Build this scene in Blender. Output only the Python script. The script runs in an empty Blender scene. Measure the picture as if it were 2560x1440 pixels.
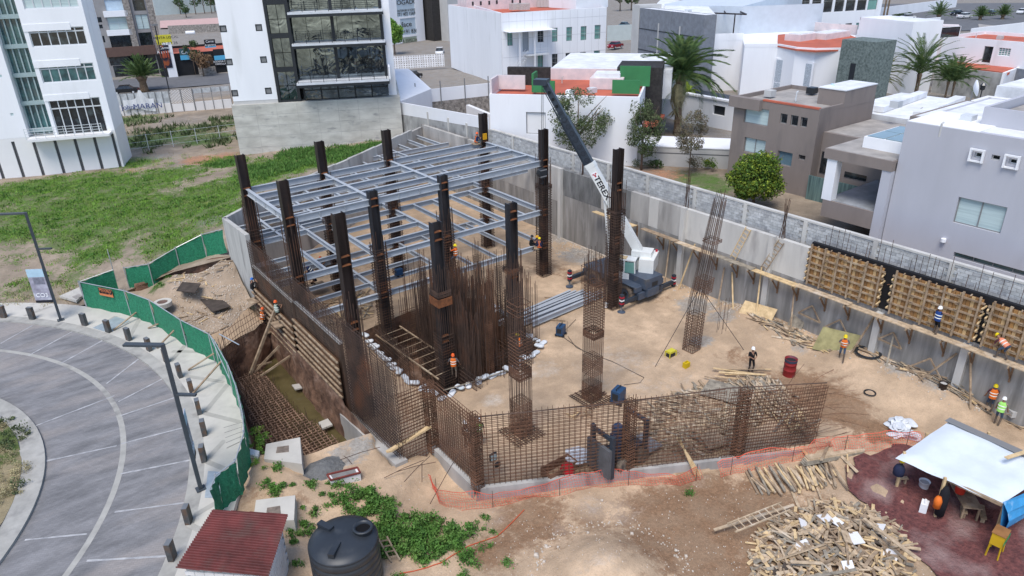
import bpy, math, random
import numpy as np
from mathutils import Vector, Matrix, noise
from mathutils.geometry import delaunay_2d_cdt
V = Vector
R = random.Random(7)
sc = bpy.context.scene
col = sc.collection
FPX, PITCH, ROLL, YAW, CAMZ = 1785.06, .4389102, -.0255471, .9405522, 24.0
_f = V((math.cos(YAW)*math.cos(PITCH), math.sin(YAW)*math.cos(PITCH), -math.sin(PITCH)))
_rt = V((math.sin(YAW), -math.cos(YAW), 0)); _up = _rt.cross(_f)
_r2 = math.cos(ROLL)*_rt + math.sin(ROLL)*_up
_u2 = -math.sin(ROLL)*_rt + math.cos(ROLL)*_up
cam = bpy.data.objects.new('camera', bpy.data.cameras.new('camera')); col.objects.link(cam)
cam.matrix_world = Matrix(((_r2.x, _u2.x, -_f.x, 0), (_r2.y, _u2.y, -_f.y, 0), (_r2.z, _u2.z, -_f.z, CAMZ), (0, 0, 0, 1)))
cam.data.sensor_width = 36; cam.data.lens = FPX/2560*36
cam.data.clip_start = .5; cam.data.clip_end = 3000
sc.camera = cam
w = bpy.data.worlds.new('World'); sc.world = w; w.use_nodes = True
nt = w.node_tree; bg = nt.nodes['Background']
sky = nt.nodes.new('ShaderNodeTexSky'); sky.sky_type = 'NISHITA'; sky.sun_disc = False
SUN_EL, SUN_AZ = math.radians(62), math.radians(215)   # az measured from +x
sky.sun_elevation = SUN_EL; sky.sun_rotation = math.pi/2 - SUN_AZ
sky.air_density = 1.0; sky.dust_density = 4.0; sky.ozone_density = .6; sky.altitude = 2300
nt.links.new(sky.outputs[0], bg.inputs[0]); bg.inputs[1].default_value = .115
sl = bpy.data.lights.new('sun', 'SUN'); sl.energy = 1.5; sl.angle = math.radians(30); sl.color = (1, .96, .9)
so = bpy.data.objects.new('sun', sl); col.objects.link(so)
so.rotation_euler = V((-math.cos(SUN_AZ)*math.cos(SUN_EL), -math.sin(SUN_AZ)*math.cos(SUN_EL), -math.sin(SUN_EL))).to_track_quat('-Z', 'Y').to_euler()
vs = sc.view_settings; vs.view_transform = 'Standard'; vs.look = 'None'; vs.gamma = 1; vs.exposure = 1.02
vs.use_curve_mapping = False
def ray(px, py): return _r2*((px-1280)/FPX) - _u2*((py-720)/FPX) + _f
def G(px, py, z=0.):
 d = ray(px, py); t = (z-CAMZ)/d.z; return V((d.x*t, d.y*t, z))
def OX(px, py, x):
 d = ray(px, py); t = x/d.x; return V((x, d.y*t, CAMZ+d.z*t))
def ZA(x, y, px, py):
 best = None
 for i in range(-80, 500):
  z = i*.05; q = V((x, y, z-CAMZ)); wv = q.dot(_f)
  e = (1280+FPX*q.dot(_r2)/wv-px)**2 + (720-FPX*q.dot(_u2)/wv-py)**2
  if best is None or e < best[0]: best = (e, z)
 return best[1]
_mats = {}
def node(nt, t, **k):
 n = nt.nodes.new(t)
 for a, b in k.items(): setattr(n, a, b)
 return n
def M(name, c, rough=.8, var=.15, scale=2.0, metal=0., bump=0., c2=None, stretch=(1, 1, 1), spec=.3, detail=5, emit=0., c3=None, s3=.4, t3=(.55, .7)):
 """procedural surface: base colour varied by noise on world position, optional second and third tone, fine relief"""
 if name in _mats: return _mats[name]
 m = bpy.data.materials.new(name); m.use_nodes = True; nt = m.node_tree; L = nt.links.new
 b = nt.nodes['Principled BSDF']; b.inputs['Roughness'].default_value = rough; b.inputs['Metallic'].default_value = metal
 b.inputs['Specular IOR Level'].default_value = spec
 m.diffuse_color = (*c, 1)
 if var or c2:
  ge = node(nt, 'ShaderNodeNewGeometry'); mp = node(nt, 'ShaderNodeMapping'); mp.inputs['Scale'].default_value = stretch
  L(ge.outputs['Position'], mp.inputs[0])
  nz = node(nt, 'ShaderNodeTexNoise'); nz.inputs['Scale'].default_value = scale; nz.inputs['Detail'].default_value = detail; nz.inputs['Roughness'].default_value = .62
  L(mp.outputs[0], nz.inputs['Vector'])
  rp = node(nt, 'ShaderNodeValToRGB'); e = rp.color_ramp.elements
  e[0].position = .32; e[1].position = .68
  e[0].color = (*(c2 or [x*(1-var) for x in c]), 1); e[1].color = (*[min(1, x*(1+var)) for x in c], 1)
  L(nz.outputs[0], rp.inputs[0]); out = rp.outputs[0]
  if c3:
   n3 = node(nt, 'ShaderNodeTexNoise'); n3.inputs['Scale'].default_value = s3; n3.inputs['Detail'].default_value = 6
   L(mp.outputs[0], n3.inputs['Vector'])
   r3 = node(nt, 'ShaderNodeMapRange'); r3.inputs[1].default_value = t3[0]; r3.inputs[2].default_value = t3[1]; L(n3.outputs[0], r3.inputs[0])
   mx = node(nt, 'ShaderNodeMix', data_type='RGBA'); L(r3.outputs[0], mx.inputs[0]); L(out, mx.inputs[6]); mx.inputs[7].default_value = (*c3, 1); out = mx.outputs[2]
  L(out, b.inputs['Base Color'])
  if bump:
   bp = node(nt, 'ShaderNodeBump'); bp.inputs['Strength'].default_value = min(1, bump*3); bp.inputs['Distance'].default_value = bump*.2
   L(nz.outputs[0], bp.inputs['Height']); L(bp.outputs[0], b.inputs['Normal'])
 else: b.inputs['Base Color'].default_value = (*c, 1)
 if emit: b.inputs['Emission Color'].default_value = (*c, 1); b.inputs['Emission Strength'].default_value = emit
 _mats[name] = m; return m
def tag(o, label=None, cat=None, group=None, kind=None):
 if label: o['label'] = label
 if cat: o['category'] = cat
 if group: o['group'] = group
 if kind: o['kind'] = kind
 return o
def thing(name, label, cat, loc=(0, 0, 0), group=None, rz=0.):
 o = bpy.data.objects.new(name, None); o.location = loc; o.rotation_euler = (0, 0, rz); o.empty_display_size = .2
 col.objects.link(o); return tag(o, label, cat, group)
class MB:
 """collects shapes, then links them as one mesh object"""
 def __init__(s): s.v = []; s.f = []; s.m = []; s.mi = 0
 def add(s, vs, fs):
  n = len(s.v); s.v += [tuple(v) for v in vs]; s.f += [tuple(i+n for i in f) for f in fs]; s.m += [s.mi]*len(fs); return s
 def box(s, x0, x1, y0, y1, z0, z1):
  return s.add([(x0, y0, z0), (x1, y0, z0), (x1, y1, z0), (x0, y1, z0), (x0, y0, z1), (x1, y0, z1), (x1, y1, z1), (x0, y1, z1)],
                     [(0, 3, 2, 1), (4, 5, 6, 7), (0, 1, 5, 4), (1, 2, 6, 5), (2, 3, 7, 6), (3, 0, 4, 7)])
 def obox(s, c, ax, ay, az):
  """box from centre and three half-axis vectors"""
  c = V(c); P = [c+a*ax+b*ay+d*az for d in (-1, 1) for a, b in ((-1, -1), (1, -1), (1, 1), (-1, 1))]
  return s.add(P, [(0, 3, 2, 1), (4, 5, 6, 7), (0, 1, 5, 4), (1, 2, 6, 5), (2, 3, 7, 6), (3, 0, 4, 7)])
 def beam(s, p, q, wd, h, up=(0, 0, 1)):
  p = V(p); q = V(q); d = q-p
  if d.length < 1e-6: return s
  a = d/2; u = V(up); sd = a.cross(u)
  if sd.length < 1e-5: sd = a.cross(V((1, 0, 0)))
  sd.normalize(); uu = sd.cross(a).normalized()
  return s.obox((p+q)/2, a, sd*wd/2, uu*h/2)
 def tube(s, pts, r, n=6, cap=True):
  pts = [V(p) for p in pts]; rs = r if isinstance(r, (list, tuple)) else [r]*len(pts); base = len(s.v); ring = []
  u = None
  for i, p in enumerate(pts):
   d = (pts[min(i+1, len(pts)-1)]-pts[max(i-1, 0)]).normalized()
   if u is None:
    u = d.orthogonal().normalized()
   u = (u-d*u.dot(d)).normalized(); w_ = d.cross(u)
   ring.append([p+(u*math.cos(t)+w_*math.sin(t))*rs[i] for t in [2*math.pi*k/n for k in range(n)]])
  vs = [v for q in ring for v in q]; fs = []
  for i in range(len(pts)-1):
   for k in range(n):
    a = i*n+k; b = i*n+(k+1) % n; fs.append((a, b, b+n, a+n))
  if cap: fs.append(tuple(reversed(range(n)))); fs.append(tuple(range((len(pts)-1)*n, len(pts)*n)))
  return s.add(vs, fs)
 def lathe(s, prof, c=(0, 0, 0), n=24, cap=True):
  vs = []; fs = []
  for r, z in prof:
   for k in range(n): t = 2*math.pi*k/n; vs.append((c[0]+r*math.cos(t), c[1]+r*math.sin(t), c[2]+z))
  for i in range(len(prof)-1):
   for k in range(n):
    a = i*n+k; b = i*n+(k+1) % n; fs.append((a, b, b+n, a+n))
  if cap: fs.append(tuple(range((len(prof)-1)*n, len(prof)*n))); fs.append(tuple(reversed(range(n))))
  return s.add(vs, fs)
 def prism(s, poly, z0, z1):
  n = len(poly); z0 = z0 if hasattr(z0, '__len__') else [z0]*n; z1 = z1 if hasattr(z1, '__len__') else [z1]*n
  vs = [(p[0], p[1], z0[i]) for i, p in enumerate(poly)]+[(p[0], p[1], z1[i]) for i, p in enumerate(poly)]
  fs = [tuple(reversed(range(n))), tuple(range(n, 2*n))]+[(i, (i+1) % n, n+(i+1) % n, n+i) for i in range(n)]
  return s.add(vs, fs)
 def ibeam(s, p, q, h, b, t=.025, tw=.02):
  p = V(p); q = V(q); a = (q-p).normalized(); sd = a.cross(V((0, 0, 1)))
  if sd.length < 1e-4: sd = V((1, 0, 0))
  sd.normalize(); u = sd.cross(a)
  pr = [(-b/2, 0), (b/2, 0), (b/2, -t), (tw/2, -t), (tw/2, -h+t), (b/2, -h+t), (b/2, -h), (-b/2, -h), (-b/2, -h+t), (-tw/2, -h+t), (-tw/2, -t), (-b/2, -t)]
  vs = [e+sd*x+u*z for e in (p, q) for x, z in pr]; n = 12
  return s.add(vs, [(i, (i+1) % n, n+(i+1) % n, n+i) for i in range(n)]+[tuple(reversed(range(n))), tuple(range(n, 2*n))])
 def mesh(s, name, mat, off=None, smooth=False):
  me = bpy.data.meshes.new(name); o = V(off) if off is not None else V((0, 0, 0))
  me.from_pydata([(v[0]-o.x, v[1]-o.y, v[2]-o.z) for v in s.v], [], s.f)
  for x in (mat if isinstance(mat, (list, tuple)) else [mat]): me.materials.append(x)
  if any(s.m): me.polygons.foreach_set('material_index', s.m)
  if smooth: me.polygons.foreach_set('use_smooth', [True]*len(me.polygons))
  me.update(); return me
 def build(s, name, mat, parent=None, smooth=False, label=None, cat=None, group=None, kind=None, local=False):
  off = V((0, 0, 0)); q = parent
  if parent is not None and not local:
   while q is not None: off += q.location; q = q.parent
  o = bpy.data.objects.new(name, s.mesh(name, mat, off, smooth))
  if parent is not None: o.parent = parent
  col.objects.link(o); return tag(o, label, cat, group, kind)
def place(me, name, loc, rot=(0, 0, 0), parent=None, label=None, cat=None, group=None, kind=None, scale=None):
 o = bpy.data.objects.new(name, me); o.location = loc; o.rotation_euler = rot
 if scale: o.scale = scale
 if parent is not None:
  o.parent = parent
 col.objects.link(o); return tag(o, label, cat, group, kind)
_kids = {}
def copy_tree(o, loc=None, rz=None, label=None, parent=None, group=None):
 c = o.copy(); col.objects.link(c); c.parent = parent
 if loc is not None: c.location = loc
 if rz is not None: c.rotation_euler = (0, 0, rz)
 if label: c['label'] = label
 if group: c['group'] = group
 for ch in list(o.children): copy_tree(ch, parent=c)
 return c
def inpoly(x, y, P):
 c = False; j = len(P)-1
 for i in range(len(P)):
  xi, yi = P[i][0], P[i][1]; xj, yj = P[j][0], P[j][1]
  if (yi > y) != (yj > y) and x < (xj-xi)*(y-yi)/(yj-yi)+xi: c = not c
  j = i
 return c
def dens(P, step, closed=True):
 out = []
 for i in range(len(P) if closed else len(P)-1):
  a = V(P[i][:2]); b = V(P[(i+1) % len(P)][:2]); n = max(1, int((b-a).length/step))
  out += [a+(b-a)*k/n for k in range(n)]
 if not closed: out.append(V(P[-1][:2]))
 return out
def sheet(name, mat, poly, zf, step=1., holes=(), lines=(), label=None, kind='structure', rings=None, bstep=None, parent=None, jit=.25, maskf=None, smooth=True):
 """ground sheet: triangulated polygon with holes, height from zf(x, y)"""
 rr = random.Random(3); pts = []; edges = []
 def loop(P, closed=True):
  n0 = len(pts); q = dens(P, bstep or step, closed); pts.extend(q)
  for i in range(len(q)-(0 if closed else 1)): edges.append((n0+i, n0+(i+1) % len(q)))
 loop(poly)
 for h in holes: loop(h)
 for l in lines: loop(l, False)
 xs = [p[0] for p in poly]; ys = [p[1] for p in poly]
 zones = rings or [(min(xs), max(xs), min(ys), max(ys), step)]
 done = []
 for (x0, x1, y0, y1, st) in zones:
  x = x0+st/2
  while x < x1:
   y = y0+st/2
   while y < y1:
    if not any(a < x < b and c < y < d for a, b, c, d in done):
     X = x+rr.uniform(-jit, jit)*st; Y = y+rr.uniform(-jit, jit)*st
     if inpoly(X, Y, poly) and not any(inpoly(X, Y, h) for h in holes): pts.append(V((X, Y)))
    y += st
   x += st
  done.append((x0, x1, y0, y1))
 r = delaunay_2d_cdt(pts, edges, [], 0, 1e-4)
 vs, fs = r[0], r[2]; keep = []
 for f in fs:
  cx = sum(vs[i].x for i in f)/3; cy = sum(vs[i].y for i in f)/3
  if inpoly(cx, cy, poly) and not any(inpoly(cx, cy, h) for h in holes): keep.append(tuple(f))
 me = bpy.data.meshes.new(name); V3 = [(v.x, v.y, zf(v.x, v.y)) for v in vs]
 me.from_pydata(V3, [], keep); me.materials.append(mat)
 if smooth: me.polygons.foreach_set('use_smooth', [True]*len(keep))
 if maskf:
  at = me.attributes.new('mask', 'FLOAT_COLOR', 'POINT')
  buf = []
  for v in V3: buf += [*maskf(v[0], v[1]), 1.0]
  at.data.foreach_set('color', buf)
 me.update()
 o = bpy.data.objects.new(name, me); o.parent = parent; col.objects.link(o); tag(o, label, None, None, kind); return o
def skirt(name, mat, P, zf, zb, step=.5, amp=.25, closed=True, inward=None, rows=5, seed=1, slope=.4, kind='structure'):
 """rough earth face hanging from a ground edge"""
 q = dens(P, step, closed); c = V((sum(p.x for p in q)/len(q), sum(p.y for p in q)/len(q))) if inward is None else V(inward)
 b = MB(); n = len(q); vs = []; fs = []
 for j in range(rows+1):
  t = j/rows
  for p in q:
   z1 = zf(p.x, p.y); z = z1+(zb-z1)*t; d = (c-p).normalized()
   k = slope*t+amp*(noise.noise(V((p.x*1.1, p.y*1.1, z*1.6+seed)))) * (0 if j == 0 else 1)+(.05 if j else 0)
   vs.append((p.x+d.x*k, p.y+d.y*k, z))
 for j in range(rows):
  for i in range(n if closed else n-1): fs.append((j*n+i, j*n+(i+1) % n, (j+1)*n+(i+1) % n, (j+1)*n+i))
 b.add(vs, fs); return b.build(name, mat, smooth=True, kind=kind)
# ================================================================== GROUND
def ground_mat(name, base, ca, cb, cc, bump=.5, fs=6., vrt=.22):
 m = bpy.data.materials.new(name); m.use_nodes = True; nt = m.node_tree; L = nt.links.new; b = nt.nodes['Principled BSDF']
 b.inputs['Roughness'].default_value = .95; b.inputs['Specular IOR Level'].default_value = .15
 ge = node(nt, 'ShaderNodeNewGeometry'); at = node(nt, 'ShaderNodeAttribute'); at.attribute_name = 'mask'
 sp = node(nt, 'ShaderNodeSeparateColor'); L(at.outputs['Color'], sp.inputs[0])
 def nz(sc_, det=8, ro=.62):
  n = node(nt, 'ShaderNodeTexNoise'); n.inputs['Scale'].default_value = sc_; n.inputs['Detail'].default_value = det; n.inputs['Roughness'].default_value = ro
  L(ge.outputs['Position'], n.inputs['Vector']); return n.outputs[0]
 n1 = nz(.35); n2 = nz(1.7); n3 = nz(fs, 10, .7)
 def mixf(fac, a, bb):
  x = node(nt, 'ShaderNodeMix', data_type='RGBA'); L(fac, x.inputs[0])
  for i, s_ in ((6, a), (7, bb)):
   if isinstance(s_, tuple): x.inputs[i].default_value = (*s_, 1)
   else: L(s_, x.inputs[i])
  return x.outputs[2]
 def mr(x, a, c, lo=0., hi=1.):
  r = node(nt, 'ShaderNodeMapRange'); L(x, r.inputs[0]); r.inputs[1].default_value = a; r.inputs[2].default_value = c; r.inputs[3].default_value = lo; r.inputs[4].default_value = hi; return r.outputs[0]
 def ma(op, a, c):
  r = node(nt, 'ShaderNodeMath', operation=op)
  for i, s_ in enumerate((a, c)):
   if isinstance(s_, (int, float)): r.inputs[i].default_value = s_
   else: L(s_, r.inputs[i])
  return r.outputs[0]
 dk = tuple(x*(1-vrt*1.3) for x in base); lt = tuple(min(1, x*(1+vrt)) for x in base)
 c = mixf(mr(n1, .35, .65), dk, lt); c = mixf(mr(n2, .45, .75, 0, .55), c, tuple(x*.72 for x in base))
 for ch, cc_ in ((0, ca), (1, cb), (2, cc)):
  wv = ma('ADD', sp.outputs[ch], ma('MULTIPLY', ma('SUBTRACT', n2, .5), 1.0)); wv = ma('ADD', wv, ma('MULTIPLY', ma('SUBTRACT', n3, .5), .7))
  wv = ma('MULTIPLY', mr(wv, .38, .62) if ch != 1 else mr(wv, .4, 1.1, 0, .9), mr(sp.outputs[ch], 0, .18))
  v2 = mixf(mr(n3, .35, .65), tuple(x*.7 for x in cc_), tuple(min(1, x*1.25) for x in cc_))
  c = mixf(wv, c, v2)
 n4 = nz(14., 6, .7); n5 = nz(.9, 4, .5); c = mixf(mr(n5, .42, .6, 0, .35), c, tuple(x*.62 for x in base)); c = mixf(mr(n4, .5, .72, 0, .5), c, tuple(x*.55 for x in base)); c = mixf(mr(n4, .44, .3, 0, .35), c, tuple(min(1, x*1.3) for x in base))
 c = mixf(mr(n3, .62, .74, 0, .6), c, tuple(x*.5 for x in base)); c = mixf(mr(n3, .36, .28, 0, .5), c, tuple(min(1, x*1.35) for x in base))
 L(c, b.inputs['Base Color'])
 bp = node(nt, 'ShaderNodeBump'); bp.inputs['Strength'].default_value = bump; bp.inputs['Distance'].default_value = .12
 L(ma('ADD', n3, ma('MULTIPLY', n2, 1.5)), bp.inputs['Height']); L(bp.outputs[0], b.inputs['Normal'])
 return m
def blobs(B):
 """B: (px, py, z, radius in metres, weight[, stretch in x]) -> function of x, y"""
 W = []
 for t in B:
  p = G(t[0], t[1], t[2]); W.append((p.x, p.y, t[3], t[4]))
 def f(x, y):
  s = 0.
  for a, b, r, wt in W:
   d = ((x-a)**2+(y-b)**2)/(r*r)
   if d < 6: s = max(s, wt*math.exp(-d*.8))
  return s
 return f
MS = ground_mat('site_sand', (.56, .405, .27), (.26, .155, .09), (.6, .54, .47), (.36, .335, .3))
MF = ground_mat('field_soil', (.33, .265, .2), (.09, .16, .035), (.27, .262, .25), (.42, .22, .13), fs=5)
MD = M('cut_earth', (.2, .115, .075), .95, .4, 1.6, bump=.8, c2=(.09, .05, .035), c3=(.33, .22, .16), s3=.9, detail=9)
MMUD = M('wet_mud', (.13, .1, .05), .4, .3, 1.2, bump=.3, spec=.5)
CTL = [(12.5, 54, 3.4), (16, 57, 4.2), (21, 61, 4.6), (30, 66, 4.6), (39, 72, 4.4), (24, 86, 3.0), (40.5, 78.5, 3.7), (32, 82, 3.3), (11.5, 89.5, 3.0), (0, 91, 2.9), (-20, 95, 2.6), (2.6, 59, 1.25),
       (7, 58, 1.9), (10, 57, 2.7), (0, 66, 1.5), (-6, 64, 1.1), (-14, 68, 1.1), (20, 120, 2.5), (35, 118, 2.5), (10, 130, 2.3), (30, 150, 2.3), (-30, 55, 1.0), (-40, 20, 1.0), (-10, 150, 2.3), (0, 76, 2.4), (14, 74, 3.2), (-15, 80, 2.0),
       (44, 70, 4.5), (44, 50, 4.5), (44, 30, 4.5), (44, 15, 4.5), (44, 0, 4.5), (60, 50, 4.5), (60, 20, 4.6), (60, 30, 4.6), (80, 60, 4), (70, 100, 3.2), (90, 100, 3.2), (100, 60, 4), (90, 20, 5), (120, 140, 2.6), (80, 140, 2.6), (55, 95, 3.6), (200, 200, 3), (50, 60, 4.5)]
def zout(x, y):
 s = t = 0.
 for a, b, z in CTL:
  wt = 1/(((x-a)**2+(y-b)**2)**1.5+.5); s += wt; t += wt*z
 dr = math.hypot(x-PC.x, y-PC.y)-PR
 if y < 70 and x < 6: return .98+(t/s-.98)*max(0, min(1, dr/6))+(.1*noise.noise(V((x*.35, y*.35, 0))) if dr > .6 else -.03)
 return t/s+.12*noise.noise(V((x*.35, y*.35, 0)))*(1 if x < 41 else .2)
PC, PR = V((-17.66, 41.38)), 25.55
def arc(c, r, a0, a1, n=24): return [V((c[0]+r*math.cos(math.radians(a0+(a1-a0)*i/n)), c[1]+r*math.sin(math.radians(a0+(a1-a0)*i/n)))) for i in range(n+1)]
FEND = (12.5, 53.7)
grassf = blobs([(60, 500, 2, 5, .9), (250, 470, 2.4, 5, .9), (420, 445, 2.8, 4, .9), (150, 560, 1.8, 5, .85), (330, 540, 2.2, 5, 1), (480, 520, 2.8, 5, 1), (560, 470, 3.3, 4, .9), (680, 400, 4, 4, 1.1), (760, 400, 4.3, 4, 1.1), (330, 480, 2.5, 6, .8), (100, 540, 2, 6, .75), (500, 500, 2.9, 5, .8), (200, 520, 2.2, 5, .9), (400, 560, 2.4, 4, .8), (300, 600, 1.8, 3, .7), (140, 480, 2.4, 5, .9), (560, 540, 3.2, 4, .8), (860, 380, 4.4, 4, 1.1), (920, 365, 4.4, 3, 1),
    (640, 430, 4, 4, 1), (60, 600, 1.5, 4, .8), (200, 600, 1.7, 3.5, .9), (430, 600, 2.6, 3.5, .8), (250, 640, 1.6, 2.6, .9), (60, 720, 1.1, 3, .55), (180, 700, 1.2, 2, .6), (370, 350, 2.8, 6, .9), (340, 410, 2.8, 3, .9), (450, 330, 2.7, 6, .8), (560, 310, 2.8, 4, .9), (520, 350, 2.9, 4, .9), (330, 300, 2.5, 4, .9), (560, 405, 3, 3, 1),
    (1640, 450, 4.5, 3, .5), (1690, 440, 4.5, 3, .7), (1760, 450, 4.5, 2.5, .9), (1800, 470, 4.5, 2, .8), (1780, 310, 4, 4, 1), (30, 660, 1.3, 2, .5), (560, 570, 3, 2, .6)])
soilf = blobs([(330, 430, 2.8, 2, .5), (500, 400, 3, 2.5, .9), (560, 390, 3, 2, .8), (1650, 435, 4.5, 3, .7), (480, 600, 3, 1.5, .4)])
gravf = blobs([(440, 300, 2.7, 6, .8), (400, 395, 2.9, 3, .9), (470, 405, 3, 3, .9), (520, 300, 2.7, 5, .6), (530, 560, 3, 1.5, .9)])
far = [V((-300, 10)), V((-40, 10))]+arc(PC, PR-.35, 150, 40)+[V((4.9, 57.2)), V(FEND), V((29, 64.9)), V((40.15, 72.2)), V((41.5, 72.2)), V((41.5, -40)), V((700, -40)), V((900, 900)), V((-300, 900))]
sheet('ground', MF, far, zout, 1.5, rings=[(-30, 70, 10, 100, 1.1), (-40, 140, -20, 190, 4.), (-300, 900, -40, 900, 40.)], bstep=3, maskf=lambda x, y: (grassf(x, y), 1 if x > 66 or y > 131 or (y > 84 and x > 43) else gravf(x, y), soilf(x, y)))
PIT = [G(640, 1150, .7), G(760, 1132, .6), G(860, 1100, .6), G(925, 1078, .6), V((12.45, 30.2)), V((12.45, 46.6)), V((11.2, 45.4)), G(600, 842, 1.), G(556, 872, 1.), V((7.75, 42)), V((7.65, 39)), V((7.45, 36.5))]
PIT = [V((p[0], p[1])) for p in PIT]
CORE = [V(p) for p in ((17.7, 42.4), (17.5, 38), (17.35, 34.7), (18.1, 32.4), (20.5, 32.1), (23.1, 31.9), (25.3, 32.4), (26.2, 32.9), (25.9, 35), (26.6, 38), (27, 41.5), (26, 42.6), (22, 43))]
CURB = [V(p) for p in ((14.7, 27.6), (14.7, 23.5), (25.3, 17.9), (30.6, 15.1))]
SC = [(20, 28, 0), (30, 30, 0), (30, 38, 0), (30, 45, 0), (20, 46, 0), (14, 46, 0), (24, 22, 0), (30, 22, 0), (36, 44, 0), (39.5, 43, .05), (39.8, 33, .45), (36, 30, .1), (39.8, 25, .9), (39.9, 17, 1.25), (39.9, 12.5, 1.6), (36, 20, .3), (36, 12, .3), (38.5, 10, .6), (41, 6, 1.2), (16, 24, 0), (18, 26, 0),
      (14, 34, -.75), (15.5, 31, -.8), (14, 30, -.9), (13.5, 38, -.3), (16, 36, -.4), (16.5, 29, -.2)]
FC = [(13, 25, -.6), (14, 22.3, -.45), (18, 20.5, -.4), (25, 16.8, -.35), (30, 14.3, -.1), (12, 31, .5), (12.6, 28.6, .2), (10.5, 31.5, .55), (8.5, 32.7, .65), (7.2, 35, .95), (11, 27, .15), (9.3, 29.2, .25), (8.7, 30.3, .2), (7.9, 30.8, .95), (7.2, 29, .9), (6.9, 31.5, .95), (6.3, 27.5, .5), (8, 26, 0.), (9, 24, -.1), (12, 20, -.2), (5, 26.5, .6), (4.5, 25, .5), (7, 22, .2),
      (16, 16, -.3), (22, 14, -.25), (30, 9, -.1), (34, 12, .15), (20, 8, -.3), (10, 14, -.1), (3, 20, .3), (36, 6, .5), (26, 5, -.2), (0, 15, .4)]
MOUND = G(1530, 1420, .3)
def idw(C, x, y, pw=1.6):
 s = t = 0.
 for a, b, z in C:
  wt = 1/(((x-a)**2+(y-b)**2)**pw+.15); s += wt; t += wt*z
 return t/s
def side(x, y, a, b): return (b[0]-a[0])*(y-a[1])-(b[1]-a[1])*(x-a[0])
def inside_site(x, y):
 if y > 27.6: return x > 12.45
 if x < 14.7: return False
 if x < 30.6: return y > 23.5-(x-14.7)*.528
 return y > 15.1
def zfront(x, y):
 n_ = .07*noise.noise(V((x*.6, y*.6, 2)))+.03*noise.noise(V((x*2.2, y*2.2, 5)))
 if inside_site(x, y): z = idw(SC, x, y)
 else:
  z = idw(FC, x, y, 2.)
  if x > 30: z += (idw(SC, x, y)-z)*min(1, max(0, (y-8)/7))
 d = math.hypot(x-MOUND.x, (y-MOUND.y))
 if d < 3.6: z += 1.15*(math.cos(d/3.6*math.pi)+1)/2+.15*noise.noise(V((x*1.5, y*1.5, 9)))
 return z+n_
MAINP = [V((12.45, 49.2)), V((12.6, 53.6)), V((15.6, 56.2)), V((21.7, 60.5)), V((29.2, 64.7)), V((40.15, 72.2)), V((41.5, 72.2)), V((41.5, -8)), V((-6, -8)), V((-6, 18))]+arc(PC, PR+.12, -62, 11, 30)+[V((7.5, 46.3)), V((10, 46.8)), V((11.4, 48.5))]
def rut(P, w_, z=0.):
 out = []
 for i in range(len(P)-1):
  for k in range(6): t = k/6; out.append((P[i][0]+(P[i+1][0]-P[i][0])*t, P[i][1]+(P[i+1][1]-P[i][1])*t, z, .33, w_))
 return out
RUTS = rut([(1560, 800), (1640, 830), (1760, 960), (1900, 970), (2100, 990), (2400, 1090), (2560, 1150)], .42)+rut([(1600, 790), (1690, 820), (1800, 930), (1960, 935), (2180, 965), (2420, 1050), (2600, 1110)], .4)+rut([(1400, 960), (1560, 900), (1700, 850), (1800, 800)], .36)+rut([(1300, 1340), (1500, 1290), (1700, 1250), (1850, 1290), (2000, 1330), (2300, 1440)], .5)+rut([(1450, 700), (1460, 800), (1400, 930), (1200, 1000)], .4)
wetf = blobs([(640, 1250, .3, 1.2, .5), (1330, 1290, -.2, 2.6, .75), (1480, 1290, -.2, 2.2, .5), (1700, 1330, -.2, 3.2, .9), (1800, 1300, -.1, 3, .95), (1760, 1230, -.1, 2.2, .9), (1900, 1260, 0, 2.5, .9), (2060, 1330, 0, 2.5, .9), (1640, 1270, -.2, 2, .8), (1780, 1390, -.1, 2.4, .9), (1240, 1370, -.1, 1.5, .75),
              (2010, 980, .2, 2.4, .95), (2090, 1030, .2, 2, .9), (1950, 1000, .1, 1.8, .8), (2180, 1080, .2, 1.6, .8), (1480, 1050, 0, 1.5, .45), (1400, 880, 0, .8, .3), (1290, 1140, 0, 2.2, .35), (1370, 670, 0, 2.5, .55), (1450, 690, 0, 1.6, .8), (1500, 700, 0, 1.4, .6), (1600, 930, 0, .8, .3), (1650, 750, 0, 2, .4), (1010, 1010, -.5, 3, .5),
              (880, 650, 0, 4, .5), (820, 760, 0, 3, .6), (1240, 560, 0, 4, .4), (1150, 720, 0, 3, .5), (1100, 580, 0, 4, .6), (1270, 1310, 0, 1.5, .5), (1840, 905, 0, 1.4, .6), *RUTS, (760, 1250, .5, .9, .5), (2470, 1040, .6, 3, .25), (2330, 1000, .5, 2, .2), (560, 760, 1, 1.5, .25)])
dustf = blobs([(1230, 1000, 0, .8, .9), (1500, 840, 0, 3, .35), (1640, 850, 0, 3, .3), (1560, 900, 0, 2.5, .6), (1310, 930, 0, .9, 1.1), (1360, 920, 0, 1.4, .7), (1440, 910, 0, 1.2, .4), (1500, 960, 0, 1.5, .5), (1620, 970, 0, 2, .5), (1720, 960, 0, 2, .5), (1820, 930, 0, 2, .4), (1480, 1260, -.2, 1.2, .6), (1400, 1310, -.2, 1., .5), (1560, 1280, -.2, 1.6, .5),
               (1230, 1280, -.2, 1.3, .5), (1500, 1400, .6, 1.8, .45), (1880, 860, 0, 2.5, .3), (1300, 1230, -.3, 1.2, .4), (2040, 860, .3, 2, .3), (1740, 1190, -.2, 1.2, .5), (2200, 980, .4, 3, .3), (2400, 1040, .5, 2, .3), (1010, 1170, .3, 1.5, .4)])
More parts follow.
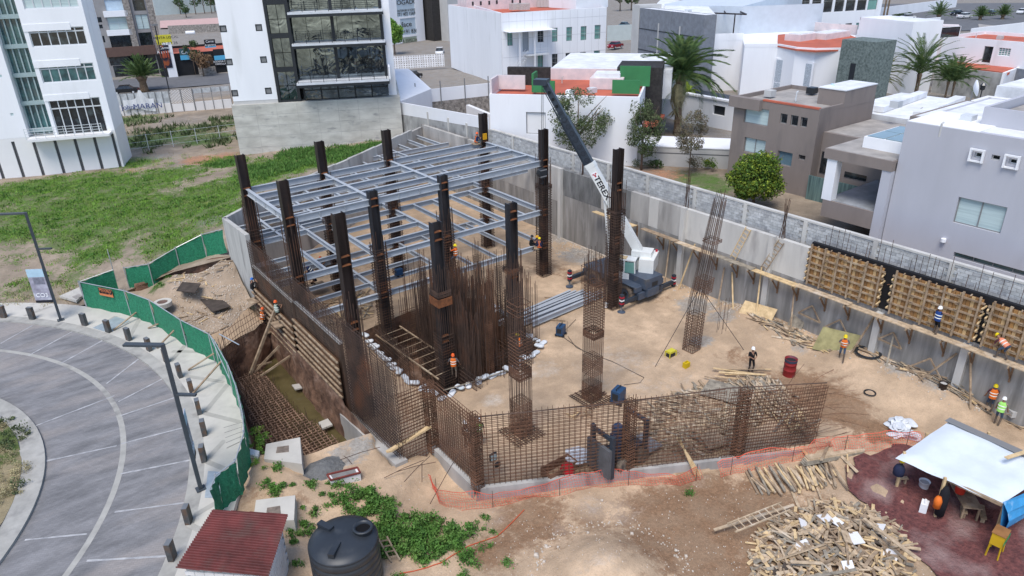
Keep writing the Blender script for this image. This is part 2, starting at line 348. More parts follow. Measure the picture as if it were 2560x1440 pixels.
greyf = blobs([(1400, 590, 0, 2, 1), (1450, 640, 0, 2, .9), (1330, 580, 0, 1.3, .5), (1740, 770, .1, 1.5, .9), (1800, 800, .2, 1.2, .8), (2000, 870, .6, .8, .6), (2240, 930, .9, 1.2, .7), (2330, 960, 1, 1.3, .7), (2430, 980, 1, 1.3, .7), (860, 1130, .6, 1., .8), (900, 1105, .6, .9, .8), (1830, 760, .3, 1.1, .8), (1930, 820, .6, 1, .7), (2150, 860, .9, 1, .5), (1750, 860, 0, .8, .9), (660, 1140, .8, .6, .4)])
def msk(x, y):
 a = wetf(x, y)
 if not inside_site(x, y) and y > 40: a = .25
 return (a, dustf(x, y), greyf(x, y))
sheet('site_ground', MS, MAINP, lambda x, y: zfront(x, y) if not (x < 12.4 and y > 33) else idw([(8, 44, 1), (10, 47, 1.1), (12, 49, 1.1), (12, 47, 1.05), (11, 45.5, 1), (7, 40, 1), (7, 36, 1)], x, y)+.05*noise.noise(V((x, y, 3))),
      .5, holes=[PIT, CORE], lines=[[(14.5, 27.6), (14.5, 23.4), (25.2, 17.7), (30.6, 14.9)], [(14.75, 27.6), (14.75, 23.55), (25.35, 17.95), (30.6, 15.15)]],
      rings=[(4, 41, 8, 30, .38), (7, 41, 30, 46, .6), (-6, 42, -8, 73, 1.4)], bstep=.6, maskf=msk)
pitz = lambda x, y: -2.1+.06*noise.noise(V((x, y, 0)))
skirt('pit_face', MD, PIT, lambda x, y: (zfront(x, y) if y < 34 else 1.0)-.02, -2.3, .35, .3, rows=7, slope=.35)
skirt('core_pit_face', MD, CORE, lambda x, y: zfront(x, y)-.02, -3.3, .4, .25, rows=6, slope=.3)
sheet('pit_floor', MD, dens(PIT, 2), pitz, 1.)
sheet('core_pit_floor', MD, dens(CORE, 2), lambda x, y: -2.6+.35*noise.noise(V((x, y, 0))), 1.)
b = MB(); b.prism([(10.6, 45.2), (12.4, 46), (12.4, 30.6), (11.4, 31.4), (9.4, 40)], -2.25, -1.93); b.build('pit_water', M('muddy_water', (.1, .08, .035), .06, .25, .8, spec=.6), kind='structure')
LED = arc(PC, PR+.1, 38, 11.5, 12)[1:]+[V((7.5, 46.3)), V((10, 46.8)), V((11.4, 48.5)), V((12.45, 49.2)), V((12.55, 53.6)), V((4.9, 57.2))]
def zled(x, y): return idw([(8, 44.5, 1), (10, 47, 1.05), (12, 49, 1.1), (12.4, 53.4, 3.2), (9, 54.5, 2.4), (5, 57, 1.4), (4, 55.5, 1.05), (6, 51, 1), (9, 50, 1.15), (11.5, 51.5, 1.9)], x, y)+.08*noise.noise(V((x*1.2, y*1.2, 4)))
def zl(px, py):
 z = 1.3
 for _ in range(5): p = G(px, py, z); z = zled(p.x, p.y)
 return z
ledg = blobs([(440, 700, 1.5, 1.4, .8), (520, 660, 2, 1.2, .9), (400, 740, 1.2, 1, .7), (480, 690, 1.7, 1.5, .8), (600, 690, 1.2, .8, .6)])
hp = [(p.x, p.y) for p in (G(530, 655, 1.9), G(560, 612, 2.5), G(600, 600, 2.5), G(606, 650, 1.6), G(612, 700, 1.2), G(578, 708, 1.25), G(545, 690, 1.6))]
hp = [p for p in hp if p[0] < 12.4]
sheet('ledge_ground', ground_mat('ledge_soil', (.44, .34, .25), (.08, .14, .035), (.6, .52, .44), (.3, .27, .24)), LED, zled, .5, holes=[hp], maskf=lambda x, y: (ledg(x, y), 0, 0))
skirt('dug_hole_face', MD, hp, lambda x, y: zled(x, y)+.03, .2, .5, .3, rows=6, slope=.5, seed=4); sheet('dug_hole_floor', MD, dens(hp, 1), lambda x, y: .55+.5*noise.noise(V((x*1.5, y*1.5, 0))), .4)
skirt('bank_face', MD, [(4.6, 57.3), (8, 56.1), (10.5, 55), (12.55, 53.8)], lambda x, y: zout(x, y)+.02, .6, .1, .3, closed=False, inward=(8, 50), rows=4, slope=.1)
ZP = 1.0
RC, RR = V((-21.31, 40.33)), 26.1
MROAD = M('road_paving', (.235, .228, .228), .85, .25, .9, bump=.5, c2=(.155, .152, .153), c3=(.32, .29, .27), s3=.35, t3=(.5, .68), stretch=(.5, 1.6, 1), detail=9)
nt = MROAD.node_tree; L = nt.links.new; bs = nt.nodes['Principled BSDF']
brick = node(nt, 'ShaderNodeTexBrick'); brick.inputs['Scale'].default_value = 2.2; brick.inputs['Mortar Size'].default_value = .012
brick.inputs['Color1'].default_value = (1, 1, 1, 1); brick.inputs['Color2'].default_value = (.86, .86, .86, 1); brick.inputs['Mortar'].default_value = (.68, .68, .7, 1)
mpp = node(nt, 'ShaderNodeMapping'); mpp.inputs['Rotation'].default_value = (0, 0, .5); ge = node(nt, 'ShaderNodeNewGeometry'); L(ge.outputs['Position'], mpp.inputs[0]); L(mpp.outputs[0], brick.inputs[0])
mm = node(nt, 'ShaderNodeMix', data_type='RGBA', blend_type='MULTIPLY'); mm.inputs[0].default_value = .8
src = bs.inputs['Base Color'].links[0].from_socket; L(src, mm.inputs[6]); L(brick.outputs[0], mm.inputs[7]); L(mm.outputs[2], bs.inputs['Base Color'])
MKERB = M('kerb_concrete', (.38, .365, .33), .85, .16, 1.2, bump=.2, c3=(.24, .23, .215), s3=.8)
MPAVE = M('pale_pavement', (.56, .53, .47), .8, .06, .5, c2=(.47, .445, .4), bump=.12, c3=(.38, .36, .33), s3=.9, t3=(.58, .8))
def ring(name, mat, c0, r0, c1, r1, z, a0, a1, n=60, h=.0, kind='structure'):
 b = MB(); A = arc(c0, r0, a0, a1, n); B = arc(c1, r1, a0, a1, n); m_ = n+1
 vs = [(p.x, p.y, z) for p in A]+[(p.x, p.y, z) for p in B]; fs = [(i, i+m_, i+m_+1, i+1) for i in range(n)]
 if h:
  vs += [(p.x, p.y, z-h) for p in A]+[(p.x, p.y, z-h) for p in B]; fs += [(i, i+1, i+1+2*m_, i+2*m_) for i in range(n)]+[(i+m_, i+3*m_, i+1+3*m_, i+1+m_) for i in range(n)]
 return b.add(vs, fs).build(name, mat, kind=kind)
IC, IR = V((-17.26, 39.84)), 15.29
ring('drive', MROAD, IC, IR, RC, RR, ZP-.12, -75, 125, 80)
CC_, CR_ = V((-17.49, 40.86)), 19.26
ring('drive_centre_strip', MKERB, CC_, CR_-.13, CC_, CR_+.15, ZP-.115, -75, 125, 80)
ring('inner_kerb', MKERB, IC, IR-1.05, IC, IR+.02, ZP+.02, -80, 130, 70, .3)
ring('outer_kerb', MKERB, RC, RR-.02, RC, RR+.75, ZP-.02, -75, 118, 70, .2)
ring('pavement', MPAVE, RC, RR+.7, PC, PR+.12, ZP-.005, -70, 118, 70, .3)
isl = arc(IC, IR-1.0, -85, 140, 40)
islg = blobs([(40, 1090, 1, 1.3, 1), (15, 1150, 1, 1.2, .7), (60, 1230, 1, 1, .6)])
sheet('island_ground', ground_mat('island_soil', (.3, .245, .15), (.08, .13, .03), (.45, .4, .32), (.3, .17, .1)), isl, lambda x, y: ZP+.05+.25*noise.noise(V((x*.7, y*.7, 1))), .9, maskf=lambda x, y: (islg(x, y), 0, 0))
def strip(name, P, wd, z, mat, kind='structure', parent=None, jag=0.):
 P = [V(p[:2]) for p in P]; vs = []; fs = []
 if jag: P = dens(P, .3, False)
 for i, p in enumerate(P):
  d = (P[min(i+1, len(P)-1)]-P[max(i-1, 0)]).normalized(); s_ = V((-d.y, d.x))*wd/2*(1+jag*noise.noise(V((p.x*3, p.y*3, 0))))
  vs += [(*(p+s_), z), (*(p-s_), z)]
 fs = [(2*i, 2*i+1, 2*i+3, 2*i+2) for i in range(len(P)-1)]
 return MB().add(vs, fs).build(name, mat, parent, kind=kind)
MJOINT = M('paving_joint', (.4, .395, .39), .9, .3, 2.5, c2=(.27, .27, .28))
for a_, b_ in (((0, 855), (80, 810)), ((70, 885), (180, 825)), ((150, 905), (260, 845)), ((265, 955), (350, 890)), ((295, 1000), (430, 930)), ((300, 1035), (450, 985)), ((302, 1105), (475, 1060)), ((300, 1180), (478, 1145)), ((285, 1275), (462, 1252)), ((215, 1397), (420, 1385)), ((105, 1150), (290, 1110)), ((60, 1345), (215, 1330)), ((88, 1060), (285, 985))):
 p, q_ = G(*a_, ZP), G(*b_, ZP); strip('drive_joint', [p, q_], .1, ZP-.112, MJOINT, jag=.9)
MBAND = M('pavement_band', (.4, .38, .34), .85, .12, 1.5)
ZZ = [(150, 752), (235, 815), (405, 805), (345, 830), (470, 850), (420, 905), (535, 868), (430, 905), (570, 955), (470, 945), (575, 962), (505, 1030), (605, 1050), (515, 1035), (560, 1110), (510, 1150), (580, 1182), (500, 1155), (555, 1250), (480, 1300), (520, 1330), (470, 1310), (440, 1400)]
for a_, b_ in (((350, 795), (325, 840)), ((470, 855), (425, 905)), ((430, 878), (510, 880)), ((465, 940), (560, 955)), ((570, 960), (512, 1030)), ((508, 1032), (600, 1055)), ((562, 1100), (520, 1145)), ((508, 1150), (585, 1182)), ((555, 1248), (487, 1288)), ((470, 1310), (500, 1325)), ((60, 790), (130, 765)), ((250, 815), (290, 790))):
 strip('pavement_band', [G(*a_, ZP), G(*b_, ZP)], .3, ZP+.001, MBAND)
MSTEEL = M('steel_cover', (.42, .47, .5), .45, .15, 1.5, metal=.3)
def plate(name, pts, z, th, mat, label=None, cat=None, parent=None, group=None, kind=None, dz=0.):
 P = [G(x, y, z) for x, y in pts]; return MB().prism([(p.x, p.y) for p in P], z+dz, z+th+dz).build(name, mat, parent, label=label, cat=cat, group=group, kind=kind)
plate('pavement_hatch', [(520, 1178), (582, 1182), (560, 1245), (512, 1245)], ZP, .02, MSTEEL, 'blue grey steel hatch in pavement beside the near lamp post', 'hatch')
plate('pavement_hatch', [(232, 820), (290, 792), (325, 803), (265, 830)], ZP, .02, MSTEEL, 'blue grey steel hatch in pavement between two bollards beneath a leaning board', 'hatch')
plate('pavement_hatch', [(558, 1068), (605, 1055), (600, 1105), (566, 1122)], ZP, .012, MPAVE, 'pale hatch of four strips framed in dark in the pavement', 'hatch')
for k in range(5):
 p, q_ = G(559+2*k, 1070+12.5*k, ZP), G(605-k*.8, 1056+12*k, ZP); strip('pavement_joint', [p, q_], .035, ZP+.014, M('dark_line', (.12, .12, .12)))
MTEZ = M('red_gravel', (.17, .062, .055), .95, .35, 5., bump=.9, c2=(.1, .04, .04), c3=(.33, .22, .2), s3=.55, t3=(.5, .72), detail=12)
TZ = [(2110, 1190), (2150, 1150), (2260, 1125), (2400, 1150), (2700, 1200), (2900, 1400), (2700, 1700), (2450, 1560), (2300, 1400), (2240, 1330), (2170, 1260), (2125, 1220)]
TZ = [G(x, y, .05) for x, y in TZ]
TZ = [p+V((noise.noise(p*1.5)*.5, noise.noise(p*1.5+V((5, 5, 5)))*.5, 0)) for p in [V((v.x, v.y, 0)) for v in dens([(p.x, p.y) for p in TZ], .4)]]
sheet('red_gravel', MTEZ, [(p.x, p.y) for p in TZ], lambda x, y: zfront(x, y)+.11, .3, bstep=.5)
# ================================================================== DIG WALLS, STEEL FRAME, REBAR
MCON = M('cast_concrete', (.44, .42, .39), .85, .2, .5, bump=.12, stretch=(1, 1, .25), c2=(.3, .285, .265), c3=(.2, .19, .18), s3=.55, t3=(.56, .66))
MCONP = M('pale_concrete', (.56, .54, .5), .85, .12, .6, bump=.1, stretch=(1, 1, .3), c3=(.38, .36, .34), s3=1.1, t3=(.55, .75))
MCOND = M('dark_concrete', (.17, .17, .165), .85, .35, 1.6, bump=.1, stretch=(1, 1, .3), c3=(.3, .29, .28), s3=1.3)
MCOND2 = M('stained_concrete', (.29, .275, .255), .9, .3, .9, bump=.12, stretch=(1.6, 1.6, .18), c2=(.19, .18, .165), c3=(.42, .4, .38), s3=1.5, t3=(.58, .7))
MBLK = [M('concrete_block', (.47, .47, .46), .9, .16, 3, bump=.2), M('concrete_block_light', (.55, .55, .54), .9, .12, 3, bump=.2), M('concrete_block_dark', (.4, .4, .4), .9, .2, 3, bump=.2)]
MMOR = M('mortar', (.36, .35, .33), .95, .25, 4, bump=.2)
WX = 40.2
wall = thing('retaining_wall', 'tall cast concrete retaining wall along the right side of the dig', 'retaining wall', (WX, 40, 0))
ys = [72.0, 61.5, 54.5, 47.2, 40.6, 33.0, 25.4, 17.6, 12.7, 8.0, 1.]
for i in range(len(ys)-1):
 y1, y0 = ys[i], ys[i+1]
 mid = 4.15 if i > 2 else 3.4
 top = 6.5 if i < 6 else (6.5 if i == 6 else 4.2)
 lo = MCOND2
 MB().box(WX, WX+.35, y0+.012, y1-.012, -.2, mid).build('lower_panel', lo, wall)
 if i == 6:
  MB().box(WX, WX+.35, 22.8, y1-.012, mid+.015, top).build('upper_panel', MCONP, wall)
 elif top > 5:
  if i == 3:
   MB().box(WX, WX+.35, y0+.012, y0+1.4, mid+.015, top).build('upper_panel', MCONP, wall)
   MB().box(WX, WX+.35, y0+1.42, y1-.012, mid+.015, top).build('upper_panel', MCOND, wall)
  elif i == 4:
   for a, c, mt in ((.012, 2.6, MCON), (2.62, 3.6, MCONP), (3.62, 5.6, MCON), (5.62, 7.588, MCOND)):
    MB().box(WX, WX+.35+.003*a, y0+a, min(y0+c, y1-.012), mid+.015, top).build('upper_panel', mt, wall)
  else: MB().box(WX, WX+.35, y0+.012, y1-.012, mid+.015, top).build('upper_panel', MCONP if i in (5,) else MCON, wall)
for y in ys[3:-1]:
 MB().box(WX-.28, WX+.02, y-.2, y+.2, -.1, 6.62 if y > 24 else 4.0).build('pilaster', MCONP, wall)
MB().box(WX+.35, 41.4, 1, 72, 3.6, 4.3).build('ledge_fill', M('packed_earth', (.27, .22, .18), .95, .3, 2, bump=.4), wall)
bw = thing('block_wall', 'grey concrete block perimeter wall above the retaining wall', 'block wall', (41.45, 40, 4.3))
BX = 41.4
MB().box(BX+.02, BX+.19, -2, 60.1, 3.9, 7.7).build('mortar_core', MMOR, bw)
MB().box(BX-.05, BX+.24, -2, 59.6, 7.7, 7.82).build('coping', MCONP, bw)
pil = [y for y in (72.3, 67.9, 64.2, 60.3, 56.0, 51.5, 47.0, 42.5, 38.0, 33.2, 28.7, 24.0, 19.3, 14.9, 10.3, 6, 1.5)]
for y in pil: MB().box(BX-.06, BX+.02, y-.14, y+.14, 4.25, 7.7).build('wall_post', MCONP, bw)
blkme = []
for mt in MBLK:
 bb = MB().box(-.02, .02, -.192, .192, -.092, .092); blkme.append(bb.mesh('block', mt))
rb = random.Random(11); far_b = [MB(), MB(), MB()]; nb = 0
courses = [(z, j) for j, z in enumerate([4.35+.2*k for k in range(17)])]
spots = []
for z, j in courses:
 y = 0.2+(.2 if j % 2 else 0)
 while y < 59.5:
  if min(abs(y-p) for p in pil) > .2: spots.append((y, z))
  y += .4
vis = sorted([s for s in spots if 11 < s[0] < 34 and s[1] > 6.0-(0 if s[0] < 22.5 else -.3)], key=lambda s: s[0])
near = set(vis[:300])
for s in spots:
 k = rb.choices((0, 1, 2), (5, 3 if s[0] > 20 else 5, 2 if s[1] < 7.2 else 4))[0]
 if s in near: place(blkme[k], 'block', (0, s[0]-40, s[1]-4.3+.1-.0), parent=bw).location.x = BX-41.45+.01
 else: far_b[k].box(BX-.01, BX+.03, s[0]-.192, s[0]+.192, s[1]+.008, s[1]+.192)
for k in range(3): far_b[k].build('block_courses', MBLK[k], bw, kind='stuff')
MCON2 = M('rough_grey_render', (.36, .355, .34), .9, .3, .8, bump=.2, c3=(.2, .2, .2), s3=.9, stretch=(1, 1, .6))
MB().prism([(BX+.19, 79.3), (BX-.0, 79.3), (BX-.0, 60.1), (BX+.19, 60.1)], 3.5, [6.39, 6.39, 7.69, 7.69]).build('rendered_end', MCON2, bw)
MWHITE = M('white_paint', (.8, .8, .81), .7, .04, .4)
MB().prism([(41.62, 79.5), (41.42, 79.5), (41.42, 60.3), (41.62, 60.3)], [6.4, 6.4, 7.7, 7.7], [7.85, 7.85, 8.85, 8.85]).build('boundary_parapet', MWHITE, label='long white painted boundary wall behind the grey block wall at the far corner', cat='wall')
WL = [(40.15, 72.05), (29.15, 64.8), (21.7, 60.6), (15.6, 56.25), (12.56, 53.9), (12.72, 49.03)]
MWALLN = M('new_concrete', (.5, .49, .46), .85, .14, .8, bump=.1, stretch=(1.6, 1.6, .3), c2=(.38, .37, .345), c3=(.3, .29, .27), s3=.8)
lw = thing('cast_wall', 'cast concrete wall running diagonally between green field and steel frame', 'retaining wall', (WL[2][0], WL[2][1], 0))
def wallseg(b, p, q_, t, z0, z1, tt=None):
 p = V(p); q_ = V(q_); d = (q_-p).normalized(); n_ = V((d.y, -d.x))*t
 b.prism([p, q_, q_+n_, p+n_], z0, z1 if tt is None else [tt[0], tt[1], tt[1], tt[0]])
tops = [6.5, 6.5, 6.5, 6.5, 6.5, 6.35]
for i in range(5):
 p, q_ = V(WL[i]), V(WL[i+1]); n_ = max(1, round((q_-p).length/2.4))
 for k in range(n_):
  a = p+(q_-p)*(k/n_); c = p+(q_-p)*((k+1)/n_); e = (q_-p).normalized()*.004
  b = MB(); wallseg(b, a+e*0, c-e, -.3, -.3, 6.5-(.06*(k % 2) if i < 3 else 0)-(.25 if i == 0 and k < 1 else 0)); b.build('wall_panel', MWALLN if i > 2 or k % 3 else MCON, lw)
b = MB().box(29.15, 40.1, 71.8, 72.1, -.3, 6.4)
MSTC = M('rusty_column_steel', (.05, .038, .036), .5, .35, .7, metal=.55, stretch=(3, 3, .4), c3=(.13, .055, .03), s3=.7, t3=(.6, .75), bump=.05)
MSTC2 = M('dark_column_steel', (.055, .055, .062), .42, .3, .8, metal=.6, stretch=(3, 3, .4), c3=(.11, .06, .035), s3=.6, t3=(.62, .8))
MRUST = M('rust_orange', (.2, .075, .03), .8, .4, 4, c2=(.12, .05, .025))
MBAR = M('rebar_steel', (.1, .062, .045), .75, .45, 1.1, c2=(.045, .034, .03), c3=(.2, .09, .05), s3=.6, t3=(.55, .75), metal=.2)
MBARR = M('rusty_rebar', (.17, .085, .05), .85, .4, 1.3, c2=(.08, .045, .03), metal=.1)
MBEAM = M('grey_primer', (.41, .435, .46), .5, .08, 1.2, spec=.3, c3=(.36, .38, .41), s3=1.1)
GX = [13.55, 19.27, 24.67, 33.7]; GY = [49.7, 41.7, 33.7]
L1, L2, L3 = 9.62, 5.66, 2.82
COLS = [  # i, j, top, bottom, cage top, cage density, material, label bits
 (0, 0, 11.95, -.2, 8.9, 'far left corner of the frame, above the turned wall end'), (1, 0, 11.95, -.2, 9.3, 'back row, second from the left, against the green field'),
 (2, 0, 11.95, -.2, 9.6, 'back row, third from the left, wine red with the diagonal wall behind'), (3, 0, 11.95, -.2, 9.0, 'far right column beside the sitting man in orange harness'),
 (0, 1, 11.95, -.3, 9.2, 'brown column on the left edge in front of the far left one'), (1, 1, 10.13, -2.8, 7.0, 'dark low column in the middle of the frame with two thin collars'),
 (2, 1, 10.14, -2.8, 7.6, 'black low column right of centre with pairs of rusty collars'), (3, 1, 11.95, -.1, 9.9, 'tall column behind the hanging crane hook'),
 (0, 2, 12.0, -.7, 7.2, 'big front left column streaked with orange rust'), (1, 2, 10.18, -2.8, 7.4, 'front middle column with a wide rusty band of stirrups'),
 (2, 2, 10.15, -2.8, 7.0, 'dark column over the sandbags in the middle of the site'), (3, 2, 11.97, -.1, 9.8, 'tall lone column standing before the crane cab')]
def hsec(w_, d_, t, z0, z1):
 pr = [(-w_/2, -d_/2), (w_/2, -d_/2), (w_/2, -d_/2+t), (t/2, -d_/2+t), (t/2, d_/2-t), (w_/2, d_/2-t), (w_/2, d_/2), (-w_/2, d_/2), (-w_/2, d_/2-t), (-t/2, d_/2-t), (-t/2, -d_/2+t), (-w_/2, -d_/2+t)]
 pr = [(y, x) for x, y in reversed(pr)]
 return MB().prism(pr, z0, z1)
def cage_bars(w_, d_, z0, z1, n, r, seed, ragged=.4, bars=None):
 """vertical bars round a rectangle"""
 rr = random.Random(seed); b = MB() if bars is None else bars; per = []
 for k in range(n): t = k/n; per.append(t)
 for k in range(n):
  x, y = rectpt(w_, d_, k/n); zz = z1+rr.uniform(-ragged, ragged*.6); l = rr.uniform(-.03, .03)
  b.tube([(x, y, z0), (x+l, y+rr.uniform(-.03, .03), zz)], r, 4, False)
 return b
def rectpt(w_, d_, t):
 P = 2*(w_+d_); s_ = t*P
 if s_ < w_: return (-w_/2+s_, -d_/2)
 s_ -= w_
 if s_ < d_: return (w_/2, -d_/2+s_)
 s_ -= d_
 if s_ < w_: return (w_/2-s_, d_/2)
 s_ -= w_
 return (-w_/2, d_/2-s_)
def ties(w_, d_, zs, r, b=None, jz=0, rr=None):
 b = b or MB(); rr = rr or random.Random(2)
 for z in zs:
  z += rr.uniform(-jz, jz); P = [V((x, y, z+rr.uniform(-jz, jz)*.5)) for x, y in ((-w_/2, -d_/2), (w_/2, -d_/2), (w_/2, d_/2), (-w_/2, d_/2))]
  for i in range(4): b.beam(P[i], P[(i+1) % 4], r*2, r*2)
 return b
RB = .017
for ci, (i, j, zt, zb, zc, lab) in enumerate(COLS):
 x, y = GX[i], GY[j]; t = thing('steel_column', 'H-section steel column, '+lab, 'steel column', (x, y, zb), 'steel columns of the frame')
 mt = MSTC if ci in (0, 1, 2, 3, 4, 7, 8, 11) else MSTC2
 h = hsec(.5, .6, .045, 0, zt-zb).build('steel_section', mt, t, local=True)
 MB().box(-.285, .285, -.235, .235, L1-.02-zb, L1+.02-zb).build('splice_plate', MRUST, t, local=True) if zt > L1 else None
 for zz in (L1-.5, L2, L2-.45, L3, L3-.4):
  MB().box(-.27, .27, -.254, .254, zz-zb-.02, zz-zb+.02).build('splice_plate', MRUST, t, local=True)
 W_, D_ = .86, .92; cw = (W_, D_)
 n = 22 if j < 2 else 26
 cb = cage_bars(W_, D_, 0, zc-zb, n, RB*1.05, ci, .9 if ci not in (3,) else .3)
 cb.build('rebar', MBAR, t, local=True, kind='stuff')
 rr = random.Random(ci)
 zs = list(np.arange(.15, min(zc, {8: 3.9, 4: 5.4, 9: 3.0, 10: 4.5, 11: 7.5, 7: 7.6, 0: 6.8}.get(ci, 6.3))-zb, .2 if j else .24))
 if ci in (9, 10, 8, 7, 11): zs += list(np.arange(zt-4.6-zb, zt-4.2-zb, .045)) if ci != 8 else []
 ties(W_+.05, D_+.05, zs, .012, jz=.03, rr=rr).build('stirrups', MBAR, t, local=True, kind='stuff')
 if ci == 9:
  ties(W_+.1, D_+.1, list(np.arange(5.0-zb, 5.5-zb, .035)), .016).build('stirrup_band', MRUST, t, local=True)
def cage(loc, w_, d_, h, n, label, lean=(0, 0), segs=((0, 3, .12),), r=.016, ragged=.3, mat=None, name='rebar_cage', base=True):
 t = thing(name, label, 'rebar cage', loc, 'free standing rebar cages'); b = MB(); rr = random.Random(int(loc[0]*10))
 for k in range(n):
  x, y = rectpt(w_, d_, k/n); hh = h+rr.uniform(-ragged, ragged)
  b.tube([(x, y, 0), (x+lean[0]*hh*.35*.4, y+lean[1]*hh*.35*.4, hh*.35), (x*(1-.35*bool(lean[0]))+lean[0]*hh, y*(1-.35*bool(lean[0]))+lean[1]*hh, hh)], r, 4, False)
 b.build('rebar', mat or MBAR, t, local=True, kind='stuff')
 b = MB()
 for z0, z1, st in segs:
  z = z0
  while z < z1:
   k = lean[0]*z*(.4 if z < h*.35 else 1), lean[1]*z*(.4 if z < h*.35 else 1)
   P = [(x+k[0], y+k[1], z+rr.uniform(-.02, .02)) for x, y in ((-w_/2, -d_/2), (w_/2, -d_/2), (w_/2, d_/2), (-w_/2, d_/2))]
   for q in range(4): b.beam(P[q], P[(q+1) % 4], .026, .026)
   z += st
 b.build('stirrups', MBARR, t, local=True, kind='stuff')
 if base:
  b = MB()
  for k in range(-5, 6):
   b.beam((k*.17, -1.0, .06), (k*.17+rr.uniform(-.1, .1), 1.0, .05), .03, .03); b.beam((-1.0, k*.17, .1), (1.0, k*.17+rr.uniform(-.1, .1), .08), .03, .03)
  b.build('footing_mat', MBAR, t, local=True, kind='stuff')
 return t
cage((19.25, 25.85, 0), .82, .95, 9.6, 22, 'front rebar cage standing behind the front mesh wall, left of the others', segs=((0, 2.3, .1), (3.7, 4.3, .05), (4.5, 6.2, .2), (7.5, 8.4, .3)))
cage((24.6, 26.0, 0), .8, .9, 9.0, 22, 'middle free rebar cage rising from bare sand with a dense collar at mid height', segs=((0, 1.1, .1), (1.8, 3.0, .12), (4.2, 4.6, .05), (4.8, 7.6, .17)))
cage((33.3, 25.9, 0), .8, .85, 10.4, 20, 'leaning rebar cage held by guy wires near the right wall', lean=(.11, -.02), segs=((0, 2.9, .2), (4.3, 5.2, .1), (7.6, 7.8, .08)), ragged=.5)
cage((33.3, 35.6, 0), 1.3, .9, 3.6, 16, 'short cage of pale vertical bars beside the crane wheel', segs=((.2, 3.2, 1.4),), ragged=1.1, base=False)
cage((28.6, 33.4, 0), .5, .5, .9, 4, 'tiny starter bars in sand beside the blue welder', segs=(), base=False, r=.01)
cage((36.3, 25.9, .3), .5, .5, 2.6, 5, 'thin starter bars beside a heap of cut rebar', segs=(), base=False, r=.012)
core = thing('core_rebar', 'dense forest of tall rusty rebar around the core pit', 'rebar', (22, 36, -3), 'core wall rebar')
def barwall(name, p, q_, z0, z1, sp, hs, r=.015, dbl=.3, rag=.3, mat=None, parent=None, hz=None, seed=1, drop=0., lean=0):
 p = V(p); q_ = V(q_); d = (q_-p); Ln = d.length; d.normalize(); nn = V((-d.y, d.x)); rr = random.Random(seed); bv = MB(); bh = MB()
 for side_ in ((0, dbl) if dbl else (0,)):
  k = 0
  while k*sp < Ln:
   if rr.random() >= drop:
    c = p+d*(k*sp)+nn*side_; f = k*sp/Ln; zt = (z1 if not hasattr(z1, '__len__') else z1[0]+(z1[1]-z1[0])*f)+rr.uniform(-rag, rag*.4); zb_ = z0 if not hasattr(z0, '__len__') else z0[0]+(z0[1]-z0[0])*f
    bv.tube([(c.x, c.y, zb_), (c.x+rr.uniform(-.02, .02)+lean*nn.x, c.y+rr.uniform(-.02, .02)+lean*nn.y, zt)], r, 4, False)
   k += 1
  if hs:
   m_ = max(1, int(Ln/2.5)); zlo = z0 if not hasattr(z0, '__len__') else min(z0); zhi = (hz if hz is not None else (z1 if not hasattr(z1, '__len__') else max(z1)))
   z = zlo+.1
   while z < zhi:
    for i in range(m_):
     f0, f1 = i/m_, (i+1)/m_; zz = z
     if hasattr(z1, '__len__'):
      if z > z1[0]+(z1[1]-z1[0])*f1: continue
     if hasattr(z0, '__len__') and z < z0[0]+(z0[1]-z0[0])*f0: continue
     a = p+d*Ln*f0+nn*(side_+.02); c = p+d*Ln*f1+nn*(side_+.02)
     kx = lean*(z-zlo)/(zhi-zlo)
     bh.beam((a.x+nn.x*kx, a.y+nn.y*kx, zz+rr.uniform(-.015, .015)), (c.x+nn.x*kx, c.y+nn.y*kx, zz+rr.uniform(-.015, .015)), r*1.8, r*1.8)
    z += hs
 bv.build('vertical_rebar' if parent else name, mat or MBAR, parent, kind='stuff')
 if hs: bh.build('horizontal_rebar', mat or MBAR, parent, kind='stuff')
for k, (p, q_, zt, hz, sp, mt, rg) in enumerate((((20.2, 38.2), (24, 38.2), 4.6, 1.0, .15, MBAR, 1.3), ((20.2, 34.9), (23.6, 34.9), 5.3, 2.6, .14, MBAR, 1.2), ((20.2, 31.2), (20.2, 38.2), 5.0, .5, .17, MBAR, 1.4), ((22.6, 38.), (22.6, 33), 6.0, 1., .2, MBARR, 1.0),
  ((21.3, 36.4), (24.9, 36.4), 3.6, .4, .18, MBARR, 1.2), ((24.6, 32.9), (24.6, 40.8), 2.4, 0.2, .2, MBARR, 1.2), ((20, 40.6), (25.6, 40.6), 3.2, 1.5, .18, MBAR, 1.0), ((25.4, 40.8), (25.9, 34), 1.2, .6, .2, MBARR, .6), ((22., 32.8), (26.3, 33), .9, .6, .2, MBAR, .5), ((18.2, 36), (18.3, 41), 1.2, .9, .2, MBAR, .6))):
 barwall('core', p, q_, -3, zt, sp*.9, .3, .0155, .32, rg, mt, core, hz, seed=k, drop=.05)
b = MB(); rr = random.Random(77)
for k in range(420):
 x, y = rr.choice(((rr.uniform(19.6, 24.6), rr.uniform(31.2, 41)), (rr.uniform(24, 27), rr.uniform(33.5, 41)), (rr.uniform(19.8, 22.5), rr.uniform(33, 38)))); h = rr.uniform(1.5, 6.3) if x < 24 else rr.uniform(.8, 4.6); b.tube([(x, y, -3), (x+rr.gauss(0, .1), y+rr.gauss(0, .1), h)], .015, 4, False)
b.build('loose_vertical_rebar', MBAR, core, kind='stuff')
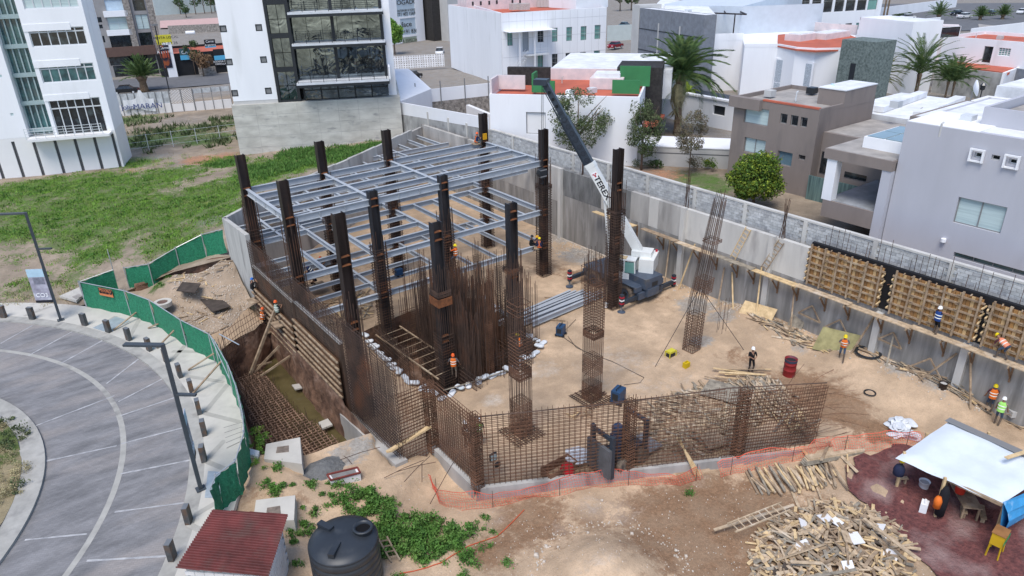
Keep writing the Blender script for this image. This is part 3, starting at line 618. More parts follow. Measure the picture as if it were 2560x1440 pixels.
for k, (x, y, h) in enumerate(((21.3, 39.5, 6.1), (23.0, 38.0, 5.6), (26.3, 40.4, 5.2), (24.2, 35.6, 6.2), (26.0, 37.2, 5.4), (21.9, 32.6, 4.3), (28.2, 38.4, 3.4), (20.6, 36.6, 6.6))):
 t = thing('rebar_cage', 'slim vertical rebar cage number %s of the core forest' % ('one two three four five six seven eight'.split()[k]), 'rebar cage', (x, y, -3 if y < 41 and x < 26.5 else 0), 'slim cages of the core')
 t['label'] = 'slim rusty stirrup-wrapped rebar cage ' + ('at the back of the core forest', 'in the middle of the core forest', 'right of the black low column', 'beneath the worker in orange hung on the column', 'between core pit and sandbag row', 'at the near edge of the core pit', 'standing right of the core pit on sand', 'tallest in the left of the core forest')[k]
 zz = t.location.z; cage_bars(.34, .34, 0, h-zz, 8, .015, k, .4).build('rebar', MBARR if k % 2 else MBAR, t, local=True, kind='stuff')
 ties(.38, .38, list(np.arange(.2, h-zz-1, .13)), .011).build('stirrups', MBARR if k % 2 else MBAR, t, local=True, kind='stuff')
mw = thing('rebar_mesh_wall', 'long double rebar mesh wall above the flooded pit', 'rebar mesh', (12.7, 38, 0))
barwall('m', (12.72, 49), (12.72, 27.6), -1.4, 6.15, .19, .2, .0125, .2, .12, MBAR, mw, 6.15, seed=3)
barwall('m', (12.9, 27.6), (14.7, 27.6), -1.4, [6.15, 4.2], .18, .2, .013, .22, .1, MBARR, mw, 6.15, seed=4)
barwall('m', (14.72, 27.6), (14.72, 23.5), .2, [4.0, 4.45], .2, .2, .013, .2, .12, MBARR, mw, 4.4, seed=5)
cw_ = thing('cast_footing_wall', 'dark cast wall core inside the left rebar mesh, pale along its top', 'wall', (12.7, 40, 0))
for y0, y1, z1 in ((41.4, 48.95, 4.25), (34.1, 40.9, 4.4)): MB().box(12.78, 12.98, y0, y1, -1.3, z1-.12).build('wall_panel', M('form_stained_concrete', (.12, .085, .06), .9, .35, 1.2, stretch=(1, 3, .3)), cw_); MB().box(12.76, 13.0, y0, y1, z1-.119, z1).build('pale_top', MCONP, cw_)
MB().prism([(12.3, 34.4), (12.3, 27.4), (13.0, 27.4), (13.0, 34.4)], -2.2, [-.35, .35, .35, -.35]).build('footing', MCON, cw_)
MPLY = M('brown_plywood', (.15, .075, .035), .7, .3, 1.3, c2=(.08, .042, .022), stretch=(1, 1, .4)); MTIM = M('weathered_timber', (.34, .25, .165), .85, .25, 3, c2=(.19, .135, .09), c3=(.46, .37, .26), s3=1.2)
MTIMY = M('fresh_timber', (.62, .46, .26), .8, .18, 3, c2=(.48, .34, .18)); MTIMG = M('grey_timber', (.3, .26, .2), .9, .3, 3, c2=(.17, .145, .115)); MFORM = M('formwork_boards', (.36, .19, .065), .8, .25, 1.6, c2=(.22, .11, .04), c3=(.45, .27, .11), s3=1.5, stretch=(1, 1, .35))
for nm, y0, y1, z0, z1, lab in (('a', 41.2, 48.9, .1, 2.75, 'brown formwork panel with pale walers at the far end of the flooded pit'), ('b', 34.0, 40.6, .85, 3.4, 'brown formwork panel with pale walers next to the big front left column')):
 t = thing('formwork_panel', lab, 'formwork', (12.6, y0, z0), 'formwork on the left mesh wall')
 MB().box(12.5, 12.54, y0, y1, z0, z1).build('plywood_face', MPLY, t)
 for k in range(6):
  z = z0+.12+k*(z1-z0-.2)/5; MB().beam((12.43, y0-.1, z), (12.43, y1+.1, z+.02), .1, .1).build('waler', MTIM, t)
  bb = MB()
  for q in range(int((y1-y0)/.45)): bb.obox((12.37, y0+.2+q*.45, z+.03), V((.02, 0, 0)), V((0, .09, 0)), V((0, 0, .03)))
  bb.build('wedges', MTIM, t, kind='stuff')
pm = thing('pit_rebar_mat', 'rusty rebar grid lying over the flooded pit floor', 'rebar mat', (10, 39, -1.9))
PMP = [(7.9, 36.2), (8.0, 43.4), (10.2, 44.6), (10.9, 44.2), (10.9, 38), (11.7, 33.0), (11, 31.9), (9, 33.2)]
for lay in range(2):
 b = MB(); z = -1.75+.35*lay
 for k in range(34):
  x = 7.6+k*.27+.12*lay; seg = [y for y in np.arange(31, 46, .4) if inpoly(x, y, PMP)]
  if len(seg) > 1: b.beam((x, seg[0], z), (x+.05, seg[-1], z+.02), .045, .045)
 for k in range(52):
  y = 31.5+k*.28+.1*lay; seg = [x for x in np.arange(7.4, 12.4, .2) if inpoly(x, y, PMP)]
  if len(seg) > 1: b.beam((seg[0], y, z+.03), (seg[-1], y+.05, z+.05), .045, .045)
 b.build('grid_layer', M('pale_rusty_rebar', (.3, .19, .13), .85, .3, 1.3), pm, kind='stuff')
b = MB(); rr = random.Random(5)
for k in range(900):
 x = rr.uniform(7.6, 12.3); y = rr.uniform(31.5, 45.5)
 if inpoly(x, y, PMP): b.tube([(x, y, -1.9), (x+rr.uniform(-.06, .06), y+rr.uniform(-.06, .06), rr.uniform(-1.2, -.6))], .014, 3, False)
b.build('starter_rebar', MBAR, pm, kind='stuff')
pv = thing('pit_edge_rebar', 'tall thin rebar curtain rising along the pavement side of the pit', 'rebar', (8, 38, -2))
edge = [V((7.75, 36.3)), V((7.95, 39)), V((8.1, 42)), V((8.9, 44)), V((10.3, 45.0)), V((12.3, 46.2))]
b = MB(); q = dens(edge, .23, False)
for i, p in enumerate(q): b.tube([(p.x, p.y, -1.9), (p.x-.08*(i < 30), p.y+.05, rr.uniform(1.0, 1.6)), (p.x-.2*(i < 30)+rr.uniform(-.05, .05), p.y+.15, rr.uniform(2.1, 2.6))], .014, 4, False)
b.build('vertical_rebar', MBAR, pv, kind='stuff')
b = MB()
for z in np.arange(-1.6, 2.2, .42):
 for i in range(len(edge)-1): b.beam((*edge[i], z), (*edge[i+1], z+.05), .022, .022)
b.build('horizontal_rebar', MBAR, pv, kind='stuff')
cb = thing('kerb_wall', 'low grey concrete kerb wall turning the corner at the front of the site', 'wall', (14.7, 23.5, 0))
def kerbw(p, q_, z0, z1, z0b, z1b):
 p, q_ = V(p), V(q_); d = (q_-p).normalized(); nn = V((d.y, -d.x))*.14; return MB().prism([p-nn, q_-nn, q_+nn, p+nn], -1.6, [z0, z1, z1, z0])
kerbw((14.65, 27.5), (14.65, 23.56), .35, .3, 0, 0).build('kerb_side', MCON, cb); kerbw((14.6, 23.48), (30.6, 15.1), .3, .12, 0, 0).build('kerb_front', MCON, cb)
fm = thing('front_rebar_mesh', 'long rusty rebar mesh wall standing on the front kerb', 'rebar mesh', (22, 19, 0))
barwall('m', (14.75, 23.45), (25.8, 17.65), .15, [4.45, 4.4], .27, .21, .0115, .18, .1, MBARR, fm, 4.35, seed=6)
barwall('m', (25.9, 17.6), (30.5, 15.2), .1, [4.4, 4.1], .27, .21, .0135, .18, .15, MBARR, fm, 4.2, seed=7, lean=-.25)
b = MB()
for p, q_ in (((14.75, 23.45, 4.42), (21, 20.2, 4.28)), ((21, 20.2, 4.28), (25.8, 17.7, 4.42)), ((25.8, 17.7, 4.42), (30.5, 15.2, 4.1))):
 b.tube([p, q_], .03, 5)
b.build('top_bar', MBAR, fm)
for (x, y, h, lab) in ((14.75, 23.5, 4.7, 'rebar post cage at the outer corner of the front mesh'), (21.6, 20.05, 4.5, 'rebar post cage in the front mesh beside the forklift'), (26.8, 17.3, 4.3, 'rebar post cage in the front mesh before the timber piles'), (14.6, 27.5, 4.6, 'rebar post cage where side mesh meets the jog')):
 t = thing('rebar_cage', lab, 'rebar cage', (x, y, 0), 'post cages of the mesh walls')
 cage_bars(.45, .45, 0, h, 12, .017, int(x*7), .35).build('rebar', MBARR, t, local=True, kind='stuff'); ties(.5, .5, list(np.arange(.15, h-.2, .14)), .013, jz=.03).build('stirrups', MBARR, t, local=True, kind='stuff')
b = MB(); rr = random.Random(9)
for k in range(46):
 p = V((30.4-k*.06, 15.3+k*.03, rr.uniform(.3, 3.9))); d = V((rr.uniform(.6, 1), rr.uniform(-.55, .15), rr.uniform(-.5, .15))).normalized()*rr.uniform(1.5, 4.2)
 b.tube([p, p+d*.5+V((0, 0, .15)), V((p.x+d.x, p.y+d.y, max(.5, p.z+d.z)))], .012, 3, False)
b.build('loose_rebar', MBARR, label='tangle of bent rebar ends at the right end of the front mesh', cat='rebar', kind='stuff')
n_be = 0
ordn = ['first', 'second', 'third', 'fourth', 'fifth', 'sixth', 'seventh', 'eighth', 'ninth', 'tenth', 'eleventh', 'twelfth', 'thirteenth', 'fourteenth']
def beam_(p, q_, h, lab, bf=.2, grp='steel beams of the frame', plates=0):
 p, q_ = V(p), V(q_); o = MB().ibeam(p, q_, h, bf, .028, .02)
 if plates:
  t = thing('steel_beam', lab, 'steel beam', tuple((p+q_)/2), grp); o.build('beam_section', MBEAM, t); d = q_-p
  for k in range(1, plates+1):
   c = p+d*k/(plates+1); s_ = d.normalized().cross(V((0, 0, 1)))*(bf/2-.004); MB().obox(c-V((0, 0, h/2)), d.normalized()*.012, s_, V((0, 0, h/2-.03))).build('stiffener', MBEAM, t)
  return t
 return o.build('steel_beam', MBEAM, label=lab, cat='steel beam', group=grp)
cn = ['between the far left and second back columns', 'between the second and third back columns', 'between the third and far right back columns']
H1, H2 = .44, .36
for i, x in enumerate(GX):
 beam_((x, GY[0]-.3, L1), (x, GY[1]+.3, L1), H1, 'upper deck girder running front to back, %s from the left' % ordn[i], .24, plates=3)
 if i: beam_((x, GY[0]-.3, L2), (x, GY[1]+.3, L2), H1-.04, 'middle deck girder running front to back, %s from the left' % ordn[i], .22)
 if i: beam_((x, GY[0]-.3, L3), (x, GY[1]+.3, L3), H2, 'lower deck girder running front to back, %s from the left' % ordn[i], .2)
for r_ in range(5):
 y = GY[0]-2*r_
 for i in range(3):
  beam_((GX[i]+(.3 if r_ in (0, 4) else .02), y, L1-.006), (GX[i+1]-(.3 if r_ in (0, 4) else .02), y, L1-.006), H1 if r_ in (0, 4) else .38, 'upper deck beam %s, in the %s line from the back' % (cn[i], ordn[r_]), .21, plates=2 if r_ == 4 else 0)
def wallx(y):
 for i in range(4):
  (x0, y0), (x1, y1) = WL[i], WL[i+1]
  if min(y0, y1) <= y <= max(y0, y1): return x0+(x1-x0)*(y-y0)/(y1-y0)+.3
 return 12.9
def wally(x):
 for i in range(4):
  (x0, y0), (x1, y1) = WL[i], WL[i+1]
  if min(x0, x1) <= x <= max(x0, x1): return y0+(y1-y0)*(x-x0)/(x1-x0)-.3
 return 53
lv = (('middle', L2, GY), ('lower', L3, GY))
for nm, z, _ in lv:
 for jj, y in enumerate((GY[0], GY[1])):
  for i in range(3): beam_((GX[i]+.3, y, z-.004), (GX[i+1]-.3, y, z-.004), .4, '%s deck beam %s, in the %s column row' % (nm, cn[i], ('back', 'middle')[jj]), .21)
for k in (1, 2): beam_((GX[0]+k*1.9, GY[0]-.1, L2-.008), (GX[0]+k*1.9, GY[1]+.1, L2-.008), .34, 'middle deck joist left bay, %s of two running front to back' % ordn[k-1], .18)
for k in (1, 2, 3, 4): beam_((GX[2]+k*1.8, GY[0]-.1, L2-.008), (GX[2]+k*1.8, GY[1]+.1, L2-.008), .34, 'middle deck joist right bay, %s of four running front to back' % ordn[k-1], .18)
for k in (1, 2, 3): beam_((GX[1]+.1, GY[0]-2*k, L2-.008), (GX[2]-.1, GY[0]-2*k, L2-.008), .34, 'middle deck joist centre bay, %s of three running crosswise' % ordn[k-1], .18)
for k in range(1, 4):
 for i in (0, 1): beam_((GX[i]+.1, GY[0]-2*k, L3-.008), (GX[i+1]-.1, GY[0]-2*k, L3-.008), .3, 'lower deck joist, %s crosswise line of the %s bay' % (ordn[k-1], ('left', 'centre')[i]), .17)
for k in (1, 2, 3): beam_((GX[2]+k*2.25, GY[0]-.1, L3-.008), (GX[2]+k*2.25, GY[1]+.1, L3-.008), .3, 'lower deck joist right bay, %s of three running front to back' % ordn[k-1], .17)
for k, y in enumerate((65.6, 63.1, 60.4, 57.7, 55.7, 53.7, 51.7)):
 beam_((wallx(y), y, L2-(.0 if k in (0, 3) else .012)), (WX-.3, y, L2-(.0 if k in (0, 3) else .012)), .42 if k in (0, 3) else .34, 'long cross beam behind the upper deck between the two walls, %s from the back' % ordn[k], .22)
for k, x in enumerate((15.4, 17.3, GX[1], 21.1, 22.9, GX[2], 26.9, 29.2, 31.5, GX[3], 35.4, 37.2, 39.0)):
 y1 = wally(x); y0 = GY[0]+.2 if k in (0, 1, 2, 5, 9) else (65.7 if x > 34 else max(51.8, y1-6.5)); beam_((x, y0, L2-.02), (x, y1, L2-.02), .34, 'beam reaching back to the diagonal wall, %s from the left' % ordn[k], .19)
for k, y in enumerate((50.9, 48.9, 46.9, 44.9)):
 beam_((13.05 if y < 49.5 else wallx(y), y, L2-1.4 if k else L2-.02), (GX[1], y, L2-1.4 if k else L2-.02), .3, 'left edge beam under the deck near the wall, %s from the back' % ordn[k], .17)
rr = random.Random(4)
A_, B_ = G(1290, 800, .3), G(1445, 735, .3)
for k in range(7):
 off = V((.32*k-.2, -.42*k+.9, 0)); a = A_+off*.7+V((rr.uniform(-.4, .2), rr.uniform(-.2, .2), 0)); c = B_+off*.8+V((rr.uniform(-.3, .5), 0, 0)); z = .42+(.02*k)
 beam_((a.x-.8, a.y, z), (c.x, c.y, z), .38, 'grey steel beam lying on the ground in a stack, %s from the back' % ordn[k], .2, 'steel beams stacked on the ground')
for k in range(2):
 c = A_.lerp(B_, .15+.75*k); MB().beam((c.x-1.4, c.y+1.6, .05), (c.x+2.0, c.y-2.0, .05), .12, .1).build('timber_sleeper', MTIM, label='timber sleeper under the stacked beams, %s end' % ('left', 'right')[k], cat='timber')
# ================================================================== BUILDINGS
MBW = M('bright_white_render', (.84, .84, .85), .75, .03, .3, c2=(.8, .8, .81), c3=(.66, .66, .65), s3=.5, t3=(.6, .82), stretch=(1.2, 1.2, .22))
MBW2 = M('warm_white_render', (.78, .765, .75), .8, .04, .3)
MGL = M('dark_glass', (.02, .025, .03), .06, .3, 1.5, spec=.7, c2=(.008, .01, .012), c3=(.06, .08, .085), s3=.8)
MGLG = M('green_glass', (.16, .33, .29), .12, .15, .6, spec=.6)
MGLB = M('pale_blind_glass', (.5, .6, .59), .2, .12, .8, spec=.5, stretch=(.3, .3, 8), c2=(.4, .5, .5))
MGLT = M('teal_glass', (.05, .13, .13), .08, .5, .9, spec=.7, c2=(.02, .05, .06), c3=(.1, .13, .13), s3=.6)
MFR = M('pale_window_frame', (.6, .62, .63), .5, 0); MFRD = M('black_frame', (.025, .028, .032), .4, 0); MFRG = M('grey_frame', (.22, .22, .22), .5, 0)
MMIR = M('mirror_glass', (.22, .26, .28), .03, .5, .5, metal=.9, c2=(.1, .12, .13))
nt = MMIR.node_tree; wv = node(nt, 'ShaderNodeTexNoise'); wv.inputs['Scale'].default_value = .55; wv.inputs['Distortion'].default_value = 2.2; wv.inputs['Detail'].default_value = 1
bp_ = node(nt, 'ShaderNodeBump'); bp_.inputs['Distance'].default_value = .05; bp_.inputs['Strength'].default_value = .35; gg = node(nt, 'ShaderNodeNewGeometry')
nt.links.new(gg.outputs['Position'], wv.inputs['Vector']); nt.links.new(wv.outputs[0], bp_.inputs['Height']); nt.links.new(bp_.outputs[0], nt.nodes['Principled BSDF'].inputs['Normal'])
MRED = M('red_roof_sealant', (.5, .13, .075), .85, .12, .5, c2=(.4, .11, .07)); MGREEN = M('green_wall_paint', (.045, .2, .075), .8, .1, .6)
MTAUPE = M('taupe_render', (.25, .21, .188), .9, .07, .6, stretch=(1, 1, .3), c3=(.2, .17, .155), s3=.7); MLAV = M('lavender_grey_render', (.48, .48, .52), .85, .04, .25, c2=(.44, .44, .475), c3=(.4, .4, .42), s3=.5, t3=(.58, .8), stretch=(1, 1, .25)); MGREYW = M('light_grey_render', (.5, .49, .47), .9, .07, .6)
MSTONE = M('black_stone_cladding', (.035, .032, .03), .8, .4, 3); MGST = M('green_grey_stone', (.16, .19, .175), .8, .35, 3.5, c2=(.08, .1, .09)); MROOF = M('grey_flat_roof', (.36, .33, .3), .9, .2, .8, c2=(.27, .25, .23))
MLROOF = M('white_roof_membrane', (.78, .79, .8), .7, .08, .8, c2=(.62, .62, .62)); MCMU = M('slate_grey_block', (.21, .225, .25), .9, .12, 1.5, c2=(.17, .18, .2)); MPINK = M('pinkish_parapet', (.72, .62, .6), .85, .08, 1, c2=(.6, .55, .55))
MRUB = M('rubble_stone', (.3, .27, .24), .9, .4, 2.5, bump=.6, c2=(.14, .125, .11))
class Face:
 """vertical plane through ground points a -> b; uv() meets a photo sight line with it"""
 def __init__(s, a, b):
  s.a = V((a[0], a[1], 0)); s.b = V((b[0], b[1], 0)); s.d = (s.b-s.a).normalized(); s.L = (s.b-s.a).length
  s.n = V((s.d.y, -s.d.x, 0)); c = V((0, 0, 0))
  if s.n.dot(c-s.a) < 0: s.n = -s.n
 def uv(s, px, py):
  r_ = ray(px, py); t = (s.a.dot(s.n))/(r_.dot(s.n)); p = r_*t; return ((p-s.a).dot(s.d), CAMZ+p.z)
 def P(s, u, z, o=0.): p = s.a+s.d*u+s.n*o; return V((p.x, p.y, z))
 def box(s, b, u0, u1, z0, z1, o0, o1):
  return b.obox(s.P((u0+u1)/2, (z0+z1)/2, (o0+o1)/2), s.d*(u1-u0)/2, s.n*(o1-o0)/2, V((0, 0, (z1-z0)/2)))
 def rect(s, q):
  U = [s.uv(*p) for p in q]
  return min(u for u, _ in U) if len(U) == 2 else (U[0][0]+U[-1][0])/2 if 0 else min(u for u, _ in U), max(u for u, _ in U), min(z for _, z in U), max(z for _, z in U)
 def r2(s, x0, y0, x1, y1):
  """rectangle from its top-left and bottom-right photo corners"""
  u0, z1 = s.uv(x0, y0); u1, z0 = s.uv(x1, y1); return min(u0, u1), max(u0, u1), min(z0, z1), max(z0, z1)
 def wall(s, b, u0, u1, z0, z1, holes, t=.25):
  """panel with rectangular openings, thickness t inwards from the face"""
  us = sorted({u0, u1, *[h[0] for h in holes], *[h[1] for h in holes]}); zs = sorted({z0, z1, *[h[2] for h in holes], *[h[3] for h in holes]})
  us = [u for u in us if u0 <= u <= u1]; zs = [z for z in zs if z0 <= z <= z1]; nu, nz_ = len(us)-1, len(zs)-1
  solid = [[not any(h[0]-1e-6 <= us[i] and us[i+1] <= h[1]+1e-6 and h[2]-1e-6 <= zs[j] and zs[j+1] <= h[3]+1e-6 for h in holes) for j in range(nz_)] for i in range(nu)]
  idx = {}; vs = []; fs = []
  def vv(i, j, k):
   if (i, j, k) not in idx: idx[(i, j, k)] = len(vs); vs.append(s.P(us[i], zs[j], -t*k))
   return idx[(i, j, k)]
  for i in range(nu):
   for j in range(nz_):
    if not solid[i][j]: continue
    fs.append((vv(i, j, 0), vv(i+1, j, 0), vv(i+1, j+1, 0), vv(i, j+1, 0))); fs.append((vv(i, j, 1), vv(i, j+1, 1), vv(i+1, j+1, 1), vv(i+1, j, 1)))
    for di, dj, e in ((-1, 0, ((i, j), (i, j+1))), (1, 0, ((i+1, j), (i+1, j+1))), (0, -1, ((i, j), (i+1, j))), (0, 1, ((i, j+1), (i+1, j+1)))):
     a, c = i+di, j+dj
     if not (0 <= a < nu and 0 <= c < nz_) or not solid[a][c]:
      (p, q), (r_, t_) = e; fs.append((vv(p, q, 0), vv(r_, t_, 0), vv(r_, t_, 1), vv(p, q, 1)))
  return b.add(vs, fs)
 def window(s, par, h, pane=None, frame=None, cols=2, rows=1, fw=.06, dep=.16, name='window', label=None):
  u0, u1, z0, z1 = h; fr = MB()
  s.box(fr, u0, u1, z0, z0+fw, -dep-.05, -dep+.03); s.box(fr, u0, u1, z1-fw, z1, -dep-.05, -dep+.03)
  for k in range(cols+1):
   u = u0+fw/2+(u1-u0-fw)*k/cols; s.box(fr, u-fw/2, u+fw/2, z0+fw, z1-fw, -dep-.05, -dep+.028)
  for k in range(1, rows):
   z = z0+(z1-z0)*k/rows; s.box(fr, u0+fw, u1-fw, z-fw/2, z+fw/2, -dep-.05, -dep+.026)
  o = fr.build(name, frame or MFR, par, label=label); pb = MB(); s.box(pb, u0, u1, z0, z1, -dep-.09, -dep-.03); pb.build('pane', pane or MGL, o)
  return o
def block(name, pts, z0, z1, mat, par=None, **k): return MB().prism([(p[0], p[1]) for p in pts], z0, z1).build(name, mat, par, **k)
def quadback(a, b, depth):
 a, b = V(a[:2]), V(b[:2]); d = (b-a).normalized(); n_ = V((d.y, -d.x))
 if n_.dot(-a) > 0: n_ = -n_
 return [a, b, b+n_*depth, a+n_*depth]
def inset(q, e):
 c = sum((V(p[:2]) for p in q), V((0, 0)))/len(q); out = []
 for p in q: d = c-V(p[:2]); out.append(V(p[:2])+d.normalized()*e*1.4)
 return out
def house(name, label, cat, a, b, depth, z0, z1, mat, roofm, par_h=.5, wins=(), group=None, body=True, t=.3, others=()):
 """box building whose visible front runs a -> b, windows given as (x0, y0, x1, y1, pane, frame, cols, rows)"""
 f = Face(a, b); th = thing(name, label, cat, (f.a.x, f.a.y, z0), group); H = [f.r2(*w_[:4]) for w_ in wins]
 H = [(max(.05, h[0]), min(f.L-.05, h[1]), h[2], min(h[3], z1-.05)) for h in H]
 f.wall(MB(), 0, f.L, z0, z1, H, t).build('front_wall', mat, th)
 q = quadback(a, b, depth); i0 = [q[0]+(q[3]-q[0]).normalized()*(t+.003), q[1]+(q[2]-q[1]).normalized()*(t+.003), q[2], q[3]]
 block('walls', i0, z0, z1-par_h, mat, th)
 pw = MB(); zz = z1-par_h
 for p, r_ in ((i0[1], i0[2]), (i0[3], i0[0]), (i0[2], i0[3])):
  d = (V(r_)-V(p)).normalized(); n_ = V((-d.y, d.x))*.2; pw2 = MB().prism([p, r_, V(r_)+n_, V(p)+n_], zz-.01, z1-.004*(1+1)); pw2.build('parapet', mat, th)
 block('roof', inset(i0, .22), zz-.2, zz+.012, roofm, th)
 for h, w_ in zip(H, wins): f.window(th, h, w_[4] if len(w_) > 4 else None, w_[5] if len(w_) > 5 else None, w_[6] if len(w_) > 6 else 2, w_[7] if len(w_) > 7 else 1)
 return f, th, q
a1, b1 = G(-420, 489, 2.8), G(311, 419, 2.9)
f1 = Face(a1, b1); t1 = thing('office_building', 'white office block with glass stair shaft and balcony at the upper left', 'building', (f1.a.x, f1.a.y, 2.5))
uP = f1.uv(290, 324); zP = uP[1]-.05; uR = f1.L
W1 = [(68, 72, 220, 111), (95, 164, 243, 200), (119, 251, 271, 330), (46, -30, 198, 18)]
Hs = []
fu = Face(f1.P(0, 0, -.0), f1.P(uR, 0, -.0))
DB = 5.2
sh0, sh1 = fu.uv(40, 240)[0], fu.uv(105, 235)[0]
for w_ in W1:
 h = list(fu.r2(*w_)); Hs.append(tuple(h))
MB()
fu.wall(MB(), 0, sh0, zP, 27, [fu.r2(-6, 185, 9, 195), fu.r2(22, 281, 38, 291)], .3).build('left_wall', MBW, t1)
fu.wall(MB(), sh1, uR, zP+.01, 27, Hs, .3).build('front_wall', MBW, t1)
for h, (c, p, fr_) in zip(Hs, ((6, MGL, MFR), (6, MGLT, MFR), (6, MGL, MFR), (6, MGLB, MFR))):
 o = fu.window(t1, h, p, fr_, c, 1, .1, .14); b = MB(); fu.box(b, h[0]+.05, h[1]-.05, h[2]+(h[3]-h[2])*.74, h[2]+(h[3]-h[2])*.74+.12, -.18, -.1); b.build('transom', MFR, o)
for w_ in ((-6, 185, 9, 195), (22, 281, 38, 291)): fu.window(t1, fu.r2(*w_), MGLB, MBW, 1, 1, .09, .03)
block('core_walls', [fu.P(0, 0, -.31), fu.P(sh0-.02, 0, -.31), fu.P(sh0-.02, 0, -DB), fu.P(0, 0, -DB)], zP, 27, MBW, t1)
block('core_walls', [fu.P(sh1+.02, 0, -.31), fu.P(uR, 0, -.31), fu.P(uR, 0, -DB), fu.P(sh1+.02, 0, -DB)], zP, 27, MBW, t1)
sb = MB(); fu.box(sb, sh0, sh1, zP, 27, -2.5, -1.15); sb.build('stair_glass', MGLT, t1)
for k in range(9):
 z = zP+2.9*k+.3; b = MB(); fu.box(b, sh0, sh1, z, z+.42, -1.14, -.75); b.build('stair_band', M('greenish_frame', (.33, .42, .42), .5, .05), t1)
for k in range(5):
 u = sh0+.08+(sh1-sh0-.16)*k/4; b = MB(); fu.box(b, u-.06, u+.06, zP, 27, -1.145, -.95); b.build('stair_mullion', M('greenish_frame', (.33, .42, .42), .5, .05), t1)
for z0_, z1_ in ((10.85, 11.1), (14.3, 14.6), (17.9, 18.2), (21.5, 21.8)):
 b = MB(); fu.box(b, sh1, uR-1.6, z0_-.1, z1_+.3, 0, .05); b.build('spandrel_ledge', MBW, t1)
MGRV = M('groove_steel', (.1, .1, .105), .6, .2, 2)
f1.wall(MB(), 0, uR+.0, 2.2, zP-.01, [(f1.uv(x, y)[0]-.16, f1.uv(x, y)[0]+.16, 2.6, zP-.35) for x, y in ((7, 440), (46, 400), (96, 395), (148, 390), (197, 385), (245, 380), (290, 374))], .22).build('plinth_wall', MBW2, t1)
block('plinth_backing', [f1.P(0, 0, -.15), f1.P(uR-.3, 0, -.15), f1.P(uR-.3, 0, -.6), f1.P(0, 0, -.6)], 2.2, zP-.02, MGRV, t1); block('plinth_core', [f1.P(0, 0, -.61), f1.P(uR-.3, 0, -.61), f1.P(uR-.3, 0, -.23), f1.P(uR, 0, -.23), f1.P(uR, 0, -DB), f1.P(0, 0, -DB)], 2.2, zP-.02, MBW2, t1)
b = MB(); f1.box(b, f1.uv(77, 345)[0], uR-.3, zP-.3, zP-.05, .0, 1.5); b.build('balcony_slab', MBW2, t1)
rl = MB(); ub = f1.uv(77, 345)[0]
for k in range(4): rl.beam(f1.P(ub, zP+.25+.28*k, 1.4), f1.P(uR-.9, zP+.25+.28*k, 1.4), .045, .045)
rl.build('railing', MFR, t1)
for k in range(9): MB().beam(f1.P(ub+(uR-.9-ub)*k/8, zP-.05, 1.4), f1.P(ub+(uR-.9-ub)*k/8, zP+1.15, 1.4), .05, .05).build('railing_post', MFR, t1)
A2, B2 = G(500, 266, 8.8), G(993, 240, 8.75)
f2 = Face((A2.x, A2.y), (B2.x, B2.y)); u0_ = f2.uv(585, 262)[0]
f2 = Face(f2.P(u0_, 0), (B2.x, B2.y)); t2 = thing('glass_office', 'white and black glass fronted office standing on a tall raw concrete base', 'building', (f2.a.x, f2.a.y, 2.5))
U = lambda x, y: f2.uv(x, y)[0]; Z = lambda x, y: f2.uv(x, y)[1]
uB, uG, uE = U(697, 258), U(752, 251), f2.L
zT = 8.75
bb = MB(); f2.box(bb, -.25, uE+.3, 2.0, zT, -14, .35); bb.build('concrete_base', M('board_marked_concrete', (.56, .54, .48), .85, .14, .45, bump=.1, stretch=(1, 1, 2.5), c2=(.44, .42, .37), c3=(.33, .32, .3), s3=.7, t3=(.6, .72)), t2)
b = MB()
for k in range(1, 5): f2.box(b, -.25, uE+.3, zT-1.25*k-.015, zT-1.25*k+.015, .345, .36)
for k in range(1, 8): f2.box(b, uE*k/8-.012, uE*k/8+.012, 3, zT-.1, .345, .358)
b.build('joint_lines', MCON, t2, kind='stuff')
sq = [(558, 72), (647, 69), (573, 155), (659, 149), (587, 233), (671, 227), (545, -10), (634, -14)]
HS = [(U(x, y)-.36, U(x, y)+.36, Z(x, y)-.36, Z(x, y)+.36) for x, y in sq]
f2.wall(MB(), 0, uB, zT+.4, 27, HS, .3).build('white_wall', MBW, t2); bb = MB(); f2.box(bb, .0, uB, zT+.003, zT+.4, -.3, -.02); bb.build('grey_band', MGREYW, t2)
for h in HS: f2.window(t2, h, MFRG, MFRD, 1, 1, .1, .02)
bb = MB(); f2.box(bb, 0, uB-.02, zT, 27, -14, -.31); bb.build('side_walls', MBW, t2)
bb = MB(); f2.box(bb, uB, uE-1.0, zT, 27, -14, -2.2); bb.build('rear_block', MFRD, t2)
zs2 = [zT+.2];
for (x, y) in ((745, 172), (735, 88), (722, 4)): zs2.append(Z(x, y))
for k in range(4):
 z0_ = zT+.25 if k == 0 else zs2[k]+.25; z1_ = zs2[k+1] if k < 3 else z0_+3.4
 for i in range(2):
  for j in range(2):
   ua = uB+.35+(uG-uB-.6)*i/2; ub_ = uB+.35+(uG-uB-.6)*(i+1)/2; za = z0_+(z1_-z0_-.25)*j/2; zb_ = z0_+(z1_-z0_-.25)*(j+1)/2
   b = MB(); f2.box(b, ua+.03, ub_-.03, za+.03, zb_-.03, -.1+.006*i, -.04+.006*j); b.build('glass_pane', MMIR, t2)
 b = MB(); f2.box(b, uB, uG, z1_-.25, z1_+.25, -.3, .08); b.build('black_beam', MFRD, t2)
for u in (uB+.15, uG-.12): b = MB(); f2.box(b, u-.17, u+.17, zT, 27, -.32, .1); b.build('black_mullion', MFRD, t2)
b = MB(); f2.box(b, uB, uG, zT, zT+.25, -.3, .075); b.build('black_beam', MFRD, t2)
fl = [Z(757, 205)-.1, Z(750, 119)+.25, Z(738, 40)+.2]
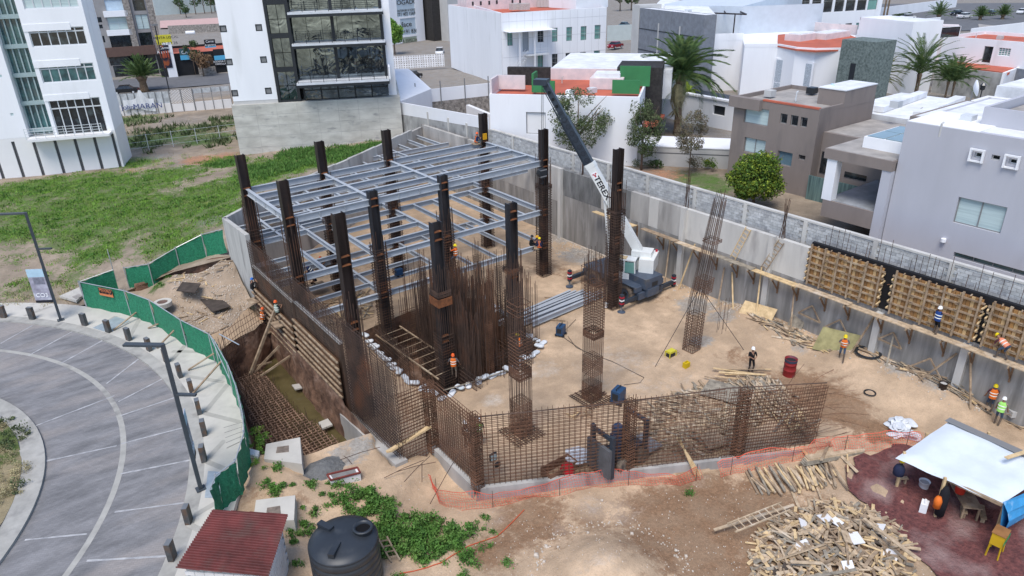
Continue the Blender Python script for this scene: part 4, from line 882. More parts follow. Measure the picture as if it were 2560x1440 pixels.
uE2 = uE-.95
for k, z in enumerate(fl):
 ov = 1.9 if k == 0 else .95
 b = MB(); f2.box(b, uG, uE2+.15, z, z+.22, -2.1, ov); b.build('floor_slab', M('pale_slab', (.62, .64, .66), .6, .1, 1), t2); b = MB(); f2.box(b, uG-.02, uE2+.2, z-.3, z-.004, -2.1, ov+.05); b.build('black_slab_edge', MFRD, t2)
 z2 = fl[k+1]-.3 if k < 2 else z+3.6
 for i in range(6):
  ua = uG+(uE2-uG)*i/6; ub_ = uG+(uE2-uG)*(i+1)/6; b = MB(); f2.box(b, ua+.02, ub_-.02, z+.24, z2, -1.15-.007*(i % 2), -1.08); b.build('glass_pane', MMIR, t2)
 for u in (uG+(uE2-uG)*.45, uE2-.1): b = MB(); f2.box(b, u-.17, u+.17, z+.22, z2, -1.05, -.7); b.build('black_mullion', MFRD, t2)
 rr_ = MB()
 for q in range(5): rr_.beam(f2.P(uG+.1, z+.35+.22*q, ov-.1), f2.P(uE2, z+.35+.22*q, ov-.1), .03, .03)
 rr_.build('railing', MFRD, t2)
 for q in range(8): MB().beam(f2.P(uG+.2+(uE2-uG-.3)*q/7, z+.2, ov-.1), f2.P(uG+.2+(uE2-uG-.3)*q/7, z+1.28, ov-.1), .05, .05).build('railing_post', MFRD, t2)
z0_, z1_ = zT+.15, fl[0]-.3
for i in range(5):
 ua = uG+.5+(uE2-uG-.5)*i/5; ub_ = uG+.5+(uE2-uG-.5)*(i+1)/5
 b = MB(); f2.box(b, ua+.1, ub_-.02, z0_, z1_-.65, -.25, -.2); b.build('glass_pane', MMIR, t2)
 for q in range(2): b = MB(); f2.box(b, ua+.1+(ub_-ua-.14)*q/2, ua+.06+(ub_-ua-.14)*(q+1)/2, z1_-.55, z1_, -.25, -.2); b.build('glass_pane', MMIR, t2)
 b = MB(); f2.box(b, ua-.08, ua+.08, z0_-.1, z1_, -.3, -.1); b.build('black_mullion', MFRD, t2)
 b = MB(); f2.box(b, ua+.08, ub_-.08, z1_-.66, z1_-.56, -.3, -.12); b.build('black_beam', MFRD, t2)
bb = MB(); f2.box(bb, uE2+.01, uE, zT, 27, -14, -.9); bb.build('end_wall', MBW, t2); bb = MB(); f2.box(bb, uE2+.2, uE2+.35, fl[0]+.2, fl[0]+1.6, -.9, 2.0); bb.build('balcony_fin', MBW, t2)
rp = [G(985, 172, 9.3), G(1022, 172, 9.3), G(1078, 222, 7.8), G(995, 256, 7.8)]
MB().add([(p.x, p.y, p.z) for p in rp]+[(p.x, p.y, 3) for p in rp], [(0, 1, 2, 3), (0, 4, 5, 1), (1, 5, 6, 2), (2, 6, 7, 3), (3, 7, 4, 0)]).build('sloping_wall', MBW, label='white sloping ramp-like wall beside the glass office, end of the boundary wall', cat='wall')
def wallthing(name, label, a, b, z0, z1, mat, t=.2, cat='wall', **k):
 f = Face(a, b); q = MB(); f.box(q, 0, f.L, z0, z1, -t, 0) if not hasattr(z1, '__len__') else q.prism([f.P(0, 0), f.P(f.L, 0), f.P(f.L, 0, -t), f.P(0, 0, -t)], z0, [z1[0], z1[1], z1[1], z1[0]])
 return q.build(name, mat, label=label, cat=cat, **k)
a_, b_ = G(1000, 231, 7.6), G(1300, 200, 7.6); fw_ = Face(a_, b_)
wallthing('lot_wall', 'white upper band of wall carrying wire posts behind the far corner', a_, b_, 5.9, 7.6, MBW); wallthing('lot_wall_base', 'brown rubble wall band beneath the white lot wall', fw_.P(0, 0, .0), fw_.P(fw_.L, 0, .0), 2.5, 5.89, MRUB, .26)
for k in range(5):
 u = fw_.L*(.12+.2*k); MB().beam(fw_.P(u, 5.5, .05), fw_.P(u, 8.6, .05), .1, .1).build('fence_post', MFRG, label='thin post on the white lot wall, %s from the left' % ordn[k], cat='post', group='posts on the lot wall')
wallthing('yard_wall', 'small pale roof edge and rubble strip left of the low white house', G(1165, 262, 6.6), G(1222, 290, 6.4), 3, 6.6, MBW2, .5)
a4, b4 = V((41.7, 60.2)), G(1600, 243, 11.2)
f4, t4, q4 = house('white_house', 'low white house with red roof and green wall panels behind the block wall', 'house', a4, b4, 17, 4.2, 11.2, MBW, MRED, .25, [(1315, 280, 1364, 336, MBW2, MFRG, 1, 1)])
def fbox(f, th, name, mat, u0, u1, z0, z1, o0, o1): b = MB(); f.box(b, u0, u1, z0, z1, o0, o1); return b.build(name, mat, th)
u = lambda x, y: f4.uv(x, y)[0]
fbox(f4, t4, 'green_panel', MGREEN, u(1323, 236), u(1380, 236), 11.2, 12.35, -1.6, -1.4); fbox(f4, t4, 'green_panel', MGREEN, u(1525, 240), u(1595, 240), 11.2, 12.5, -1.8, -1.6)
fbox(f4, t4, 'green_panel', MGREEN, u(1532, 240), u(1600, 240)+.5, 11.2, 13.2, -6.3, -6.1); fbox(f4, t4, 'green_panel', MGREEN, u(1323, 236)-.1, u(1323, 236)+.12, 11.2, 13, -3.5, -1.6)
fbox(f4, t4, 'terrace_parapet', MPINK, .0, u(1300, 236)*.95, 11.2, 12.6, -3.2, -3.0); fbox(f4, t4, 'terrace_parapet', MPINK, .02, .2, 11.18, 12.6, -3.0, -.3)
f4d = Face(f4.P(0, 0, -11), f4.P(f4.L, 0, -11)); fbox(f4d, t4, 'rear_parapet', MPINK, f4d.uv(1375, 185)[0], f4d.uv(1545, 185)[0], 10.5, f4d.uv(1450, 172)[1], -.3, 0); fbox(f4d, t4, 'white_back_roof', MLROOF, f4d.uv(1375, 185)[0], f4d.uv(1680, 185)[0], 9, f4d.uv(1450, 171)[1]-.1, -14, -.31)
sk = fbox(f4, t4, 'skylight_box', MPINK, u(1430, 245)+1.0, u(1490, 245)+2.1, 11.0, 12.1, -8, -5); b = MB(); f4.box(b, u(1430, 245)+1.4, u(1490, 245)+1.7, 12.1, 12.5, -7.6, -5.4); b.build('skylight_cap', MLROOF, sk)
fbox(f4, t4, 'roof_hump', MBW, u(1412, 240), u(1432, 240), 11.2, 11.6, -1.2, -.3)
f4b = Face(f4.P(0, 0, -7), f4.P(f4.L, 0, -7)); ua_, za_ = f4b.uv(1268, 168); ub_, zb_ = f4b.uv(1374, 170); b = MB(); f4b.box(b, ua_, ub_, 6, za_, -.6, 0); b.build('stone_wall', MSTONE, label='black stone clad wall slab behind the left terrace of the low white house', cat='wall')
f4c = Face(f4.P(0, 0, -7.5), f4.P(f4.L, 0, -7.5)); ua_, za_ = f4c.uv(1543, 168); ub_, zb_ = f4c.uv(1656, 170); pr4 = [f4c.P(ua_, 0), f4c.P(ub_, 0)]; bs_ = thing('stone_tower', 'black stone clad tower between green panels and the tall palm', 'building', (pr4[0].x, pr4[0].y, 4)); fs4 = Face(*pr4); b = MB(); fs4.box(b, 0, fs4.L, 4, za_, -5, 0); b.build('stone_walls', MSTONE, bs_)
b = MB(); fs4.box(b, fs4.L*.62, fs4.L*.62+.12, 4, za_+.02, -.02, .06); b.build('joint_strip', MFR, bs_)
th = G(1600, 320, 7.2); plate('low_red_roof', [(1560, 318), (1640, 286), (1662, 292), (1640, 318)], 7.2, .25, MRED, 'small low red canopy roof beside palm trunk', 'roof')
a3, b3 = V((73.7, 102.2)), V((93.1, 97.4))
W3 = [(x-7, y-17, x+7, y+17, MGLG, MFRG, 1, 3) for x, y in ((1275, 97), (1387, 87), (1423, 85), (1459, 83), (1494, 80))]+[(x-7, y-16, x+7, y+16, MGLG if x in (1351, 1492) else MGL, MFRG, 1, 3) for x, y in ((1351, 151), (1387, 151), (1421, 149), (1457, 147), (1492, 143))]+[(1344, 77, 1359, 105, MGL, MFRG, 1, 3), (1306, 80, 1322, 128, M('grey_door', (.35, .38, .42), .6, .05), MFRG, 1, 1)]
f3, t3, q3 = house('clad_office', 'white panel clad office with green windows and outside stair', 'building', a3, b3, 28, 3, 15, MBW, MRED, .9, W3)
jl = MB()
for z in (5.2, 7.9, 10.9, 13.6): f3.box(jl, .0, f3.L, z-.02, z+.02, .0, .012)
for k in range(15): f3.box(jl, f3.L*k/14.-.015, f3.L*k/14.+.015, 4, 14.9, .0, .011)
jl.build('panel_joints', M('joint_grey', (.5, .5, .5), .8, 0), t3, kind='stuff')
sw = Face(V((73.7, 102.2)), G(1143, 3, 15)); b = MB(); sw.box(b, 0, 30, 3, 15.05, -.2, .0); b.build('side_wall', MBW, t3)
uu = lambda x, y: f3.uv(x, y)[0]
fbox(f3, t3, 'stair_landing', MFR, uu(1310, 130), uu(1362, 130), 8.1, 8.25, .02, 1.9); b = MB(); f3.box(b, uu(1258, 70), uu(1375, 70), 12.1, 12.2, .0, 2.6); b.build('awning', MBW, t3)
b = MB()
for k in range(9): p = f3.P(uu(1310, 130)-.3*k, 8.1-.35*k, 1.2); b.obox(p, f3.d*.16, f3.n*.5, V((0, 0, .03)))
b.build('stair_steps', MFR, t3, kind='stuff')
for o_ in (.7, 1.75): MB().beam(f3.P(uu(1310, 130), 9.1, o_), f3.P(uu(1310, 130)-2.8, 6.0, o_), .05, .05).build('handrail', MBW, t3)
for x in (1289, 1326): MB().beam(f3.P(uu(x, 120), 4, 1.9), f3.P(uu(x, 120), 12.1, 1.9), .16, .16).build('awning_post', MBW, t3)
for k in range(3): MB().beam(f3.P(uu(1326, 120), 8.4+.4*k, 1.88), f3.P(uu(1362, 120), 8.4+.4*k, 1.88), .05, .05).build('handrail', MBW, t3)
pf = Face(f3.P(-3, 0, -21), f3.P(10, 0, -21)); b = MB(); up_ = sorted((pf.uv(1165, 5)[0], pf.uv(1352, 5)[0])); pf.box(b, up_[0], up_[1], 14, 20, -5, 0); b.build('penthouse', MPINK, t3)
for k, (x, y) in enumerate(((1182, 9), (1202, 8), (1223, 7), (1242, 5), (1281, 4), (1300, 4))):
 u_, z_ = pf.uv(x, y); b = MB(); pf.box(b, u_-.18, u_+.18, z_-.35, z_+.35, .0, .03); b.build('vent_window', MFRD, t3)
for k in range(2): p = G(1288+21*k, 22, 14.6); MB().obox((p.x, p.y, 15), V((.9, -.2, 0)), V((.2, .8, 0)), V((0, 0, .55))).build('air_unit', M('air_unit_grey', (.5, .48, .45), .6, .2, 6), t3)
for k in range(4): p = G(1348+8*k, 12, 14.6); MB().lathe([(.5, 0), (.5, 1.7), (.3, 1.9)], (p.x, p.y, 14.2), 10).build('water_tank', MGREYW, t3)
f3b = Face(G(1440, 22, 15), G(1520, 16, 15)); b = MB(); f3b.box(b, 0, f3b.L, 14.9, 18.5, -8, -.02); b.build('penthouse', MBW, t3)
a5, b5 = G(1600, 20, 15.5), G(1762, 38, 15.5)
f5, t5, q5 = house('block_building', 'slate grey block building with white roof behind the tall palm', 'building', a5, b5, 2, 3.4, 15.5, MCMU, MLROOF, .05)
d5 = V(b5[:2]).normalized(); MB().prism([f5.P(.2, 0, -2.05), f5.P(f5.L, 0, -2.05), V((b5.x, b5.y, 0))+V((d5.x, d5.y, 0))*27, f5.P(.2, 0, -2.05)+V((d5.x, d5.y, 0))*27], 3.4, 15.3).build('rear_block', MLROOF, t5)
b = MB(); f5.box(b, -2.2, -.02, 3.4, 15.9, -4, .1); b.build('corner_pier', MGREYW, t5)
for z in (6.5, 9.2, 12.4):
 b = MB(); f5.box(b, .1, f5.L, z, z+.12, -.01, .05); b.build('beam_line', MFRD, t5)
for k in (1, 2): b = MB(); f5.box(b, f5.L*k/3-.14, f5.L*k/3+.14, 3.5, 13.6, -.01, .06); b.build('frame_column', MGREYW, t5)
pc = G(1770, 90, 11); ct = thing('steel_canopy', 'rusty steel canopy frame with outside stair beside the slate building', 'canopy', (pc.x, pc.y, 8))
for x, y in ((1768, 30), (1862, 30), (1838, 34)):
 p = G(x, y, 14.6); MB().beam((p.x, p.y, 7), (p.x, p.y, 14.6), .14, .14).build('post', MSTC, ct)
c0, c1, c2_, c3_ = G(1765, 32, 14.7), G(1866, 36, 14.7), G(1845, 27, 14.7), G(1775, 26, 14.7)
for p, q_ in ((c0, c1), (c1, c2_), (c2_, c3_), (c3_, c0), ((c0+c1)/2, (c2_+c3_)/2)): MB().beam(p, q_, .14, .2).build('roof_beam', MSTC, ct)
pa, pb_ = G(1785, 60, 12.5), G(1806, 92, 10); b = MB()
for k in range(9): p = pa.lerp(pb_, k/8); b.obox(p, V((.5, -.5, 0)), V((.12, .12, 0)), V((0, 0, .03)))
b.build('stair_steps', MSTC, ct, kind='stuff')
wallthing('warehouse', 'pale blue grey warehouse gable far behind the canopy', G(1850, 75, 12), G(2000, 45, 12), 3, [15.5, 16.8], M('pale_blue_cladding', (.55, .6, .65), .6, .05, 1), 14, 'building'); wallthing('warehouse_wall', 'long pale warehouse wall at the top edge, left of the upper white office', G(1700, 45, 12), G(1850, 75, 12), 3, [12.5, 15.5], M('pale_blue_cladding', (.55, .6, .65), .6, .05, 1), 14, 'building')
a6, b6 = G(1984, 72, 9), G(2197, 55, 9); f6t = Face(a6, b6)
W6 = [(x-7, -24, x+8, 33-i*1.6, MGL if i < 6 else MGLG, MFRG, 1, 2) for i, x in enumerate((2013, 2042, 2071, 2100, 2128, 2156, 2183))]+[(x-7, 66-i*1.8, x+7, 82-i*1.8, MGL if i < 5 else MGLG, MFRG, 1, 2) for i, x in enumerate((2007, 2036, 2065, 2093, 2121, 2148))]
house('long_office', 'long white office with two rows of upright windows at the top right', 'building', a6, b6, 18, 2, 21, MBW, MROOF, .5, W6)
zr = 11.6
CV = [(1762, 98), (1858, 95), (1862, 112), (1945, 112), (1990, 120), (2040, 123), (2105, 122)]
CV = [G(x, y, zr) for x, y in CV]
t7 = thing('curved_house', 'curved white house with bright red roof and green stone stair tower', 'house', (CV[3].x, CV[3].y, 4))
back = [G(2140, 85, zr), G(2060, 76, zr), G(1930, 70, zr), G(1840, 78, zr)]
P7 = [(p.x, p.y) for p in CV]+[(p.x, p.y) for p in back]
MB().prism(P7, 3.8, zr-.25).build('walls', MBW, t7)
for i in range(len(CV)-1):
 if i == 1: continue
 fq = Face(CV[i], CV[i+1]); b = MB(); fq.box(b, 0, fq.L, zr-.3, zr+(.7 if i == 0 else .12), -.25, .02); b.build('parapet', MBW, t7)
RP = [G(1944, 112, zr), G(1990, 121, zr), G(2040, 125, zr), G(2100, 122, zr), G(2150, 95, zr), G(2120, 84, zr), G(2010, 78, zr), G(1945, 85, zr)]
MB().prism([(p.x, p.y) for p in RP], zr-.3, zr-.1).build('red_roof', MRED, t7)
for p, q_ in ((G(1862, 78, zr), G(1975, 66, zr)), (G(1975, 66, zr), G(2075, 78, zr)), (G(2075, 78, zr), G(2140, 82, zr))):
 fq = Face(p, q_); b = MB(); fq.box(b, 0, fq.L, zr-.3, zr+1.1, -.3, 0); b.build('rear_parapet', MPINK, t7)
for x, y, w_, h_ in ((2000, 98, 1.9, .8), (2075, 92, 3.2, .7)):
 p = G(x, y, zr); b = MB().box(p.x-w_, p.x+w_, p.y-1.3, p.y+1.3, zr-.2, zr+h_).build('skylight_box', MPINK, t7); MB().box(p.x-w_*.8, p.x+w_*.8, p.y-1, p.y+1, zr+h_+.0, zr+h_+.12).build('skylight_cap', MLROOF, b)
fq = Face(CV[3], CV[5]); h = fq.r2(1946, 148, 2025, 232); b = MB(); fq.box(b, h[0]-.2, h[1]+.2, 4.5, h[3]+.2, .02, .3); b.build('screen_surround', MBW, t7)
for i in range(5):
 for j in range(2):
  b = MB(); w_ = (h[1]-h[0])/5; zz = [h[3]-3.1*(j+1)+.2, h[3]-3.1*j]; fq.box(b, h[0]+w_*i+.06, h[0]+w_*(i+1)-.06, zz[0], zz[1], .3, .36); b.build('screen_panel', M('patterned_screen', (.42, .46, .5), .6, .4, 9, c2=(.25, .28, .31)), t7)
gt = [G(2106, 98, zr+1.6), G(2192, 106, zr+1.6)]; fg = Face(*gt); b = MB(); fg.box(b, 0, fg.L, 4, zr+1.6, -4, 0); b.build('stair_tower', MGST, t7); b = MB(); fg.box(b, fg.uv(2127, 160)[0], fg.uv(2140, 160)[0], fg.uv(2130, 200)[1], fg.uv(2130, 158)[1], 0, .04); b.build('tower_slot', MFRD, t7)
ar, br_ = G(2208, 112, 10.6), G(2345, 107, 10.6)
house('white_annex', 'white annex right of the green stone tower carrying a gas tank', 'house', ar, br_, 9, 4, 10.6, MBW, MRED, .7, [(2240, 148, 2290, 185, MGLG, MBW, 1, 1)])
fr_ = Face(G(2158, 58, 10.9), G(2400, 62, 10.9)); wallthing('pink_wall', 'pinkish white upper wall block behind the gas tank', fr_.P(0, 0), fr_.P(fr_.L, 0), 4, [10.9, 10.7], MPINK, 3, 'building')
pw = [G(2296, 78, 12.8), G(2400, 52, 12.8)]
house('tall_white_house', 'tall white house with narrow slit window at the right, behind grey yard wall', 'house', G(2285, 55, 14), G(2360, 50, 14), 10, 4, 14, MBW, MLROOF, .4, [(2407-2, 65, 2419, 91, MGL, MBW, 1, 1)])
house('white_roof_house', 'white house with door, barred window and red terrace at the right edge', 'house', G(2360, 90, 11.3), G(2640, 112, 11.3), 11, 4, 11.3, MBW, MRED, .5, [(2462, 115, 2474, 158, MGL, MFRG, 1, 1), (2498, 119, 2523, 141, MGLG, MBW, 4, 4)])
plate('red_terrace', [(2370, 168), (2402, 147), (2545, 168), (2520, 188)], 7.6, .3, MRED, 'red terrace roof in front of the door of the right white house', 'roof');
fy = Face(G(2340, 168, 7.6), G(2512, 188, 7.6)); wallthing('grey_yard_wall', 'weathered grey rendered yard wall under the red terrace at the right', fy.P(0, 0), fy.P(fy.L, 0), 4, 7.8, MCON2, .3); wallthing('white_gable_wall', 'white gable end wall with small blue window right of grey yard wall', G(2512, 186, 7.8), G(2560, 168, 7.8), 4, 8, MBW, .3)
wallthing('grey_back_wall', 'grey rough wall at the right edge behind the lamp', G(2500, 235, 6), G(2620, 262, 6), 4, 6.5, MCON2, .3); wallthing('dark_cmu_wall', 'dark block wall at the far right edge above the grey wall', G(2535, 170, 8), G(2660, 190, 8), 4, 8, MCMU, .3)
plate('grey_roof_strip', [(2445, 62), (2540, 72), (2530, 96), (2450, 88)], 7, .2, MROOF, 'grey roof strip beyond the white house at the right', 'roof')  # flat roof strip in the plain grey roof colour
wallthing('long_white_wall', 'long white garden wall along the upper right street', G(2195, 72, 8), G(2350, 55, 8), 3, 9, MBW, .3); wallthing('long_white_wall', 'white wall band crossing above the right white house', G(2430, 80, 9), G(2700, 48, 9), 4, 9.6, MBW, .3); wallthing('street_wall', 'white wall with hedge at the very top right', G(2195, 42, 4), G(2390, 15, 4), 3, 6.5, MBW, .3)
gw = Face(G(1430, 408, 4.3), G(1852, 428, 4.3))
gt_ = thing('garden_wall', 'grey garden wall with a dark stripe behind the feathery trees', 'wall', (gw.a.x, gw.a.y, 4)); zg_ = gw.uv(1640, 365)[1]
for z0_, z1_, mt_, o_ in ((4, zg_-.75, MGREYW, 0), (zg_-.74, zg_-.62, MFRG, -.04), (zg_-.61, zg_-.1, MGREYW, 0), (zg_-.09, zg_, MBW, .05)): b = MB(); gw.box(b, 0, gw.L, z0_, z1_, -.3, o_); b.build('wall_band', mt_, gt_)
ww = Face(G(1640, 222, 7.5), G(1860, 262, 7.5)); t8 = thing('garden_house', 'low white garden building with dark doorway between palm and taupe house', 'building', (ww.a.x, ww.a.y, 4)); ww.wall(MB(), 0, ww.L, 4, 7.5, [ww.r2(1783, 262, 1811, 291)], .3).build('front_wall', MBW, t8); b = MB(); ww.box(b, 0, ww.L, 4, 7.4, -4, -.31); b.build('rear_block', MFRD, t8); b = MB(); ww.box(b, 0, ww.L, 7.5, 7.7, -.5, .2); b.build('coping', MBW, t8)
block('garage_block', [gw.P(0, 0, -.5), gw.P(gw.L, 0, -.5), gw.P(gw.L, 0, -5), gw.P(0, 0, -5)], 4.3, zg_-.15, MBW, label='low white flat roofed block behind the garden wall', cat='building')
XT = 54.6
def axhouse(name, label, x0, x1, y0, y1, z0, z1, mat, roofm, wins, par_h=.35, cat='house', side=()):
 a, b = (x0, y1), (x0, y0); f, th, q = house(name, label, cat, a, b, x1-x0, z0, z1, mat, roofm, par_h, wins); return f, th
ft, tt = axhouse('taupe_house', 'taupe rendered house with satellite dish on its flat grey roof', XT, 63, 32.0, 40.3, 4.2, 12, MTAUPE, MROOF, [(1863, 265, 1918, 317, MGLB, MFRG, 1, 1), (1862, 342, 1910, 390, MGLB, MFRG, 2, 1), (1952, 283, 1966, 311, MGL, MFRG, 1, 1), (1978, 287, 1993, 317, MGL, MFRG, 1, 1), (2003, 292, 2016, 320, MGL, MFRG, 1, 1), (1946, 376, 1977, 418, M('blue_glass', (.12, .2, .24), .15, .1), MFRG, 1, 1), (1997, 386, 2012, 402, MGL, MFRG, 1, 1)])
fbox(ft, tt, 'roof_overhang', MTAUPE, -.3, 2.9, 11.1, 12.02, -.02, .45)
fbox(ft, tt, 'red_roof_edge', MRED, 2.9, 8.2, 11.92, 12.06, -.3, .03)
pb2 = G(2130, 260, 12); b = MB().box(58.0, 62.9, 31.99, 34.4, 11.6, 13.0).build('roof_room', MTAUPE, tt); MB().box(57.95, 62.95, 31.95, 34.45, 13.0, 13.08).build('room_roof', MLROOF, b)
MB().box(55.6, 63, 25.2, 31.98, 4.2, 10.0).build('link_wing', MTAUPE, tt); MB().box(55.9, 62.8, 25.6, 31.9, 9.9, 10.02).build('link_roof', MROOF, tt)
fl_ = Face((55.6, 31.98), (55.6, 25.2));
for w_ in ((2057, 378, 2090, 440), (2113, 428, 2165, 453)):
 h = fl_.r2(*w_); fbox(fl_, tt, 'window', MGL, *h, .0, .05)
fbox(Face((XT-.3, 32), (XT-.3, 25)), tt, 'curtain_glass', M('curtained_glass', (.13, .2, .19), .2, .35, 3, c2=(.06, .1, .1), stretch=(2, 2, .1)), .1, 6.2, 4.3, 6.6, -.1, .02)
MB().box(55.2, 64, 20, 25.18, 4.2, 12.4).build('rear_wing', MTAUPE, tt); MB().box(55.5, 63.7, 20.2, 24.9, 12.3, 12.42).build('rear_roof', MLROOF, tt)
bt = thing('balcony_porch', 'taupe double height porch with white pillar, polished terrace and glass skylight', 'porch', (47, 24, 4)); X0, X1 = 47.6, 55.0
MB().box(X0, X1, 22.5, 26.6, 6.0, 7.25).build('terrace_slab', MTAUPE, bt); MB().box(X0+.15, X1, 22.7, 26.5, 7.25, 7.29).build('terrace_floor', M('polished_concrete', (.3, .31, .32), .25, .25, .7, spec=.5), bt)
MB().box(X0-.1, X1, 22.1, 27.0, 10.25, 10.95).build('porch_roof', MTAUPE, bt); MB().box(X0, X1, 22.2, 26.9, 10.95, 10.98).build('roof_screed', MROOF, bt)
MB().box(X0-.05, X0+.75, 25.9, 26.9, 4.3, 10.24).build('pillar', MBW, bt) if 0 else MB().box(X0-.0, X0+.7, 26.0, 26.75, 7.26, 10.24).build('pillar', MBW, bt)
MB().box(X0-.05, X0+.5, 22.1, 22.75, 4.2, 10.24).build('side_wall', MLAV, bt); MB().box(X0+.5, X1, 22.1, 22.4, 7.3, 10.24).build('side_wall', MTAUPE, bt); MB().box(54.9, 55.1, 22.4, 26.9, 7.3, 10.24).build('back_wall', MTAUPE, bt)
sl_ = MB().box(49.5, 54.2, 22.6, 25.4, 10.98, 11.75).build('skylight_kerb', MBW, bt)
for i in range(2):
 for j in range(2): MB().box(49.6+2.3*i+.05, 49.6+2.3*(i+1)-.05, 22.7+1.3*j+.05, 22.7+1.3*(j+1)-.05, 11.75, 11.8).build('skylight_pane', M('skylight_glass', (.18, .25, .26), .04, .1, 1, spec=.8), sl_)
XL = 48.0; ZL = 13.55
fv, tv = axhouse('lavender_house', 'lavender grey house with large blinds window filling the right edge', XL, 60, -3, 22.05, 4.2, ZL, MLAV, MLROOF, [(2397, 492, 2500, 585, MGLB, MFRG, 2, 1), (2438, 380, 2452, 396, MGL, MFR, 1, 1), (2480, 386, 2498, 403, MGL, MGREYW, 1, 1), (2524, 396, 2540, 412, MGL, MFR, 1, 1), (2382, 642, 2640, 700, MGLT, MFRG, 5, 1)], par_h=.02)
for w_ in ((2444, 388), (2531, 404)):
 u_, z_ = fv.uv(*w_); b = MB(); c = fv.P(u_, z_, .15)
 for dz in (-.36, .36): b.obox(c+V((-dz*.12, 0, dz)), fv.d*.42, fv.n*.05, V((0, 0, .05)))
 for du in (-.36, .36): b.obox(c+fv.d*du, fv.d*.05, fv.n*.09, V((0, 0, .4)))
 b.build('open_window_frame', MBW, tv)
u_, z_ = fv.uv(2360, 604); b = MB().lathe([(.0, 0), (.16, .02), (.16, .25), (.0, .3)], tuple(fv.P(u_, z_, .15)), 10).build('wall_lamp', MBW, tv)
MB().beam((XL-.03, 22.1, 10.8), (XL-.05, 22.25, 7.6), .06, .06).build('cable', MFRD, tv)
MB().box(50.5, 60, 18.4, 18.62, ZL, ZL+1.1).build('roof_parapet', MLAV, tv); MB().box(50.3, 50.5, 5, 18.6, ZL, ZL+1.1).build('roof_parapet', MLAV, tv); MB().box(50.7, 62, 4, 18.2, ZL+.0, ZL+.6).build('raised_roof', MROOF, tv); MB().box(50.62, 50.7, 4, 18.3, ZL+.1, ZL+1.0).build('red_roof_edge', MRED, tv)
MB().box(XL, 52.5, 17.7, 22, ZL, ZL+.05).build('roof_sheet', MBW, tv)
for x, y, lab in ((66, 28, 'rear'), ): pass
rt_ = thing('rear_roofs', 'white flat roofs and parapets between taupe and lavender houses', 'building', (66, 28, 5));
for nm, x0, x1, y0, y1, z1_, mt in (('roof_block', 64.2, 76, 27, 36, 10.2, MLROOF), ('roof_block', 64.3, 72, 18, 26.6, 11.6, MBW2), ('roof_block', 74, 80, 22, 26.8, 12.2, MLROOF), ('roof_block', 61, 75, 3, 17.5, 12.4, MROOF)):
 MB().box(x0, x1, y0, y1, 4, z1_).build(nm, mt, rt_)
for y in (29, 32.5): MB().beam((65, y, 10.5), (75, y+1, 10.5), .9, .5).build('roof_duct', MLROOF, rt_)
def dish(x, y, z, r_, lab, mt, az):
 t = thing('satellite_dish', lab, 'satellite dish', (x, y, z)); MB().tube([(0, 0, 0), (0, 0, .7)], .04, 6).build('mast', MFRG, t, local=True)
 o = MB().lathe([(.0, .0), (r_*.5, .05), (r_, .2), (r_, .22), (r_*.5, .08), (.0, .03)], (0, 0, 0), 20, False).build('reflector', mt, t, local=True, smooth=True); o.location = (0, 0, .9); o.rotation_euler = (math.radians(80), 0, az)
p = G(2073, 245, 12); dish(p.x, p.y, 11.7, .62, 'pale blue satellite dish on the taupe house roof', M('pale_blue_dish', (.5, .66, .74), .5, 0), 1.0); p = G(2426, 252, 13.2); dish(p.x, p.y, 13.2, .6, 'white round satellite dish on the roof behind the lavender house', MBW, .6)
ZS = 2.35
def fstreet(x0, y0, x1, y1): return G(x0, y0, ZS), G(x1, y1, ZS)
ga, gb = fstreet(225, 200, 402, 186); fa, ta, qa = house('apartment_block', 'grey apartment block with stone columns across the street at upper left', 'building', ga, gb, 14, ZS-.3, 19.5, M('grey_apartment_render', (.3, .29, .285), .8, .08, 1), MROOF, .3,
 [(259, 0, 319, 28, M('pale_sign_blue', (.5, .62, .72), .5, .1), MFR, 1, 1), (265, 39, 326, 76, MGLB, MFR, 2, 2), (272, 88, 334, 119, MGL, MFRD, 2, 1), (330, 0, 366, 26, MGL, MFRD, 1, 1), (336, 37, 376, 72, MGLB, MFRD, 2, 1), (345, 82, 386, 118, MGL, MFRD, 1, 1), (282, 165, 400, 188, MGL, MFRD, 1, 1), (270, 137, 392, 156, MGL, MFRD, 1, 1), (240, 43, 256, 56, MGL, MFRD, 1, 1), (244, 62, 258, 71, MGL, MFRD, 1, 1), (255, 90, 264, 106, MGL, MFRD, 1, 1)])
for w_ in ((257, 28, 322, 40), (266, 76, 332, 86)): h = fa.r2(*w_); fbox(fa, ta, 'white_band', MBW, *h, .01, .6)
h = fa.r2(262, 120, 392, 134); fbox(fa, ta, 'brown_beam', M('brown_beam', (.13, .08, .065), .8, .1), *h, .01, .8)
for x in (325, 383):
 h = fa.r2(x-7, -10, x+8, 118)
 uc = (h[0]+h[1])/2; fbox(fa, ta, 'stone_column', MRUB, uc-.6, uc+.6, 6.5, 19.4, .01, .6)
ra, rb_ = fstreet(405, 195, 640, 176); f9, t9, q9 = house('grill_restaurant', 'black fronted grill restaurant with red roof and hanging signs across the street', 'restaurant', ra, rb_, 16, ZS-.3, 6.9, M('black_facade', (.02, .02, .022), .6, .2, 1), MRED, .5, [(498, 124, 520, 150, MGL, MFRD, 1, 1)])
h = f9.r2(404, 106, 450, 193); fbox(f9, t9, 'white_pier', MBW, h[0], h[1]-.3, ZS-.2, h[3], .02, 1.2)
TXT = []
